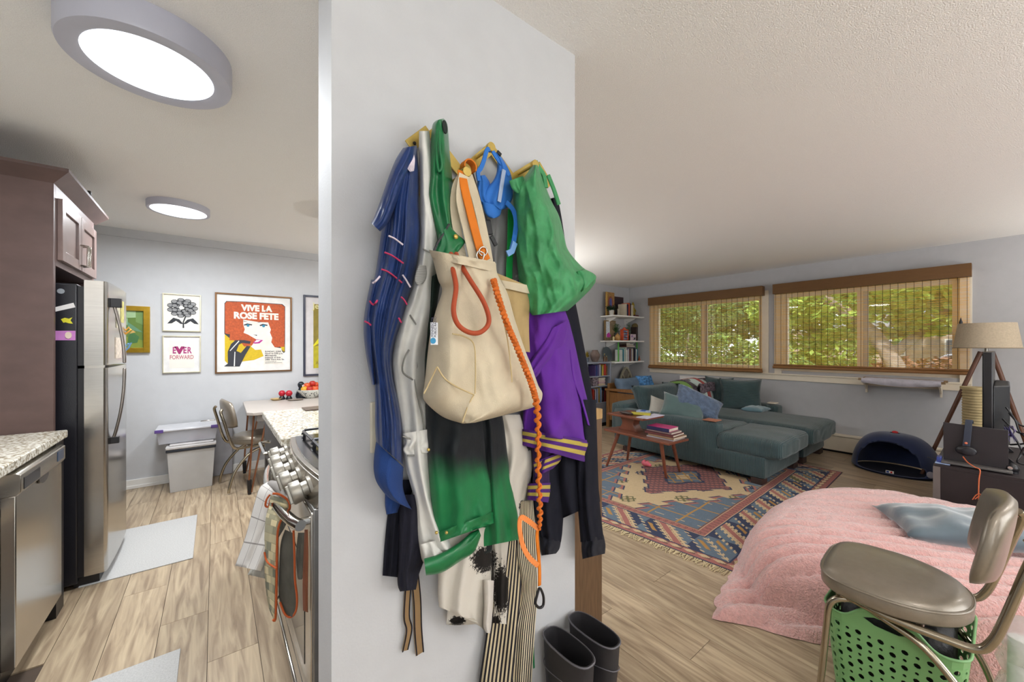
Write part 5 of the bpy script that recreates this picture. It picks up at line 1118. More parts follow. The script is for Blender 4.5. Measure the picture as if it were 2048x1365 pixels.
s = thing('sectional_sofa', 'deep teal corduroy sofa with two chaises under the windows', 'sofa', (5.1, 2.2, 0))
M_b = M_cy
soft_box(4.13, 5.13, 1.40, 3.15, .065, .28, .025, 8, 0, .002).build('chaise_base', M_cx, s, smooth=True)
soft_box(5.27, 6.08, 1.40, 3.15, .065, .28, .025, 8, 0, .002).build('chaise_base', M_cx, s, smooth=True)
soft_box(4.13, 4.30, 1.845, 3.15, .20, .535, .03, 10, .01, .004).build('arm', M_cx, s, smooth=True)
soft_box(5.93, 6.12, 1.86, 3.15, .20, .545, .035, 10, .01, .004).build('arm', M_cx, s, smooth=True)
soft_box(4.16, 6.1, 3.0, 3.22, .2, .60, .04, 12, .01, .004).build('back_frame', M_cx, s, smooth=True)
soft_box(4.14, 4.98, 1.27, 1.86, .265, .445, .05, 18, .022, .01, 1).build('seat_cushion', M_cx, s, smooth=True)
soft_box(4.29, 4.98, 1.84, 2.98, .27, .452, .05, 18, .02, .01, 2).build('seat_cushion', M_cx, s, smooth=True)
soft_box(5.02, 5.94, 1.25, 2.98, .265, .46, .055, 20, .025, .012, 4).build('seat_cushion', M_cx, s, smooth=True)
for x, y in ((4.22, 1.48), (5.05, 1.46), (4.2, 2.95), (5.35, 1.46), (6.0, 1.46)): MB().bb(x-.08, x+.05, y-.05, y+.05, 0, .068).build('foot', M_foot, s, bevel=.003)
def cushion(name, label, w_, d_, h_, loc, rx=0, ry=0, rz=0, m=None, wr=.01, seed=1, cat='cushion', parts=True, n=18, p=2.6, grp=None):
    t = thing(name, label, cat, loc, group=grp); t.rotation_euler = (rx, ry, rz)
    o = pillow_mb(w_, d_, h_, n, p, .1, wr, seed).build('cover', m, t, local=True); merge(o)
    for q in o.data.polygons: q.use_smooth = True
    return t
# long back bolster: wide cushion leaning on the back frame, from the left end
cushion('back_cushion', 'long slouching teal back cushion behind the side table', 1.2, .46, .28, (4.92, 2.93, .61), rx=math.radians(68), rz=.0, m=M_cy, wr=.05, seed=3, p=4)
cushion('back_cushion', 'teal back cushion under the colourful blanket', .85, .48, .26, (5.5, 2.95, .60), rx=math.radians(70), m=M_cy, wr=.04, seed=8, p=4)
cushion('throw_cushion', 'teal corduroy cushion leaning sideways at the window end of the sofa', .46, .46, .15, (5.84, 2.58, .66), rx=math.radians(90), rz=math.radians(78), ry=0, m=M_cy, wr=.02, seed=4)
cushion('throw_cushion', 'square teal cushion propped on the far sofa arm', .52, .46, .18, (5.80, 2.27, .66), rx=math.radians(80), rz=math.radians(-62), m=M_cx, wr=.02, seed=5)
cushion('throw_cushion', 'flat pale teal cushion lying at the far arm of the sofa', .34, .26, .08, (5.72, 2.05, .50), m=mat('pale_teal', '5f7e88', .7, sheen=.5), seed=6)
M_chen = mat('blue_grey_chenille', '4f5f76', .85, var=.28, scale=28, bump=.9, bscale=55, bdist=.01, sheen=.4)
cushion('throw_cushion', 'white cushion tucked behind the teal one above the side table', .34, .36, .11, tuple(PX(1326, 824, 4.36)), rx=.5, ry=-1.0, rz=.2, m=mat('oat_linen', 'a9a59c', .85, bump=.3), seed=7)
cushion('throw_cushion', 'sage green velvet cushion leaning on the near sofa arm', .30, .50, .15, tuple(PX(1366, 819, 4.36)), rx=.55, ry=-1.05, rz=.1, m=mat('sage_velvet', '3c5553', .6, var=.1, sheen=.8), seed=9, wr=.01)
cushion('throw_cushion', 'textured blue-grey chenille bolster leaning beside the green cushion', .30, .56, .19, tuple(PX(1395, 808, 4.52)), rx=.75, ry=-.9, rz=.05, m=M_chen, seed=11, wr=.02)
t = thing('coaster', 'flat terracotta wood coaster on the near sofa arm', 'coaster', (4.2, 1.9, .548)); MB().bb(4.14, 4.28, 1.86, 2.0, .548, .556).build('slab', mat('terracotta', 'a4674c', .6), t, bevel=.002)
t = thing('coaster', 'cream coaster on the far sofa arm by the window wall', 'coaster', (6.02, 1.95, .56)); MB().bb(5.96, 6.08, 1.9, 2.0, .56, .572).build('slab', M_cream, t, bevel=.002)
# folded blanket over the back
t = thing('folded_blanket', 'green, white and red patterned blanket draped over the sofa back', 'blanket', (5.2, 2.95, .7))
M_bl = mat('blanket_dark', '4a4248', .85, var=.9, scale=22, bump=.4)
def drape(x0, x1, name, m, ro=0, z1=.53, zt=.82):
    x0, x1 = 5.16+(x0-5.02)*1.72, 5.16+(x1-5.02)*1.72
    pts = [(x0, 2.64-ro, z1), (x0, 2.66-ro, z1+.12), (x0, 2.72-ro, zt-.05), (x0, 2.84, zt+ro), (x0, 3.02, zt-.03+ro)]
    C = catmull([(p[1], p[2]) for p in pts], 18); mb = MB(); nx = 6; vs = []
    for y, z in C:
        for i in range(nx+1):
            xx = x0+(x1-x0)*i/nx; vs.append((xx, y+.012*math.sin(xx*23), z+.012*math.sin(xx*17)))
    m1 = len(vs); vs += [(x, y+.012, z-.014) for x, y, z in vs]; w_ = nx+1; fs = []
    for j in range(17):
        for i in range(nx): a = j*w_+i; fs += [(a, a+1, a+w_+1, a+w_), (m1+a, m1+a+w_, m1+a+w_+1, m1+a+1)]
        a = j*w_; fs += [(a, a+w_, m1+a+w_, m1+a), (a+nx, m1+a+nx, m1+a+nx+w_, a+nx+w_)]
    for i in range(nx): a = 17*w_+i; fs += [(i, m1+i, m1+i+1, i+1), (a, a+1, m1+a+1, m1+a)]
    return mb.add(vs, fs).build(name, m, t, smooth=True)
drape(5.02, 5.12, 'green_edge', mat('lime_knit', '6d8f45', .85), .01)
drape(5.10, 5.20, 'dark_fold', M_bl, .02)
drape(5.18, 5.28, 'white_panel', mat('pale_aqua_knit', 'b4c4bf', .85, bump=.3), .03)
drape(5.275, 5.31, 'red_stripe', mat('brick_red_knit', '9c4844', .85), .036)
drape(5.30, 5.42, 'white_panel', MATS['pale_aqua_knit'], .03)
drape(5.41, 5.48, 'dark_fold', M_bl, .025)
drape(5.12, 5.46, 'upper_fold', mat('plum_print', '5d5058', .85, var=1.0, scale=35), .05, z1=.70, zt=.80)
# window air-conditioner box below the left window
t = thing('wall_air_conditioner', 'white-framed grey grille unit in the wall below the left window', 'air conditioner', (6.2, 3.03, .7))
MB().bb(6.21, 6.25, 2.70, 3.38, .50, .84).build('frame', M_white, t, bevel=.004)
MB().bb(6.2, 6.215, 2.78, 3.27, .53, .80).build('grille', mat('grille_grey', '77726c', .5), t, bevel=.002)
v = MB()
for i in range(12): v.bb(6.194, 6.2, 2.79, 3.26, .54+i*.021, .549+i*.021)
v.build('slats', mat('slat_grey', '9a958e', .5), t)['kind'] = 'stuff'
MB().bb(6.21, 6.25, 2.63, 2.70, .74, .83).build('control_knob_box', M_black, t)
t = thing('blue_cup', 'small bright blue cup in front of the wall air conditioner', 'cup', PX(1365, 764, 6.12)); p = PX(1365, 768, 6.12)
MB().lathe([(.028, 0), (.035, .07), (.03, .07), (.025, .01), (.001, .01)], tuple(p), 16).build('shell', mat('cobalt', '2440b0', .4), t, smooth=True)
# ---- side table, two tiers
t = thing('side_table', 'two-tier teak step side table with splayed legs beside the sofa', 'table', (3.65, 2.3, 0))
MB().prism([(3.40, 1.96), (3.74, 1.94), (3.80, 2.72), (3.44, 2.76)], (0, 0, .398), (1, 0, 0), (0, 1, 0), (0, 0, 1), .022).build('lower_top', M_teak, t, bevel=.003)
MB().prism([(3.44, 2.27), (3.79, 2.24), (3.82, 2.68), (3.46, 2.72)], (0, 0, .578), (1, 0, 0), (0, 1, 0), (0, 0, 1), .022).build('upper_top', M_teak, t, bevel=.003)
hg = [(-.10+.03*math.sin(math.pi*i/10), i/10) for i in range(11)]
poly = [(2.42+.05*math.sin(math.pi*i/10), .42+.158*i/10) for i in range(11)]+[(2.66-.05*math.sin(math.pi*i/10), .578-.158*i/10) for i in range(11)]
MB().prism(poly, (3.57, 0, 0), (0, 1, 0), (0, 0, 1), (1, 0, 0), .12).build('support', M_teak, t, bevel=.003)
for (x, y, dx, dy) in [(3.50, 2.60, -.05, .13), (3.72, 2.60, .10, .12), (3.50, 2.10, .1, .0), (3.70, 2.10, .2, .02)]:
    MB().tube([(x, y, .40), (x+dx, y+dy, .0)], [.021, .013], 12).build('leg', M_teak, t, smooth=.5)
def book(label, x0, x1, y0, y1, z0, th, col, pages=True, rz=0, group=None, spine=None, spcol=None):
    cx, cy = (x0+x1)/2, (y0+y1)/2; w_, d_ = x1-x0, y1-y0
    t = thing('book', label, 'book', (cx, cy, z0), rz, group=group)
    m = mat('cover_'+col+str(len(MATS)), col, .4)
    a = MB().box((0, 0, th-.002), (w_, d_, .003)).box((0, 0, .002), (w_, d_, .003)).box((-w_/2+.0015, 0, th/2), (.003, d_, th-.002))
    a.build('cover', m, t, local=True)
    MB().box((.003, 0, th/2), (w_-.01, d_-.008, th-.006)).build('pages', mat('pages%d' % len(MATS), 'd8cfbe', .8), t, local=True)
    return t
G = 'stacked books on the side table lower shelf'
zz = .4205
for lab, x0, x1, y0, y1, th, col, rz in [('white thin book at the bottom of the side table stack', 3.50, 3.72, 1.97, 2.26, .012, 'b8b4b8', .02), ('tan hardcover second from the bottom of the side table stack', 3.50, 3.74, 1.96, 2.24, .02, '9c7c60', -.03), ('maroon hardcover in the middle of the side table stack', 3.50, 3.73, 1.98, 2.28, .02, '6c3b3c', .05), ('grey-pink book under the magenta one in the stack', 3.52, 3.72, 2.0, 2.27, .018, '8e7474', .0), ('thick book with magenta cover and navy spine topping the stack', 3.52, 3.71, 2.03, 2.27, .034, 'b4246c', .04)]:
    b_ = book(lab, x0, x1, y0, y1, zz, th, col, rz=rz, group=G); zz += th+.0008
sp = MB().box((-.0965, 0, .017), (.003, .24, .033)).build('spine', mat('navy_spine', '23264f', .4), b_, local=True)
text('spine_lettering', 'the best of the garden', .02, mat('spine_white', 'c8c8d8', .6), b_, (-.0985, -.0, .01), R=Matrix.Rotation(-math.pi/2, 4, 'Z') @ Matrix.Rotation(math.pi/2, 4, 'X'), world=False, ext=.0003) if False else None
mgm = mat('magazine_white', 'c2bfd0', .5)
t = thing('magazine', 'pale magazine overhanging the right edge of the side table top', 'magazine', (3.6, 2.33, .601)); MB().bb(3.47, 3.80, 2.235, 2.36, .6005, .606).build('pages', mgm, t)
t = thing('yellow_booklet', 'yellow booklet on the upper tier of the side table', 'booklet', (3.66, 2.4, .601)); xf(MB().box((0, 0, .006), (.11, .2, .011)), TR((3.64, 2.42, .607), rz=.5)).build('cover', mat('booklet_yellow', 'b8ad3c', .5), t)
t = thing('blue_white_box', 'small blue and white packet behind the yellow booklet', 'packet', (3.78, 2.42, .601)); xf(MB().box((0, 0, .012), (.1, .13, .024)), TR((3.765, 2.47, .601), rz=.3)).build('box', mat('packet_white', 'a9b4cc', .5), t)
xf(MB().box((0, 0, .0245), (.09, .05, .002)), TR((3.765, 2.47, .601), rz=.3)).build('blue_band', mat('packet_blue', '2c4f9c', .5), t)
t = thing('sunglasses_case', 'dark brown remote-shaped case on the left of the side table top', 'case', (3.53, 2.55, .601)); MB().sphere((3.53, 2.53, .618), .028, 16, 10, (1, 3.2, .6)).build('body', mat('dark_brown_case', '3a2c28', .4), t, smooth=True)
# rubber toy on the rug
p = PZ(1293, 933, .012); t = thing('rubber_toy', 'small coral pink rubber toy lying on the rug', 'toy', (p.x, p.y, .01))
MB().tube([(p.x-.0, p.y+.05, .04), (p.x, p.y+.03, .045), (p.x, p.y+.01, .036), (p.x, p.y-.01, .044), (p.x, p.y-.03, .036), (p.x, p.y-.055, .03)], [.02, .034, .026, .032, .022, .012], 14).build('body', mat('coral_rubber', 'dd6a78', .4), t, smooth=True)
# ---- rug: woven pattern computed per cell on a dense grid
RA, RB, RC, RD = Vector((2.43, .95, 0)), Vector((2.2, 3.0, 0)), Vector((5.2, 3.06, 0)), Vector((5.25, 1.06, 0))
rug = thing('area_rug', 'large patterned kilim rug in blue, rose and cream under the sofa', 'rug', (3.7, 2, 0))
c_navy, c_blue, c_rose, c_cream, c_brown, c_gold, c_green, c_plum = [lin(c) for c in ('333b55', '60707f', 'a0665f', 'c4ad88', '74504a', 'ad8348', '6c6848', '6f4f50')]
NU, NV = 560, 380; LU, LV = 2.9, 2.03
def tri(x): x = x % 1; return 2*x if x < .5 else 2-2*x
def pat(u, v):
    """u along the length (0 at the near fringe), v across; metres"""
    du = min(u, LU-u); dv = min(v, LV-v); d = min(du, dv); along = v if du < dv else u
    q = lambda x, s: math.floor(x/s)*s
    if d < .035: return c_rose if d > .008 else c_navy
    if d < .085:
        k = tri(along/.09); e = (d-.035)/.05
        return c_cream if abs(e-.5) < .5*k*.8 else (c_rose if (int(along/.045) % 2) else c_brown)
    if d < .095: return c_navy
    if d < .32:
        e = (d-.095)/.225; s_ = along/.36; cell = int(s_); fx_ = s_-cell
        # slanted rose bars between toothed blue hooks
        sl = (fx_-e*.62) % 1
        if abs(sl-.12) < .10:
            return c_rose if abs(sl-.12) < .075 else c_cream
        if abs(sl-.12) < .125: return c_brown if int(d/.012) % 2 else c_cream
        tooth = .06*((q(d, .018)/.036) % 1 > .4)
        if .34-tooth < sl < .62+tooth:
            if abs(sl-.48) < .05 and .3 < e < .7: return c_gold
            return c_navy if cell % 2 else c_blue
        if .70-tooth < sl < .88+tooth: return c_blue if cell % 2 else c_green if (cell % 3 == 0 and e > .5) else c_navy
        return c_cream
    if d < .33: return c_navy
    if d < .40:
        e = (d-.33)/.07; k = (along/.05) % 1
        return c_brown if (abs(e-.5) < .36 and .25 < k < .75 and (int(k*8)+int(e*6)) % 2) else (c_rose if .06 < e < .94 else c_cream)
    if d < .41: return c_brown
    # field: blue corners with stepped cream hexagon, central plum medallion
    x = (u-LU/2)/(LU/2-.41); y = (v-LV/2)/(LV/2-.41); ax, ay = abs(x), abs(y)
    st = .07*(1 if ((u % .2) < .1) else 0); m = ay+ax*.92
    if m > 1.02+st*2:
        zz_ = (tri((u+v)*2.2)+tri((u-v)*2.2))/2
        if abs(zz_-.5) < .035: return c_gold
        if abs(tri(u*3.1+.3)-.5) < .03 and abs(tri(v*3.1)-.5) < .22: return c_cream
        return c_blue
    if m > .98+st*2: return c_rose
    if m > .955+st*2: return c_navy
    st2 = .07*(1 if ((u % .2) < .1) else 0); m2 = ay*1.1+ax*1.25
    if m2 < .30+st2*.5:
        a_ = tri(u*8); b2 = tri(v*8)
        return c_gold if abs(a_-b2) < .18 else (c_cream if m2 < .14 else c_blue)
    if m2 < .36+st2*.5: return c_navy
    if m2 < .74+st2: return c_plum if (int(u/.03)+int(v/.03)) % 3 else c_rose
    if m2 < .77+st2: return c_navy
    # small hooked figures scattered on cream
    gx, gy = (u % .36)/.36-.5, (v % .30)/.30-.5
    r_ = abs(gx)+abs(gy)
    if r_ < .30 and (abs(abs(gx)-abs(gy)) < .045 or abs(r_-.2) < .03): return c_navy if (int(u/.36)+int(v/.3)) % 2 else c_green
    if r_ < .08: return c_gold
    return c_cream
vs = []; cols = []; fs = []
def rp(a, b_): return (RA*(1-a)+RD*a)*(1-b_)+(RB*(1-a)+RC*a)*b_
me = bpy.data.meshes.new('woven_field'); nv = 0
for i in range(NU+1):
    for j in range(NV+1):
        p = rp(i/NU, j/NV); vs.append((p.x-3.7, p.y-2, .0085+.0015*math.sin(i*.11)*math.sin(j*.07)))
for i in range(NU):
    for j in range(NV):
        a = i*(NV+1)+j; fs.append((a, a+NV+1, a+NV+2, a+1)); c_ = pat((i+.5)/NU*LU, (j+.5)/NV*LV); cols.append(c_)
me.from_pydata(vs, [], fs)
ca = me.color_attributes.new('col', 'FLOAT_COLOR', 'CORNER')
buf = []
for c_ in cols: buf += [c_[0], c_[1], c_[2], 1.0]*4
ca.data.foreach_set('color', buf)
M_rug = mat('kilim_wool', 'b09070', .95, attr='col', bump=.8, bscale=170, bdist=.003)
nt, N, L, b = glue(M_rug)
nz = N.new('ShaderNodeTexNoise'); nz.inputs['Scale'].default_value = 45; nz.inputs['Detail'].default_value = 5; hv = N.new('ShaderNodeHueSaturation'); mr = N.new('ShaderNodeMapRange'); mr.inputs[3].default_value = .72; mr.inputs[4].default_value = 1.22
at = [n for n in N if n.bl_idname == 'ShaderNodeAttribute'][0]; L.new(nz.outputs[0], mr.inputs[0]); L.new(mr.outputs[0], hv.inputs['Value']); L.new(at.outputs['Color'], hv.inputs['Color']); L.new(hv.outputs[0], b.inputs['Base Color'])
me.materials.append(M_rug); o = bpy.data.objects.new('woven_field', me); COL.objects.link(o); o.parent = rug
MB().add([tuple(RA+Vector((0, 0, .001))), tuple(RB+Vector((0, 0, .001))), tuple(RC+Vector((0, 0, .001))), tuple(RD+Vector((0, 0, .001)))]+[tuple(p+Vector((0, 0, .007))) for p in (RA, RB, RC, RD)], [(3, 2, 1, 0), (4, 5, 6, 7), (0, 1, 5, 4), (1, 2, 6, 5), (2, 3, 7, 6), (3, 0, 4, 7)]).build('backing', mat('rug_back', '6b4c48', .9), rug)
fm = MB(); rnd = random.Random(3)
for k in range(230):
    a = k/229; p = RA*(1-a)+RB*a; dr = Vector((-1, -.12+rnd.uniform(-.5, .5), 0)).normalized(); l = rnd.uniform(.045, .075)
    fm.tube([p+Vector((.004, 0, .005)), p+dr*l*.5+Vector((0, rnd.uniform(-.004, .004), .006)), p+dr*l+Vector((0, rnd.uniform(-.01, .01), .003))], [.0035, .0025, .002], 5)
for k in range(200):
    a = k/199; p = RD*(1-a)+RC*a; dr = Vector((1, rnd.uniform(-.4, .4), 0)).normalized(); l = rnd.uniform(.02, .035)
    fm.tube([p+Vector((-.003, 0, .005)), p+dr*l+Vector((0, 0, .002))], [.003, .002], 4)
fm.build('fringe', mat('fringe_cream', 'cdbd98', .95), rug, smooth=True)['kind'] = 'stuff'
# ---- pink plush floor bed
M_plush = mat('pink_plush', 'dba6a0', .95, var=.13, scale=60, bump=1, bscale=120, bdist=.012, sheen=.8)
bed = thing('plush_floor_bed', 'large pink channelled faux-fur floor bed beside the rug', 'floor bed', (3.4, .2, 0))
outl = [Z_ for Z_ in [(1.965, .87), (2.12, .93), (2.33, .965), (2.75, 1.04), (3.3, 1.06), (3.75, .98), (4.1, .72), (4.22, .42), (4.24, 0), (4.2, -.5), (3.9, -1.0), (3.3, -1.15), (2.8, -.9), (2.62, -.5), (2.5, -.2), (2.36, .15), (2.27, .38), (2.17, .51), (2.04, .74)]]
outl_c = catmull(outl+[outl[0]], 161)[:-1]
mb = MB(); vs = []; nr_ = 60; n = len(outl_c); cxp = Vector((3.3, .1))
for j in range(nr_+1):
    r_ = 1-j/nr_
    for k, (x, y) in enumerate(outl_c):
        px, py = cxp.x+(x-cxp.x)*(r_), cxp.y+(y-cxp.y)*(r_)
        edge = 1-r_
        lowc = math.exp(-(((x-2.0)/.42)**2+((y-.75)/.45)**2))   # thin corner flap at the near left
        edge2 = max(0, edge-.16*lowc)
        h_ = .235*(1-math.exp(-edge2*14))**.8*(1-.0*lowc)+.03*min(1, edge*30)
        # channels fan out from the far right
        ang = math.atan2(py+.9, px-4.6); dist = math.hypot(px-4.6, py+.9)
        sx_ = px*.66+py*.75+.05*math.sin(px*2.2)-.10*math.exp(-((px-2.1)/.5)**2)
        ch = abs(math.sin(sx_*math.pi/.125))**.6
        h_ += (.05*ch-.018)*min(1, edge*12)*(1-.55*max(0, min(1, (px-2.6)/1.6)))
        kk = 1+.022*ch*math.exp(-edge*9)*(1 if px < 3.2 else 0); px, py = cxp.x+(px-cxp.x)*kk, cxp.y+(py-cxp.y)*kk
        h_ -= .05*math.exp(-(((px-3.35)/.5)**2+((py-.1)/.45)**2))
        h_ += .008*noise.noise(Vector((px*9, py*9, 0)))+.003*noise.noise(Vector((px*40, py*40, 3)))*min(1, edge*20)
        px += .006*noise.noise(Vector((px*30, py*30, 7))); vs.append((px, py, max(.004, h_)))
fs = [(j*n+k, j*n+(k+1) % n, (j+1)*n+(k+1) % n, (j+1)*n+k) for j in range(nr_) for k in range(n)]
b0 = len(vs); vs += [(x, y, .002) for x, y in outl_c]; fs += [(b0+(k+1) % n, b0+k, k, (k+1) % n) for k in range(n)]+[tuple(b0+k for k in range(n))[::-1]]
o = mb.add(vs, fs).build('cover', M_plush, bed, smooth=True); bed_cover = o
cushion('velvet_pillow', 'slate blue velvet pillow lying on the pink floor bed', .62, .46, .15, (3.42, .17, .30), rx=.0, ry=math.radians(-4), rz=math.radians(-62), m=mat('slate_velvet', '4f616b', .55, var=.14, scale=9, sheen=.9, bump=.2, bscale=30), seed=21, wr=.03, cat='pillow')
# ---- giant baseball-cap pet bed
cap = thing('cap_pet_bed', 'navy pet bed shaped like a giant baseball cap with red button', 'pet bed', (5.78, .78, 0))
M_cap = mat('navy_felt', '1d2a4e', .85, var=.1, sheen=.3); M_cin = mat('dark_felt_lining', '15172a', .95)
ax = 0.36; ay = .29; Hc = .40; cx, cy = 5.78, .73; vs = []; fs = []; nu, nvv = 40, 20
# dome with an opening facing the camera (-x, slightly +y)
def domep(i, j, k=1.0):
    th = 2*math.pi*i/nu; ph = math.pi/2*j/nvv
    r_ = math.cos(ph)**.62 if ph < math.pi/2-1e-6 else 0
    return Vector((cx+ay*1.05*k*r_*math.cos(th), cy+ax*k*r_*math.sin(th), .012+Hc*k*math.sin(ph)**1.15))
keep = []
for k_ in (1.0, .9):
    for j in range(nvv+1):
        for i in range(nu): vs.append(domep(i, j, k_))
def openface(i, j):
    th = 2*math.pi*(i+.5)/nu; d = (th-math.radians(172)+math.pi) % (2*math.pi)-math.pi
    return abs(d) < math.radians(50) and 1 <= j and (d/math.radians(50))**2+((j-1)/12.0)**2 < 1
q_ = (nvv+1)*nu
for j in range(nvv):
    for i in range(nu):
        if openface(i, j): continue
        a = j*nu+i; b_ = j*nu+(i+1) % nu; fs.append((a, b_, b_+nu, a+nu)); fs.append((q_+a, q_+a+nu, q_+b_+nu, q_+b_))
        for (di, dj, e0, e1) in ((1, 0, b_, b_+nu), (-1, 0, a+nu, a), (0, 1, b_+nu, a+nu), (0, -1, a, b_)):
            if 0 <= j+dj < nvv and openface((i+di) % nu, j+dj): fs.append((e0, q_+e0, q_+e1, e1))
o = MB().add(vs, fs).build('crown', M_cap, cap, smooth=True)
md = o.modifiers.new('smooth', 'SMOOTH'); md.factor = .5; md.iterations = 10
MB().lathe([(.001, .012), (.9, .012), (.92, .0)], (0, 0, 0), 40, Matrix.Translation((cx, cy, 0)) @ Matrix.Diagonal((ay*1.02, ax, 1, 1))).build('floor_pad', M_cin, cap)
MB().sphere((cx, cy, .012+Hc+.004), .026, 14, 10, (1, 1, .6)).build('button', mat('red_button', 'c0262c', .6), cap, smooth=True)
pk = [(cx-.05-.15*0+.16*math.cos(a), cy-ax+.02-.17*math.sin(a)) for a in [math.pi*i/14 for i in range(15)]]
MB().prism(pk, (0, 0, .012), (1, 0, 0), (0, 1, 0), (0, 0, 1), .018).build('brim', mat('brim_blue', '243a78', .8), cap, bevel=.005)
p0_ = domep(21.2, 1.0, 1.012)
lg = MB().box((0, 0, 0), (.004, .06, .026), TR((cx-.306, cy+.0, .05), rz=.05)).build('league_patch', M_white, cap)
MB().box((0, 0, 0), (.003, .02, .018), TR((cx-.309, cy+.015, .05), rz=.05)).build('patch_blue', mat('patch_blue', '22408c', .5), lg)
MB().box((0, 0, 0), (.003, .014, .018), TR((cx-.309, cy-.012, .05), rz=.05)).build('patch_red', MATS['red_button'], lg)
MB().sphere((cx-.20, cy-ax+.085, .07), .028, 12, 8, (.3, 1, 1.2)).build('side_patch', mat('grey_patch', '8a8690', .6), cap, smooth=True)
# ---- TV stand, laptop, headphones, TV, lamp
M_std = mat('black_brown_laminate', '231b1c', .5, var=.06)
s = thing('tv_stand', 'dark brown-black media stand at the right edge of the picture', 'stand', (4.9, .1, 0))
MB().bb(4.29, 5.55, -.14, .335, .43, .455).build('top', M_std, s, bevel=.002)
for a_, b_ in ((4.29, 4.315), (5.525, 5.55), (4.9, 4.92)): MB().bb(a_, b_, -.14, .335, 0, .43).build('side_panel', M_std, s, bevel=.002)
MB().bb(4.315, 5.525, -.14, .32, .04, .06).bb(4.315, 5.525, -.12, .3, .22, .235).build('shelf', M_std, s)
MB().bb(4.284, 4.292, .30, .337, 0, .44).build('edge_trim', mat('grey_edge', '6c6460', .4), s)
MB().bb(4.315, 5.525, -.14, -.13, .06, .43).build('back_panel', M_std, s)
# laptop seen from behind (lid faces the camera)
t = thing('laptop', 'open dark grey laptop with its lid towards the camera on the stand', 'laptop', (4.4, .13, .456))
M_lap = mat('laptop_grey', '2c292c', .4)
MB().bb(4.335, 4.64, -.03, .30, .462, .478).build('base', mat('laptop_base', '6c6866', .4, .4), t, bevel=.003)
MB().add([(4.40, .292, .48), (4.40, -.012, .48), (4.385, -.012, .755), (4.385, .292, .765), (4.41, .292, .48), (4.41, -.012, .48), (4.395, -.012, .755), (4.395, .292, .765)], [(0, 1, 2, 3), (7, 6, 5, 4), (0, 4, 5, 1), (1, 5, 6, 2), (2, 6, 7, 3), (3, 7, 4, 0)]).build('lid', M_lap, t, bevel=.002)
MB().bb(4.37, 4.42, .28, .3, .463, .472).build('hinge', M_black, t)
t = thing('headphones', 'black headphones with an orange dot hanging over the laptop lid', 'headphones', (4.38, .2, .7))
P = [PX(x, y, X_) for x, y, X_ in [(1940, 846, 4.43), (1938, 842, 4.39), (1936, 860, 4.372), (1934, 880, 4.37), (1932, 895, 4.365)]]
MB().strap(catmull(P, 20), .035, .012, side=(0, 1, 0)).build('headband', mat('headband_navy', '2c3444', .5), t, bevel=.003)
c_ = PX(1932, 902, 4.355)
MB().sphere(c_, .04, 18, 12, (.55, 1.35, .9)).build('ear_cup', M_black, t, smooth=True); MB().sphere(c_+Vector((-.018, -.012, -.004)), .03, 16, 10, (.4, 1.2, .9)).build('ear_pad', mat('pad_black', '232228', .8), t, smooth=True)
MB().sphere(PX(1932, 887, 4.352), .0085, 12, 8).build('orange_dot', mat('salmon', 'd07050', .5), t, smooth=True)
t = thing('orange_cable', 'thin orange cable hanging from the headphones down the stand', 'cable', PX(1960, 950, 4.27))
M_oc = mat('orange_cable', 'cc6a40', .5)
MB().tube([PX(x, y, X_) for x, y, X_ in catmull([(1926, 914, 4.34), (1935, 925, 4.30), (1950, 935, 4.275), (1960, 941, 4.265), (1958, 960, 4.265), (1957, 985, 4.262), (1957, 1000, 4.26)], 40)], .0035, 6).build('cord', M_oc, t, smooth=True)
MB().tube([PX(x, y, 4.25) for x, y in catmull([(1945, 1000), (1952, 991), (1960, 989), (1975, 997), (1978, 1003), (1962, 992), (1950, 999)], 40)], .003, 6).build('coil', M_oc, t, smooth=True)
t = thing('television', 'flat television seen edge-on behind the laptop', 'television', (5.0, .07, .46))
MB().bb(4.5, 5.52, .058, .104, .56, 1.30).build('panel', M_black, t, bevel=.006)
MB().bb(4.505, 5.515, .104, .107, .58, 1.285).build('screen', mat('screen_dark', '101014', .08), t)
MB().prism([(4.6, .058), (5.4, .058), (5.3, -.02), (4.7, -.02)], (0, 0, .6), (1, 0, 0), (0, 1, 0), (0, 0, 1), .45).build('rear_housing', mat('tv_back', '16181c', .45), t, bevel=.01)
for x_ in (4.75, 5.25): MB().prism([(-.04, .456), (.2, .456), (.2, .466), (.1, .58), (.06, .58), (-.04, .466)], (x_, 0, 0), (0, 1, 0), (0, 0, 1), (1, 0, 0), .02).build('stand_foot', M_black, t)
t = thing('cable_tangle', 'tangle of black cables behind the television on the stand', 'cables', (4.5, -.08, .5))
rc = random.Random(5)
for pts in ([(2012, 815, 4.62), (2030, 840, 4.6), (2040, 865, 4.6), (2060, 880, 4.6)], [(2005, 838, 4.62), (2030, 862, 4.6), (2048, 868, 4.58), (2070, 866, 4.6)], [(2010, 850, 4.62), (2032, 880, 4.6), (2045, 905, 4.55), (2055, 920, 4.5)], [(2020, 890, 4.62), (2048, 888, 4.6), (2070, 880, 4.6)], [(2048, 895, 4.5), (2040, 912, 4.5), (2035, 925, 4.45), (2050, 930, 4.45)], [(2018, 826, 4.63), (2040, 850, 4.63), (2060, 855, 4.6)]):
    MB().tube([PX(*p) for p in catmull(pts, 20)], .006, 6).build('cable', M_black, t, smooth=True)
t = thing('small_webcam', 'small black round speaker on the stand right of the laptop', 'speaker', (4.36, -.04, .456)); c_ = PX(2024, 922, 4.42)
MB().sphere((4.42, c_.y, .49), .034, 16, 12).build('body', M_black, t, smooth=True); MB().cyl((4.42, c_.y, .456), (4.42, c_.y, .47), .03, n=16).build('base', M_black, t)
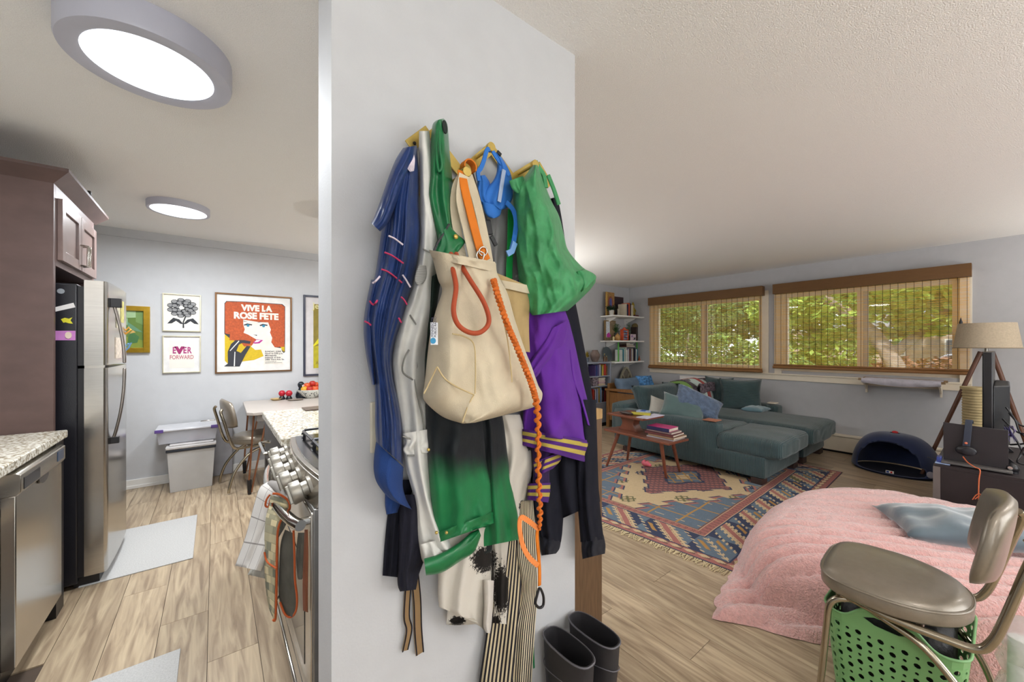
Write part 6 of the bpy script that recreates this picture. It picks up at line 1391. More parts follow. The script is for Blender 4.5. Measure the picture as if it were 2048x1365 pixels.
MB().cyl((4.392, c_.y+.006, .493), (4.386, c_.y+.008, .493), .012, n=16).build('lens', M_chrome, t)
t = thing('purple_ribbons', 'crumpled purple ribbon heap behind the laptop edge', 'ribbon', (4.6, -.06, .6))
for i in range(8):
    a = PX(2016+rc.uniform(-8, 12), 862+rc.uniform(-12, 14), 4.55); b_ = PX(2022+rc.uniform(-8, 12), 872+rc.uniform(-12, 14), 4.5)
    MB().strap([a, (a+b_)/2+Vector((-.02, 0, .015)), b_], .018, .002).build('loop', mat('violet_%d' % i, ['4a3f78', '5c5488', '8a80a8'][i % 3], .6), t)
t = thing('blue_gadget', 'small blue and white gadget sticking out left of the laptop', 'gadget', (4.4, .31, .456))
MB().bb(4.36, 4.44, .30, .325, .456, .50).build('body', mat('blue_box', '3c4a90', .4), t, bevel=.003); MB().bb(4.33, 4.42, .255, .33, .456, .461).build('sheet', mat('pale_blue_sheet', '9fb2d8', .5), t); MB().tube([(4.36, .33, .475), (4.35, .37, .487)], .003, 6).build('stub', M_black, t)
# tripod floor lamp
lx, ly = 5.9, .115
t = thing('tripod_lamp', 'tripod floor lamp with beige linen shade and walnut legs', 'lamp', (lx, ly, 0))
M_sh = mat('linen_shade', 'b5a68f', .85, var=.08, scale=70, bump=.5, bscale=300)
MB().lathe([(.215, 1.325), (.183, 1.565), (.178, 1.565), (.21, 1.325)], (lx, ly, 0), 48).build('shade', M_sh, t, smooth=True)
o_ = MB().tube([(lx+.216*math.cos(a), ly+.216*math.sin(a), 1.327) for a in [2*math.pi*i/48 for i in range(48)]], .004, 6, closed=True).build('shade_trim', mat('shade_trim', '8f7f68', .8), t, smooth=True)
MB().cyl((lx, ly, 1.22), (lx, ly, 1.42), .012, n=12).cyl((lx, ly, 1.25), (lx, ly, 1.29), .03, n=16).build('stem', mat('nickel', 'aaa59c', .3, .8), t, smooth=.5)
MB().sphere((lx, ly, 1.44), .035, 14, 10).build('bulb', M_white, t, smooth=True)
M_wal = mat('walnut_leg', '5e3a28', .45, var=.2, scale=20, stretch=(6, 6, 1))
for ang in (100, 262, 0):
    dx, dy = math.cos(math.radians(ang)), math.sin(math.radians(ang)); R_ = .43 if ang == 100 else (.34 if ang == 262 else .26)
    MB().tube([(lx+dx*.035, ly+dy*.035, 1.29), (lx+dx*R_, ly+dy*R_, 0)], [.019, .016], 10).build('leg', M_wal, t, smooth=.5)
MB().bb(lx-.0, lx+.02, ly-.01, ly+.01, 1.2, 1.24).build('leg_bracket', M_steel, t)
t = thing('pull_knob', 'small black finial at the top of the lamp shade', 'finial', PX(1920, 648, 5.95)); p = PX(1920, 648, 5.95)
t['label'] = 'small black cord knob hanging on the right blind above the shade'
MB().lathe([(.012, 0), (.014, .02), (.006, .045), (.001, .07)], tuple(p+Vector((.12, 0, 0))), 10).build('knob', M_black, t, smooth=True)
# cat scratcher
t = thing('scratching_post', 'beige sisal cat scratcher standing between the lamp legs', 'scratching post', (5.72, .14, 0))
p = PX(1950, 800, 5.72); ys = p.y
pr = [(.10, 0), (.10, .06)]
z = .06
while z < .92: pr += [(.078, z), (.085, z+.012), (.078, z+.024)]; z += .026
pr += [(.095, .93), (.095, .955), (.001, .955)]
MB().lathe(pr, (5.72, ys, 0), 24).build('post', mat('sisal', 'b8a67c', .95, var=.15, bump=.6), t, smooth=True)
# ================================================================ blinds
M_reed = mat('bamboo_reed', 'f2c65c', .6, var=.15, scale=25, stretch=(1, .3, 30), trans=0)
nt, N, L, b = glue(M_reed)
tr = N.new('ShaderNodeBsdfTranslucent'); tr.inputs[0].default_value = lin('ffd468')+(1,); mx = N.new('ShaderNodeMixShader'); mx.inputs[0].default_value = .4
out = [n for n in N if n.bl_idname == 'ShaderNodeOutputMaterial'][0]; L.new(b.outputs[0], mx.inputs[1]); L.new(tr.outputs[0], mx.inputs[2]); L.new(mx.outputs[0], out.inputs[0])
M_val = mat('blind_valance', '6b4a26', .6, var=.25, scale=30, stretch=(1, .2, 40), bump=.5, bscale=150)
M_thr = mat('blind_thread', '40301c', .8)
def blind(label, y0, y1, z0, z0b, z1, nth):
    t = thing('woven_blind', label, 'blind', (6.16, (y0+y1)/2, z0), group='woven reed blinds')
    mb = MB().bb(6.13, 6.2345, y0, y1, z1-.135, z1); 
    mb.build('valance', M_val, t, bevel=.002)
    r = MB(); rr = random.Random(int(y0*10)); z = z0+.03; n = 0
    while z < z1-.12:
        h = rr.uniform(.003, .006)
        ya, yb = y0+.01+rr.uniform(0, .006), y1-.01-rr.uniform(0, .006)
        sl = (z0b-z0)*(1-(z-z0)/(z1-z0))
        r.add([(6.158, ya, z+sl), (6.158, yb, z), (6.158, yb, z+h), (6.158, ya, z+h+sl), (6.161, ya, z+sl), (6.161, yb, z), (6.161, yb, z+h), (6.161, ya, z+h+sl)], [(0, 1, 2, 3), (7, 6, 5, 4), (0, 4, 5, 1), (3, 2, 6, 7), (0, 3, 7, 4), (1, 5, 6, 2)])
        z += h+rr.uniform(.0055, .010)
    r.build('reeds', M_reed, t)['kind'] = 'stuff'
    th = MB()
    for i in range(nth):
        y = y0+.03+(y1-y0-.06)*i/(nth-1); sl = (z0b-z0)*(y1-y)/(y1-y0); th.bb(6.155, 6.158, y-.0018, y+.0018, z0+.02+sl, z1-.13)
    th.build('threads', M_thr, t)['kind'] = 'stuff'
    fb = MB().tube([(6.15, y0, z0b+.02), (6.15, y1, z0+.02)], .018, 10).tube([(6.155, y0+.005, z0b+.05), (6.155, y1-.005, z0+.05)], .012, 8)
    fb.build('bottom_roll', mat('roll_%d' % int(y0*10), '8a5f34', .6, var=.3, scale=30, stretch=(1, .2, 30)), t, smooth=True)
blind('woven reed blind over the left, smaller window', 2.119, 3.931, .945, .96, 2.2, 24)
blind('woven reed blind over the right, larger window', .215, 1.99, 1.03, 1.04, 2.2, 28)
# cat hammock on the right sill
t = thing('window_cat_perch', 'grey fabric cat perch on white brackets under the right blind', 'cat perch', (6.1, .7, .98))
M_per = mat('perch_fabric', 'b9b5be', .85, var=.15, scale=20)
vs = []; fs = []
for k in range(2):
    for j in range(9):
        for i in range(13):
            u, v = i/12, j/8; sag = .02*math.sin(math.pi*u)*math.sin(math.pi*v)
            vs.append((5.96+.26*v, .41+.62*u, .968-sag-.008*k))
q = 9*13
for j in range(8):
    for i in range(12):
        a = j*13+i; fs += [(a, a+1, a+14, a+13), (q+a, q+a+13, q+a+14, q+a+1)]
for i in range(12): fs += [(i, q+i, q+i+1, i+1), (8*13+i, 8*13+i+1, q+8*13+i+1, q+8*13+i)]
for j in range(8): a = j*13; fs += [(a, a+13, q+a+13, q+a), (a+12, q+a+12, q+a+25, a+25)]
MB().add(vs, fs).build('fabric', M_per, t, smooth=True)
MB().add([(5.945-.012*math.sin(3.1416*k/5), .41+.62*i/12, .972-.05*k/5*(1+.5*math.sin(3.1416*i/12))) for k in range(6) for i in range(13)]+[(5.95-.012*math.sin(3.1416*k/5), .41+.62*i/12, .972-.05*k/5*(1+.5*math.sin(3.1416*i/12))) for k in range(6) for i in range(13)], [(b0_+k*13+i, b0_+k*13+i+1, b0_+k*13+i+14, b0_+k*13+i+13) for b0_ in (0, 78) for k in range(5) for i in range(12)]).build('front_flap', M_per, t, smooth=True)
for a_, b_ in ((5.95, 5.97), (6.215, 6.235)): MB().bb(a_, b_, .38, 1.06, .946, .971).build('rail', mat('perch_wood', '8d7250', .5), t, bevel=.003)
for y in (.42, 1.02):
    MB().prism([(.0, 0), (-.03, -.0), (-.17, -.0), (-.27, -.01), (-.27, -.03), (-.2, -.035), (-.1, -.075), (-.04, -.12), (-.035, -.16), (.0, -.16)], (6.235, y, .946), (1, 0, 0), (0, 0, 1), (0, 1, 0), .018).build('bracket', M_cream, t, bevel=.003)
# ================================================================ corner shelves and what stands on them
def wallshelf(label, z, x0=5.40):
    t = thing('wall_shelf', label, 'shelf', (5.8, 4.3, z), group='white corner wall shelves')
    poly = [(x0, 4.41), (x0-.03, 4.10)]+[(x0-.03+.83*i/8, 4.10-.04*math.sin(math.pi*i/8)) for i in range(1, 9)]+[(6.25, 4.08), (6.25, 4.41)]
    MB().prism(poly, (0, 0, z-.025), (1, 0, 0), (0, 1, 0), (0, 0, 1), .025).build('board', M_white, t, bevel=.004)
    for x in (5.55, 6.1): MB().prism([(4.41, z-.025), (4.18, z-.025), (4.20, z-.045), (4.40, z-.13), (4.41, z-.13)], (x, 0, 0), (0, 1, 0), (0, 0, 1), (1, 0, 0), .02).build('bracket', M_white, t, bevel=.002)
    return t
ZS = [1.875, 1.437, 1.068]
wallshelf('white wall shelf, topmost of three in the window corner', ZS[0])
wallshelf('white wall shelf, middle of three in the window corner', ZS[1])
wallshelf('white wall shelf, lowest of three in the window corner', ZS[2], 5.44)
for x in (5.56, 6.12):
    t = thing('shelf_upright', 'slotted white wall strip carrying the corner shelves, %s' % ('left' if x < 6 else 'right'), 'strip', (x, 4.4, 1)); MB().bb(x-.01, x+.012, 4.396, 4.41, .75, 1.9).build('strip', M_white, t)
def upbook(label, x, w_, h_, z, y0, dep, col, group, lean=0):
    t = thing('book', label, 'book', (x+w_/2, y0+dep/2, z), group=group); t.rotation_euler = (0, lean, 0)
    m = MATS.get('bk'+col) or mat('bk'+col, col, .5)
    MB().box((-w_/2+.0015, 0, h_/2), (.003, dep, h_)).box((w_/2-.0015, 0, h_/2), (.003, dep, h_)).box((0, -dep/2+.0015, h_/2), (w_, .003, h_)).build('cover', m, t, local=True)
    MB().box((0, .004, h_/2-.002), (w_-.006, dep-.008, h_-.008)).build('pages', MATS.get('bkpages') or mat('bkpages', 'd6ccb8', .9), t, local=True)
    return t
ORD = ['first', 'second', 'third', 'fourth', 'fifth', 'sixth', 'seventh', 'eighth', 'ninth', 'tenth', 'eleventh', 'twelfth', 'thirteenth', 'fourteenth', 'fifteenth', 'sixteenth', 'seventeenth', 'eighteenth']
CN = {'d9cfb8': 'cream', '2c3050': 'navy', 'b8402e': 'red', 'c8603a': 'orange', '1f2238': 'dark navy', 'd8d8d4': 'white', '2a7a8c': 'teal', '8fae9c': 'sage', 'b8392e': 'red', '4c3430': 'dark brown', '6a3a34': 'maroon', 'c2a94c': 'gold', '5b4a7c': 'violet', '6f8fb0': 'light blue', '3b4f8c': 'blue', 'c04a8c': 'pink', '8a5c34': 'brown', '3c6a5c': 'green', '1c1c20': 'black', 'b9b4c8': 'lavender'}
def row(where, x, xe, z, y0, seq, hr, dr, group, sd=1):
    r = random.Random(sd); i = 0
    while x < xe:
        w_ = r.uniform(.018, .036); c = seq[i % len(seq)]
        if x+w_ > xe: break
        upbook('%s book, %s from the left %s' % (CN[c], ORD[min(i, 17)], where), x, w_, r.uniform(*hr), z, y0+r.uniform(0, .015), r.uniform(*dr), c, group)
        x += w_+.002; i += 1
zt_ = ZS[0]
row('on the top corner shelf', 5.75, 5.99, zt_, 4.12, ['d9cfb8', 'd9cfb8', '2c3050', 'b8402e', 'c8603a', '1f2238', 'd9cfb8'], (.2, .25), (.15, .18), 'books on the top corner shelf', 4)
def onshelf(px, z, Y=4.25): 
    p = PY(px, 700, Y); return Vector((p.x, Y, z))
# icon panel, dark frame
M_goldp = mat('icon_gold', '9c7440', .5, var=.35, scale=30)
t = thing('icon_panel', 'tall gilded panel with an arched painted figure on the top shelf', 'picture', (5.53, 4.3, zt_))
MB().bb(5.43, 5.66, 4.30, 4.32, zt_, zt_+.42).build('panel', M_goldp, t, bevel=.002)
arch = [(-.07, 0), (.07, 0), (.07, .2)]+[(.07*math.cos(a), .2+.09*math.sin(a)) for a in [math.pi*i/8 for i in range(1, 8)]]+[(-.07, .2)]
MB().prism(arch, (5.545, 4.3, zt_+.06), (1, 0, 0), (0, 0, 1), (0, -1, 0), .004).build('arch', mat('icon_rose', '8a5040', .6, var=.3, scale=40), t)
MB().prism([(x*.45, z*.85) for x, z in arch], (5.545, 4.296, zt_+.07), (1, 0, 0), (0, 0, 1), (0, -1, 0), .004).build('figure', mat('icon_blue', '48508c', .6, var=.3), t)
MB().bb(5.43, 5.44, 4.295, 4.30, zt_, zt_+.42).bb(5.45, 5.457, 4.295, 4.30, zt_, zt_+.42).build('gilt_edge', mat('gilt', 'c0a050', .4), t)
t = thing('dark_picture', 'dark maroon framed board behind the books on the top shelf', 'frame', (5.85, 4.37, zt_)); MB().bb(5.69, 6.01, 4.36, 4.38, zt_, zt_+.37).build('board', mat('dark_maroon', '3c2428', .5), t, bevel=.004)
MB().bb(5.72, 5.98, 4.355, 4.36, zt_+.03, zt_+.34).build('panel', mat('maroon_panel', '2e1c22', .5), t)
def plant(name, label, c, r_, h_, n, m, potm, pr=.04, ph=.07, trail=.0, seed=1, lw=.014):
    t = thing(name, label, 'plant', tuple(c)); MB().lathe([(pr*.75, 0), (pr, ph), (pr*.9, ph), (pr*.7, .01), (.001, .01)], tuple(c), 18).build('pot', potm, t, smooth=True)
    r = random.Random(seed); lf = MB(); st = MB()
    for i in range(n):
        a = r.uniform(0, 6.28); rr_ = r_*r.uniform(.3, 1); b0 = Vector(c)+Vector((0, 0, ph)); tip = b0+Vector((math.cos(a)*rr_, math.sin(a)*rr_*.6, h_*r.uniform(.2, 1)-trail*rr_/r_))
        st.tube([b0, (b0+tip)/2+Vector((0, 0, .015)), tip], .0015, 4)
        for k in range(3):
            q = b0.lerp(tip, .5+.25*k)+Vector((0, 0, .008)); s_ = Vector((-math.sin(a+k), math.cos(a+k), .3))*lw; d_ = Vector((math.cos(a+k), math.sin(a+k), .2))*lw*1.6
            lf.add([q-d_, q+s_, q+d_, q-s_, q+Vector((0, 0, -.003))], [(0, 1, 4), (1, 2, 4), (2, 3, 4), (3, 0, 4)])
    st.build('stems', m, t); lf.build('leaves', m, t)['kind'] = 'stuff'; return t
M_lfd = mat('leaf_dark', '2c4a30', .5); M_lfm = mat('leaf_mid', '45703a', .5)
plant('trailing_plant', 'dark bushy plant in a white pot left of the top shelf books', onshelf(1223, zt_, 4.2), .13, .12, 60, M_lfd, mat('white_pot', 'b9b5ac', .4), .045, .09, .06, 2)
t = thing('bud_vase', 'pale cylinder vase in front of the cream books, top shelf', 'vase', tuple(onshelf(1237, zt_, 4.17))); c = onshelf(1237, zt_, 4.175)
MB().lathe([(.022, 0), (.024, .12), (.02, .12), (.018, .01), (.001, .01)], tuple(c), 16).build('shell', mat('stone_vase', 'a8a08e', .5), t, smooth=True)
c = onshelf(1266, zt_, 4.28); t = thing('gold_figurine', 'seated yellow-gold figurine on a dark red box, top shelf', 'figurine', tuple(c))
M_yg = mat('yellow_gilt', 'a8902c', .35, .3, var=.3, scale=50); z0 = .045
MB().lathe([(.05, z0), (.055, z0+.02), (.04, z0+.05), (.035, z0+.09), (.042, z0+.12), (.02, z0+.15), (.03, z0+.17), (.032, z0+.195), (.02, z0+.22), (.008, z0+.24), (.001, z0+.25)], tuple(c), 18, sx=1, sy=.8).build('body', M_yg, t, smooth=True)
for sg in (-1, 1): MB().tube([c+Vector((sg*.038, 0, z0+.12)), c+Vector((sg*.055, -.02, z0+.08)), c+Vector((sg*.02, -.04, z0+.055))], [.012, .01, .008], 8).build('arm', M_yg, t, smooth=True)
t = thing('red_box', 'flat dark red lacquer box at the right of the top shelf', 'box', tuple(c)); MB().bb(c.x-.07, c.x+.13, 4.2, 4.34, zt_, zt_+.035).build('body', mat('dark_red_lacquer', '5c2024', .3), t, bevel=.003); MB().bb(c.x-.072, c.x+.132, 4.198, 4.342, zt_+.028, zt_+.042).build('lid', MATS['dark_red_lacquer'], t, bevel=.003)
# middle shelf
zm = ZS[1]
t = thing('framed_picture', 'tan framed picture with a bright reflection leaning on the middle shelf', 'picture', (5.55, 4.36, zm))
MB().bb(5.44, 5.75, 4.34, 4.36, zm, zm+.36).build('frame', mat('dark_gold_wood', '7c6440', .5), t, bevel=.002); MB().bb(5.46, 5.73, 4.335, 4.341, zm+.02, zm+.34).build('image', mat('tan_picture', '8a7458', .3, var=.3, scale=15), t)
MB().bb(5.47, 5.57, 4.332, 4.336, zm+.06, zm+.34).build('card', mat('pale_reflection', 'c8d0d8', .4, var=.15, scale=40), t)  # pale plate painting a bright reflection on the picture
c = onshelf(1216, zm, 4.2); t = thing('flower_pot', 'magenta flower in a brown pot at the left of the middle shelf', 'flower', tuple(c))
MB().lathe([(.035, 0), (.05, .05), (.045, .05), (.03, .01), (.001, .01)], tuple(c), 18).build('pot', mat('brown_pot', '5e5038', .5), t, smooth=True)
M_mg = mat('magenta_petal', 'b02890', .6)
pe = MB()
for i in range(14):
    a = i*2.4; r_ = .012+.002*i; q = c+Vector((math.cos(a)*r_, -.01, .09+math.sin(a)*r_)); pe.sphere(q, .014, 8, 6)
pe.build('petals', M_mg, t, smooth=True); MB().tube([c+Vector((0, 0, .03)), c+Vector((0, 0, .09))], .003, 6).build('stem', M_lfd, t)
c = onshelf(1227, zm, 4.18); t = thing('small_candle', 'small cream candle in front of the middle shelf picture', 'candle', tuple(c)); MB().lathe([(.016, 0), (.017, .06), (.004, .068), (.001, .085)], tuple(c), 12).build('wax', mat('cream_wax', 'd8c890', .5), t, smooth=True)
c = onshelf(1235, zm, 4.19); t = thing('gourd_vase', 'tan gourd-shaped vase left of the orange box, middle shelf', 'vase', tuple(c)); MB().lathe([(.03, 0), (.05, .03), (.048, .07), (.03, .1), (.012, .115), (.012, .13), (.008, .13), (.001, .12)], tuple(c), 18).build('shell', mat('gourd_tan', 'b98a4c', .4), t, smooth=True)
plant('ivy_plant', 'green leafy plant behind the gourd vase, middle shelf', onshelf(1232, zm, 4.32), .12, .16, 36, M_lfm, mat('dark_pot', '3a3a34', .5), .045, .14, .0, 6)
c = onshelf(1249, zm, 4.2); t = thing('orange_cabinet_toy', 'bright orange miniature shelf box with grey drawers, middle shelf', 'box', tuple(c)); M_ob = mat('bright_orange', 'd0502a', .5)
MB().bb(c.x-.085, c.x+.08, 4.17, 4.23, zm, zm+.012).bb(c.x-.085, c.x+.08, 4.17, 4.23, zm+.19, zm+.202).bb(c.x-.085, c.x-.065, 4.17, 4.23, zm, zm+.2).bb(c.x+.05, c.x+.08, 4.17, 4.23, zm, zm+.2).bb(c.x-.07, c.x+.06, 4.22, 4.23, zm, zm+.2).build('case', M_ob, t, bevel=.002)
MB().prism([(-.06, 0), (.06, 0), (.0, .04)], (c.x, 4.2, zm+.202), (1, 0, 0), (0, 0, 1), (0, 1, 0), .012).build('pediment', M_ob, t)
for k in range(4):
    for h in range(2): MB().bb(c.x-.06+h*.055, c.x-.012+h*.055, 4.168, 4.2, zm+.018+k*.044, zm+.05+k*.044).build('drawer', mat('slot_%d%d' % (k, h), ['8490a0', '5c6488'][(k+h) % 2], .5), t, bevel=.001)
c = onshelf(1264, zm, 4.19); t = thing('greeting_card', 'small pink and white card right of the orange box', 'card', tuple(c)); MB().bb(c.x-.07, c.x+.09, 4.17, 4.18, zm, zm+.12).build('card', mat('card_pink', 'c9b4bc', .6), t)
MB().prism([(0, 0), (.03, .02), (.02, .06), (.05, .03), (.08, .05), (.07, .0)], (c.x, 4.169, zm+.02), (1, 0, 0), (0, 0, 1), (0, -1, 0), .001).build('drawing', M_ink, t); MB().prism([(.02*math.cos(a), .02*math.sin(a)) for a in [i*.785 for i in range(8)]], (c.x-.03, 4.169, zm+.08), (1, 0, 0), (0, 0, 1), (0, -1, 0), .001).build('drawing', mat('card_violet', '7a5a9c', .6), t)
plant('fern_pot', 'upright fern behind the card on the middle shelf', onshelf(1256, zm, 4.33), .1, .26, 40, M_lfm, MATS['dark_pot'], .04, .1, 0, 9, .01)
c = onshelf(1272, zm, 4.28); t = thing('dark_lantern', 'dark brown domed lantern topped with flowers, right of the fern', 'lantern', tuple(c)); MB().bb(c.x-.08, c.x+.09, 4.22, 4.34, zm, zm+.26).build('body', mat('lantern_brown', '33241f', .5), t, bevel=.004); MB().lathe([(.1, .26), (.09, .3), (.05, .33), (.001, .34)], tuple(c), 16, sy=.7).build('dome', mat('dried_flowers', '6c5c34', .8, var=.5, scale=60), t, smooth=True)
MB().bb(c.x-.0, c.x+.006, 4.215, 4.22, zm+.05, zm+.26).build('door_line', mat('thin_grey', '8a8f94', .5), t)
c = onshelf(1290, zm, 4.19); t = thing('stacked_cylinder', 'red, yellow and green striped cylinder at the right end, middle shelf', 'candle', tuple(c))
for k, (col, z0, z1) in enumerate([('3f8a4a', 0, .02), ('d8c22c', .02, .045), ('c8403c', .045, .13)]): MB().lathe([(.026, z0), (.026, z1), (.001, z1)] if k == 2 else [(.027, z0), (.027, z1)], tuple(c), 16).build('ring', mat('ring_%d' % k, col, .5), t, smooth=.5)
c = onshelf(1281, zm, 4.19); t = thing('blue_dish', 'tiny blue dish beside the striped cylinder', 'dish', tuple(c)); MB().lathe([(.03, 0), (.045, .012), (.04, .012), (.001, .004)], tuple(c), 16).build('shell', mat('dish_blue', '2c4f8c', .4), t, smooth=True)
# lower shelf
zl = ZS[2]
row('on the lowest corner shelf', 5.64, 6.12, zl, 4.12, ['d8d8d4', '2a7a8c', 'd8d8d4', '8fae9c', 'd8d8d4', 'd8d8d4', 'd8d8d4', 'b9b4c8', '6a3a34', '4c3430', 'b9b4c8', 'd9cfb8', '4c3430', '1f2238', '2c3050'], (.2, .25), (.14, .17), 'books on the lowest corner shelf', 7)
for k, (w_, col, lb) in enumerate([(.26, '6c3c2c', 'brown book lying lowest on top of the lower shelf row'), (.22, '4a2c28', 'dark book lying in the middle on top of the lower shelf row'), (.12, '8a8070', 'grey booklet lying topmost on the lower shelf row')]):
    book(lb, 5.86-.0*k, 5.86+w_, 4.19, 4.33, zl+.255+.026*k, .024, col, group='books lying on the lower shelf row')
for x, lb in ((5.60, 'lime green bookend rod at the left of the lowest shelf'), (6.15, 'lime green bookend rod at the right of the lowest shelf')):
    t = thing('bookend', lb, 'bookend', (x, 4.2, zl)); MB().bb(x-.008, x+.006, 4.16, 4.18, zl, zl+.34).bb(x-.008, x+.006, 4.16, 4.3, zl, zl+.006).build('bracket', mat('lime_%d' % int(x*100), '5cae4c', .4), t)
t = thing('round_tray', 'dark grey-blue round tray propped at the left of the lowest shelf', 'tray', (5.52, 4.36, zl)); MB().lathe([(.001, 0), (.12, 0), (.13, .012), (.12, .01), (.001, .006)], (0, 0, 0), 32, TR((5.52, 4.36, zl+.13), rx=math.pi/2-.15)).build('disc', mat('slate_tray', '4c5458', .4), t, smooth=True)
for px, h_, lb in ((1209, .14, 'taller brown bottle before the round tray'), (1213, .1, 'shorter amber bottle before the round tray')):
    c = onshelf(px, zl, 4.2); t = thing('small_bottle', lb, 'bottle', tuple(c)); MB().lathe([(.02, 0), (.021, h_*.55), (.008, h_*.75), (.008, h_), (.001, h_)], tuple(c), 12).build('glass', mat('amber_%d' % px, '5a3c20', .2), t, smooth=True); MB().lathe([(.0095, h_*.9), (.0095, h_+.005), (.001, h_+.005)], tuple(c), 12).build('cap', mat('cap_gold_%d' % px, 'a08a50', .4), t)
c = onshelf(1279, zl, 4.19); t = thing('terracotta_bird', 'small orange-brown figurine at the right end of the lowest shelf', 'figurine', tuple(c)); MB().lathe([(.025, 0), (.03, .02), (.02, .05), (.012, .07), (.016, .085), (.001, .1)], tuple(c), 12).build('body', mat('rust_clay', 'b0603c', .6), t, smooth=True)
# ---- grey bookcase
bcx0, bcx1, bcy0, bcy1 = 4.72, 5.335, 4.12, 4.40
t = thing('bookcase', 'blue-grey painted bookcase full of books beside the corner shelves', 'bookcase', (5.0, 4.26, 0)); M_bcs = mat('blue_grey_paint', '8d93a0', .5)
MB().bb(bcx1-.025, bcx1, bcy0, bcy1, .06, 1.07).bb(bcx0, bcx0+.025, bcy0, bcy1, .06, 1.07).build('side_panel', M_bcs, t, bevel=.002)
MB().bb(bcx0, bcx1, bcy0-.005, bcy1, 1.05, 1.075).build('top', M_bcs, t, bevel=.002)
for z in (.845, .68, .40): MB().bb(bcx0+.025, bcx1-.025, bcy0+.005, bcy1, z-.018, z).build('shelf_board', M_bcs, t, bevel=.0015)
MB().bb(bcx0+.02, bcx1-.02, bcy1-.01, bcy1, .06, 1.06).build('back_panel', mat('dark_back', '4c4f5c', .6), t)
MB().bb(bcx0+.025, bcx1-.025, bcy0+.01, bcy0+.025, .06, .382).build('door', M_bcs, t, bevel=.002)
MB().bb(bcx0, bcx1, bcy0+.02, bcy1, 0, .06).build('plinth', M_black, t)
row('in the top row of the grey bookcase', 4.95, 5.28, .845, 4.14, ['5b4a7c', '3b4f8c', '5b4a7c', '6f8fb0', 'b9b4c8', '3c6a5c', 'c2a94c', 'c2a94c', 'b8392e', 'b8392e', '8a5c34', '6a3a34', 'b8392e'], (.15, .19), (.12, .15), 'books in the top row of the bookcase', 11)
row('in the third row of the grey bookcase', 4.9, 5.28, .40, 4.14, ['b8392e', '6a3a34', 'b9b4c8', '6f8fb0', 'b9b4c8', '8a5c34', 'c2a94c', '6f8fb0', 'b9b4c8', '4c3430', '1f2238'], (.19, .25), (.13, .16), 'books in the third row of the bookcase', 12)
for k, (col, cn) in enumerate([('c8a83c', 'yellow'), ('8c3c8c', 'purple'), ('c04a8c', 'pink'), ('c8c0a8', 'cream'), ('c9bfb8', 'pale grey')]):
    book('%s book in the flat stack, second row of the bookcase, %s' % (cn, ['lowest', 'second lowest', 'middle', 'second highest', 'topmost'][k]), 5.04, 5.22-.01*(k % 2), 4.15, 4.32, .681+k*.026, .025, col, group='flat stack in the second row of the bookcase')
t = thing('patterned_box', 'black, white and red patterned box left of the flat book stack', 'box', (4.97, 4.2, .68)); MB().bb(4.9, 5.03, 4.15, 4.3, .68, .82).build('body', mat('harlequin', '7c7078', .6, var=1.0, scale=45), t, bevel=.002); MB().bb(4.898, 5.032, 4.148, 4.302, .80, .825).build('lid', MATS['harlequin'], t, bevel=.002)
c = PY(1190, 724, 4.24); t = thing('hexagonal_vase', 'brown faceted hexagonal vase on top of the grey bookcase', 'vase', (c.x, 4.24, 1.075)); MB().lathe([(.05, 0), (.085, .09), (.088, .12), (.05, .185), (.052, .2), (.045, .2), (.04, .18), (.001, .17)], (c.x, 4.24, 1.075), 8).build('shell', mat('umber_ceramic', '6f5e56', .4, var=.15), t)
c = PY(1174, 724, 4.24); plant('yellow_plant', 'tiny yellow flowering plant on the bookcase, left of the vase', (c.x, 4.24, 1.075), .05, .1, 16, mat('yellow_leaf', 'a8902c', .6), mat('slate_pot', '4c5460', .5), .035, .07, 0, 14)
t = thing('tall_dark_speaker', 'slim black column standing right of the grey bookcase', 'column', (5.39, 4.3, 0)); MB().bb(5.355, 5.41, 4.2, 4.32, 0, .62).build('body', M_black, t, bevel=.004); MB().bb(5.345, 5.42, 4.19, 4.33, 0, .015).build('base', M_black, t)
# arched window-frame decor
t = thing('arched_wall_decor', 'weathered cream gothic arch frame leaning behind the armchair', 'decor', (6.05, 4.3, .5)); ax0 = 6.0; Yd = 4.3
def archpts(r, n=16): return [(-r, 0), (-r, .32)]+[(-r+r*2*0+(-1)*0, 0) for _ in []]
L_ = [(-.17, 0), (-.17, .22), (-.15, .33), (-.09, .43), (0, .50), (.09, .43), (.15, .33), (.17, .22), (.17, 0)]
P_ = lambda pts: [Vector((ax0+x, Yd, .44+z)) for x, z in pts]
MB().strap(P_(catmull(L_, 50)), .035, .03).build('arch_frame', mat('weathered_cream', 'a39c86', .7, var=.15), t, bevel=.003)
MB().strap(P_([(0, 0), (0, .22), (-.07, .33), (-.11, .4)]), .022, .02).strap(P_([(0, .22), (.07, .33), (.11, .4)]), .022, .02).build('tracery', MATS['weathered_cream'], t, bevel=.002)
MB().prism([(x*.98, z) for x, z in L_], (ax0, Yd+.02, .44), (1, 0, 0), (0, 0, 1), (0, 1, 0), .005).build('backing', mat('backing_taupe', '7c746a', .8), t)
MB().bb(5.78, 6.22, 4.22, 4.38, .40, .44).bb(5.8, 5.83, 4.24, 4.36, 0, .4).bb(6.17, 6.2, 4.24, 4.36, 0, .4).build('low_stool', MATS['backing_taupe'], t)
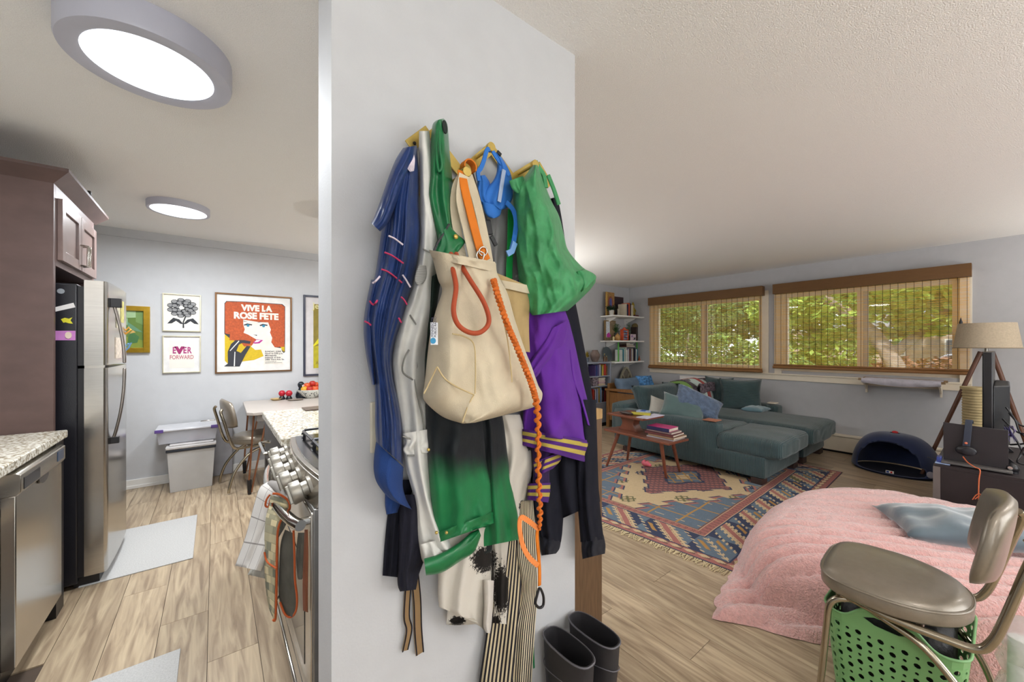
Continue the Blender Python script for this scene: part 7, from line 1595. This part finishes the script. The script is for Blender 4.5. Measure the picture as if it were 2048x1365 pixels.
# armchair with blue pillow
t = thing('wooden_armchair', 'honey oak armchair with brown seat in the window corner', 'chair', (5.5, 3.75, 0))
M_hon = mat('honey_oak', '8a5f34', .5, var=.2, scale=10, stretch=(5, 5, 1))
for x in (5.18, 5.98):
    MB().bb(x-.03, x+.03, 3.45, 3.51, 0, .60).build('leg', M_hon, t, bevel=.004); MB().bb(x-.03, x+.03, 4.02, 4.08, 0, .60).build('leg', M_hon, t, bevel=.004)
    MB().prism([(3.42, .60), (4.0, .60), (4.1, .60), (4.1, .635), (3.9, .64), (3.5, .66), (3.42, .64)], (x-.045, 0, 0), (0, 1, 0), (0, 0, 1), (1, 0, 0), .09).build('arm_rest', M_hon, t, bevel=.006)
    MB().bb(x-.012, x+.012, 3.5, 4.04, .12, .58).build('side_panel', M_hon, t, bevel=.003)
MB().bb(5.18, 5.98, 3.46, 4.06, .24, .28).build('seat_frame', M_hon, t, bevel=.003); MB().bb(5.18, 5.98, 4.04, 4.08, .3, .72).build('backrest', M_hon, t, bevel=.005)
soft_box(5.22, 5.94, 3.46, 4.02, .28, .42, .04, 10, .02, .01).build('seat', mat('brown_upholstery', '5c4038', .85, var=.25, scale=30), t, smooth=True)
cushion('blue_pillow', 'dusty blue bed pillow filling the corner armchair', .68, .46, .2, (5.5, 3.86, .60), rx=math.radians(72), rz=.05, m=mat('dusty_blue', '64788e', .85, var=.06), seed=31, wr=.03, cat='pillow', p=3)
cushion('blue_print_pillow', 'bright blue patterned pillow at the right of the dusty blue one', .32, .22, .1, (5.84, 3.80, .735), rx=math.radians(60), rz=-.4, m=mat('azure_print', '4a80b4', .8, var=.7, scale=26), seed=33, wr=.02, cat='pillow')
# wall sockets on the right
# ================================================================ laundry basket + foreground chair
M_bask = mat('green_plastic', '7aac70', .4, var=.03)
bk = thing('laundry_basket', 'green plastic laundry basket with round holes under the near chair', 'basket', (2.2, .28, 0))
bx0, bx1, by0, by1, rr0 = 1.90, 2.34, .065, .455, .07
def perim():
    pts = []
    for (cx, cy, a0) in ((bx0+rr0, by0+rr0, 180), (bx1-rr0, by0+rr0, 270), (bx1-rr0, by1-rr0, 0), (bx0+rr0, by1-rr0, 90)):
        for k in range(9): a = math.radians(a0+90*k/8); pts.append((cx+rr0*math.cos(a), cy+rr0*math.sin(a)))
    return pts
PP = perim(); LEN = [0]
for i in range(len(PP)): LEN.append(LEN[-1]+math.dist(PP[i], PP[(i+1) % len(PP)]))
PT = LEN[-1]; bcx, bcy = (bx0+bx1)/2, (by0+by1)/2
def onp(s, z):
    s %= PT; k = max(i for i in range(len(LEN)-1) if LEN[i] <= s+1e-9); f_ = (s-LEN[k])/max(1e-9, LEN[k+1]-LEN[k]); a, b_ = PP[k], PP[(k+1) % len(PP)]
    x, y = a[0]+(b_[0]-a[0])*f_, a[1]+(b_[1]-a[1])*f_; q = .84+.16*z/.36
    return (bcx+(x-bcx)*q, bcy+(y-bcy)*q, z)
sc_near = PT-(by1-by0-2*rr0)/2 ; sc_far = PT/2-(by1-by0-2*rr0)/2
def rimz(s):
    m = .318
    for c_ in (sc_near, sc_far):
        d = abs((s-c_+PT/2) % PT-PT/2); m += .068*math.exp(-(d/.095)**4)
    return m
mb = MB(); ncol = 48; cs = PT/ncol; cz = .0285
for j in range(9):
    for i in range(ncol):
        s0, z0 = i*cs, .03+j*cz; ctr = (s0+cs/2, z0+cz/2); r_ = .0098 if (i+j) % 2 else .0058
        sq = [(s0, z0), (s0+cs/2, z0), (s0+cs, z0), (s0+cs, z0+cz/2), (s0+cs, z0+cz), (s0+cs/2, z0+cz), (s0, z0+cz), (s0, z0+cz/2)]
        hol = [(ctr[0]+r_*math.cos(math.radians(225+45*k)), ctr[1]+r_*math.sin(math.radians(225+45*k))) for k in range(8)]
        mb.add([onp(*p) for p in sq]+[onp(*p) for p in hol], [(k, (k+1) % 8, 8+(k+1) % 8, 8+k) for k in range(8)])
zT = .03+9*cz
for i in range(ncol):
    s0 = i*cs; slot = min(abs((s0+cs/2-c_+PT/2) % PT-PT/2) for c_ in (sc_near, sc_far))
    a, b_ = rimz(s0), rimz(s0+cs)
    if slot < .058:
        e0 = .0165*math.sqrt(max(0, 1-(min(.06, min(abs((s0-c_+PT/2) % PT-PT/2) for c_ in (sc_near, sc_far)))/.06)**4)); e1 = .0165*math.sqrt(max(0, 1-(min(.06, min(abs((s0+cs-c_+PT/2) % PT-PT/2) for c_ in (sc_near, sc_far)))/.06)**4)); zc = .340
        mb.add([onp(s0, zT), onp(s0+cs, zT), onp(s0+cs, zc-e1), onp(s0, zc-e0)], [(0, 1, 2, 3)]); mb.add([onp(s0, zc+e0), onp(s0+cs, zc+e1), onp(s0+cs, b_), onp(s0, a)], [(0, 1, 2, 3)])
    else: mb.add([onp(s0, zT), onp(s0+cs, zT), onp(s0+cs, b_), onp(s0, a)], [(0, 1, 2, 3)])
    mb.add([onp(s0, 0), onp(s0+cs, 0), onp(s0+cs, .03), onp(s0, .03)], [(0, 1, 2, 3)])
o = mb.build('perforated_wall', M_bask, bk); merge(o, .0003)
sd = o.modifiers.new('solid', 'SOLIDIFY'); sd.thickness = .0035
MB().tube([onp(i*PT/120, rimz(i*PT/120)) for i in range(120)], .0045, 8, closed=True).build('rim', M_bask, bk, smooth=True)
MB().prism([onp(i*PT/36, 0)[:2] for i in range(36)], (0, 0, .001), (1, 0, 0), (0, 1, 0), (0, 0, 1), .006).build('bottom', M_bask, bk)
t = thing('black_laundry_bag', 'black crinkled bag stuffed inside the green laundry basket', 'bag', (bcx, bcy, .02))
mb = MB(); n = 30; vs = []
for j in range(13):
    v = j/12; k = .92 if v < .6 else .92*math.cos((v-.6)/.4*math.pi/2)**.6
    for i in range(n):
        p = onp(i*PT/n, min(.36, .03+.33*v)); w_ = .012*noise.noise(Vector((i*.7, v*6, 2)))
        vs.append((bcx+(p[0]-bcx)*(.90*k)+w_, bcy+(p[1]-bcy)*(.90*k)+w_, .02+.33*min(1, v*1.25)+(.02*math.sin(i)*noise.noise(Vector((i*.5, v*4, 9))) if v > .5 else 0)))
mb.add(vs, [(j*n+i, j*n+(i+1) % n, (j+1)*n+(i+1) % n, (j+1)*n+i) for j in range(12) for i in range(n)]+[tuple(12*n+i for i in range(n)), tuple(range(n))[::-1]])
mb.build('body', mat('black_crinkle', '0d0b0d', .55, bump=.7, bscale=30, bdist=.01), t, smooth=True)
ch = diner_chair('large diner chair in the right foreground over the green laundry basket', (2.045, .265, 0), .05); ch.scale = (1.06, .98, 1.01)
# plastic-wrapped white post at the lower right corner
c = PZ(2040, 1300, .3); t = thing('wrapped_post', 'white post wrapped in clear plastic at the lower right corner', 'post', (c.x, c.y, 0))
MB().tube([(c.x, c.y, 0), (c.x+.02, c.y-.005, .33)], .032, 14).build('post', M_white, t, smooth=.5)
M_wrap = mat('clear_wrap', 'dfe0e0', .15, alpha=.35, bump=.9, bscale=30, bdist=.01)
MB().tube([(c.x+.012*math.sin(i*1.7), c.y+.012*math.cos(i*2.3), i*.031) for i in range(14)], [.045, .05, .043, .05, .046, .052, .044, .05, .046, .05, .044, .048, .04, .02], 14).build('wrap', M_wrap, t, smooth=True)
# ================================================================ outside the windows
struct('ground', MB().bb(6.5, 60, -30, 40, -.5, -.4), mat('lawn', '6f7a4a', .95, var=.3, scale=3))
struct('street', MB().bb(22, 28, -30, 40, -.4, -.385), mat('asphalt', '8f9096', .9))
M_leafm = [mat('leaf_%d' % i, c, .6, var=.3, scale=3) for i, c in enumerate(['7c9c48', '5f8048', '9ab85c', '4c6a40', 'a4bc58'])]
for m in M_leafm:
    nt, N, L, b = glue(m); tr = N.new('ShaderNodeBsdfTranslucent'); tr.inputs[0].default_value = b.inputs['Base Color'].default_value
    rp_ = [n for n in N if n.bl_idname == 'ShaderNodeValToRGB'][0]; L.new(rp_.outputs[0], tr.inputs[0])
    mx = N.new('ShaderNodeMixShader'); mx.inputs[0].default_value = .35; out = [n for n in N if n.bl_idname == 'ShaderNodeOutputMaterial'][0]
    L.new(b.outputs[0], mx.inputs[1]); L.new(tr.outputs[0], mx.inputs[2]); L.new(mx.outputs[0], out.inputs[0])
M_bark = mat('grey_bark', '8a7f74', .9, var=.3, scale=12, bump=.8, bscale=30, bdist=.02)
def foliage(t, blobs, n, size, m, seed):
    r = random.Random(seed); vs = []; fs = []
    for k in range(n):
        c, R_ = blobs[r.randrange(len(blobs))]
        d = Vector((r.gauss(0, 1), r.gauss(0, 1), r.gauss(0, 1))); d = d.normalized()*R_*r.uniform(.45, 1)**.5
        p = Vector(c)+Vector((d.x, d.y, d.z*.8)); s_ = size*r.uniform(.6, 1.3)
        a = Vector((r.uniform(-1, 1), r.uniform(-1, 1), r.uniform(-.6, .6))).normalized(); b_ = a.cross(Vector((r.uniform(-1, 1), r.uniform(-1, 1), 1))).normalized()
        i0 = len(vs); vs += [p-a*s_, p+b_*s_*.5, p+a*s_, p-b_*s_*.5]; fs.append((i0, i0+1, i0+2, i0+3))
    me = bpy.data.meshes.new('leaves'); me.from_pydata([tuple(v-t.matrix_basis.translation) for v in vs], [], fs); me.materials.append(m)
    o = bpy.data.objects.new('leaves', me); COL.objects.link(o); o.parent = t; o['kind'] = 'stuff'
def tree(name, label, base, trunk, blobs, n, size, ms, seed, group='trees outside the windows'):
    t = thing(name, label, 'tree', base, group=group); mb = MB()
    for pts, r0, r1 in trunk:
        C = catmull(pts, 12); mb.tube(C, [r0+(r1-r0)*i/11 for i in range(12)], 10)
    mb.build('trunk', M_bark, t, smooth=True)
    for k, m in enumerate(ms): foliage(t, blobs, n//len(ms), size, m, seed+k)
# shrub hedge close behind the left window
tree('leafy_shrub', 'dense small-leaved shrub right outside the left window', (8.4, 4.6, -.4), [([(8.4, 4.6, -.4), (8.4, 4.5, .6), (8.3, 4.3, 1.6)], .05, .02), ([(8.4, 4.6, -.4), (8.6, 5.2, .8), (8.5, 5.6, 1.9)], .04, .015)], [((8.4, 4.2+.5*i, 1.0+.35*(i % 3)), .75) for i in range(6)]+[((8.6, 4.0+.6*i, 2.2), .7) for i in range(5)], 16000, .045, [M_leafm[1], M_leafm[3], M_leafm[0]], 5)
tree('bright_maple', 'bright yellow-green tree with leaning trunk beyond the right window', (11.2, 1.6, -.4), [([(11.2, 1.2, -.4), (11.1, 1.35, .8), (11.2, 1.9, 1.8), (11.1, 2.9, 2.7), (11, 3.8, 3.4)], .17, .09), ([(11.15, 1.5, 1.1), (11.2, .8, 1.9), (11.3, .2, 2.8)], .1, .05)], [((11.0, .2, 2.6), .9), ((10.8, 1.2, 2.7), .8), ((11, 2.3, 2.4), .9), ((10.8, -.5, 2.1), .7), ((11.2, .9, 2.0), .6), ((10.9, 3.3, 2.3), .8), ((11.4, 2.4, 1.2), .7), ((11.3, 3.4, 1.0), .8)], 9000, .085, [M_leafm[0], M_leafm[2], M_leafm[4]], 11)
tree('mid_tree', 'mid-green tree further out beyond the right window', (15.5, 4.5, -.4), [([(15.5, 4.5, -.4), (15.4, 4.6, 1.5), (15.6, 4.9, 4.0)], .16, .08)], [((15.5, 4.5, 3.4), 1.8), ((15.5, 6.4, 2.6), 1.5), ((15, 2.6, 3.6), 1.5), ((15.2, 7.6, 2.2), 1.5)], 10000, .12, [M_leafm[1], M_leafm[0], M_leafm[3]], 17)
tree('dark_tree', 'darker tree on the far side of the lawn to the right', (20, -1.2, -.4), [([(20, -1.2, -.4), (19.9, -1.1, 2), (20, -1, 4.6)], .2, .1)], [((20, -1, 4.2), 1.9), ((19.6, -2.6, 3.6), 1.6), ((20, .4, 3.9), 1.5)], 9000, .13, [M_leafm[3], M_leafm[1]], 23)
tree('low_bush', 'pale-leaved low bush just outside the middle of the windows', (9.6, 3.0, -.4), [([(9.6, 3, -.4), (9.6, 3, .5), (9.5, 3.1, 1.2)], .04, .02)], [((9.6, 2.8, .7), .55), ((9.5, 3.4, 1.0), .6), ((9.7, 2.4, .45), .45), ((9.8, 4.2, 1.2), .6)], 5000, .06, [M_leafm[2], M_leafm[1]], 31)
tree('background_trees', 'row of distant trees closing the view beyond the street', (32, 8, -.4), [([(32, 8, -.4), (32, 8, 5)], .3, .2)], [((32+2*math.sin(i), -6+4*i, 3.4+.9*(i % 3)), 3.3) for i in range(10)], 16000, .3, [M_leafm[3], M_leafm[1], M_leafm[0]], 41)
t = thing('brown_hedge', 'low brown-red hedge bank across the lawn beyond the right window', 'hedge', (20.5, 2, -.4))
foliage(t, [((20.6, -4+1.1*i, .35), .75) for i in range(14)], 6000, .12, mat('hedge_russet', '7c5a48', .8, var=.3), 77)
MB().tube([(20.6, -4.4, -.3), (20.6, 3, -.25), (20.6, 10.5, -.3)], .15, 8).build('stems', M_bark, t)
# neighbouring house with pale siding and grey roof
t = thing('neighbour_house', 'pale house with brown brick base beyond the lawn', 'house', (42, 3, -.4))
MB().bb(40, 45, -8, 14, -.4, 2.6).build('wall', mat('siding_beige', 'a89a8a', .9, var=.1, scale=6), t)
MB().prism([(-3.4, 2.6), (9.4, 2.6), (9.4, 2.9), (3, 4.6), (-3.4, 2.9)], (39.6, 0, 0), (0, 1, 0), (0, 0, 1), (1, 0, 0), 6).build('roof', mat('roof_grey', '9ca4b0', .8), t)
for y in (-1.5, 1.5, 4.5, 7): 
    wv = MB().bb(39.97, 40.0, y, y+1.1, .6, 1.8).build('window', M_white, t); MB().bb(39.95, 39.97, y+.08, y+1.02, .68, 1.72).build('pane', mat('far_pane_%d' % int(y*10), '6c7c8c', .1), wv)
t = thing('parked_car', 'light grey car parked on the street beyond the right window', 'car', (23, .5, -.4))
MB().prism([(-2.1, .35), (2.1, .35), (2.15, .75), (1.5, .95), (.9, 1.4), (-1.0, 1.42), (-1.7, .98), (-2.15, .8)], (22.4, .5, -.385), (0, 1, 0), (0, 0, 1), (1, 0, 0), 1.7).build('body', mat('car_silver', 'a9b0b8', .3, .4), t, bevel=.05)
MB().prism([(-1.4, .98), (1.2, .98), (.8, 1.34), (-.95, 1.36)], (22.38, .5, -.385), (0, 1, 0), (0, 0, 1), (1, 0, 0), 1.74).build('windows', M_black, t)
for y in (-1.3, 1.4): MB().cyl((22.38, .5+y, -.06), (24.1, .5+y, -.06), .32, n=20).build('wheel', M_black, t)
for o in bpy.data.objects:
    for k in ('label', 'category'):
        if k in o and o[k] is None: del o[k]
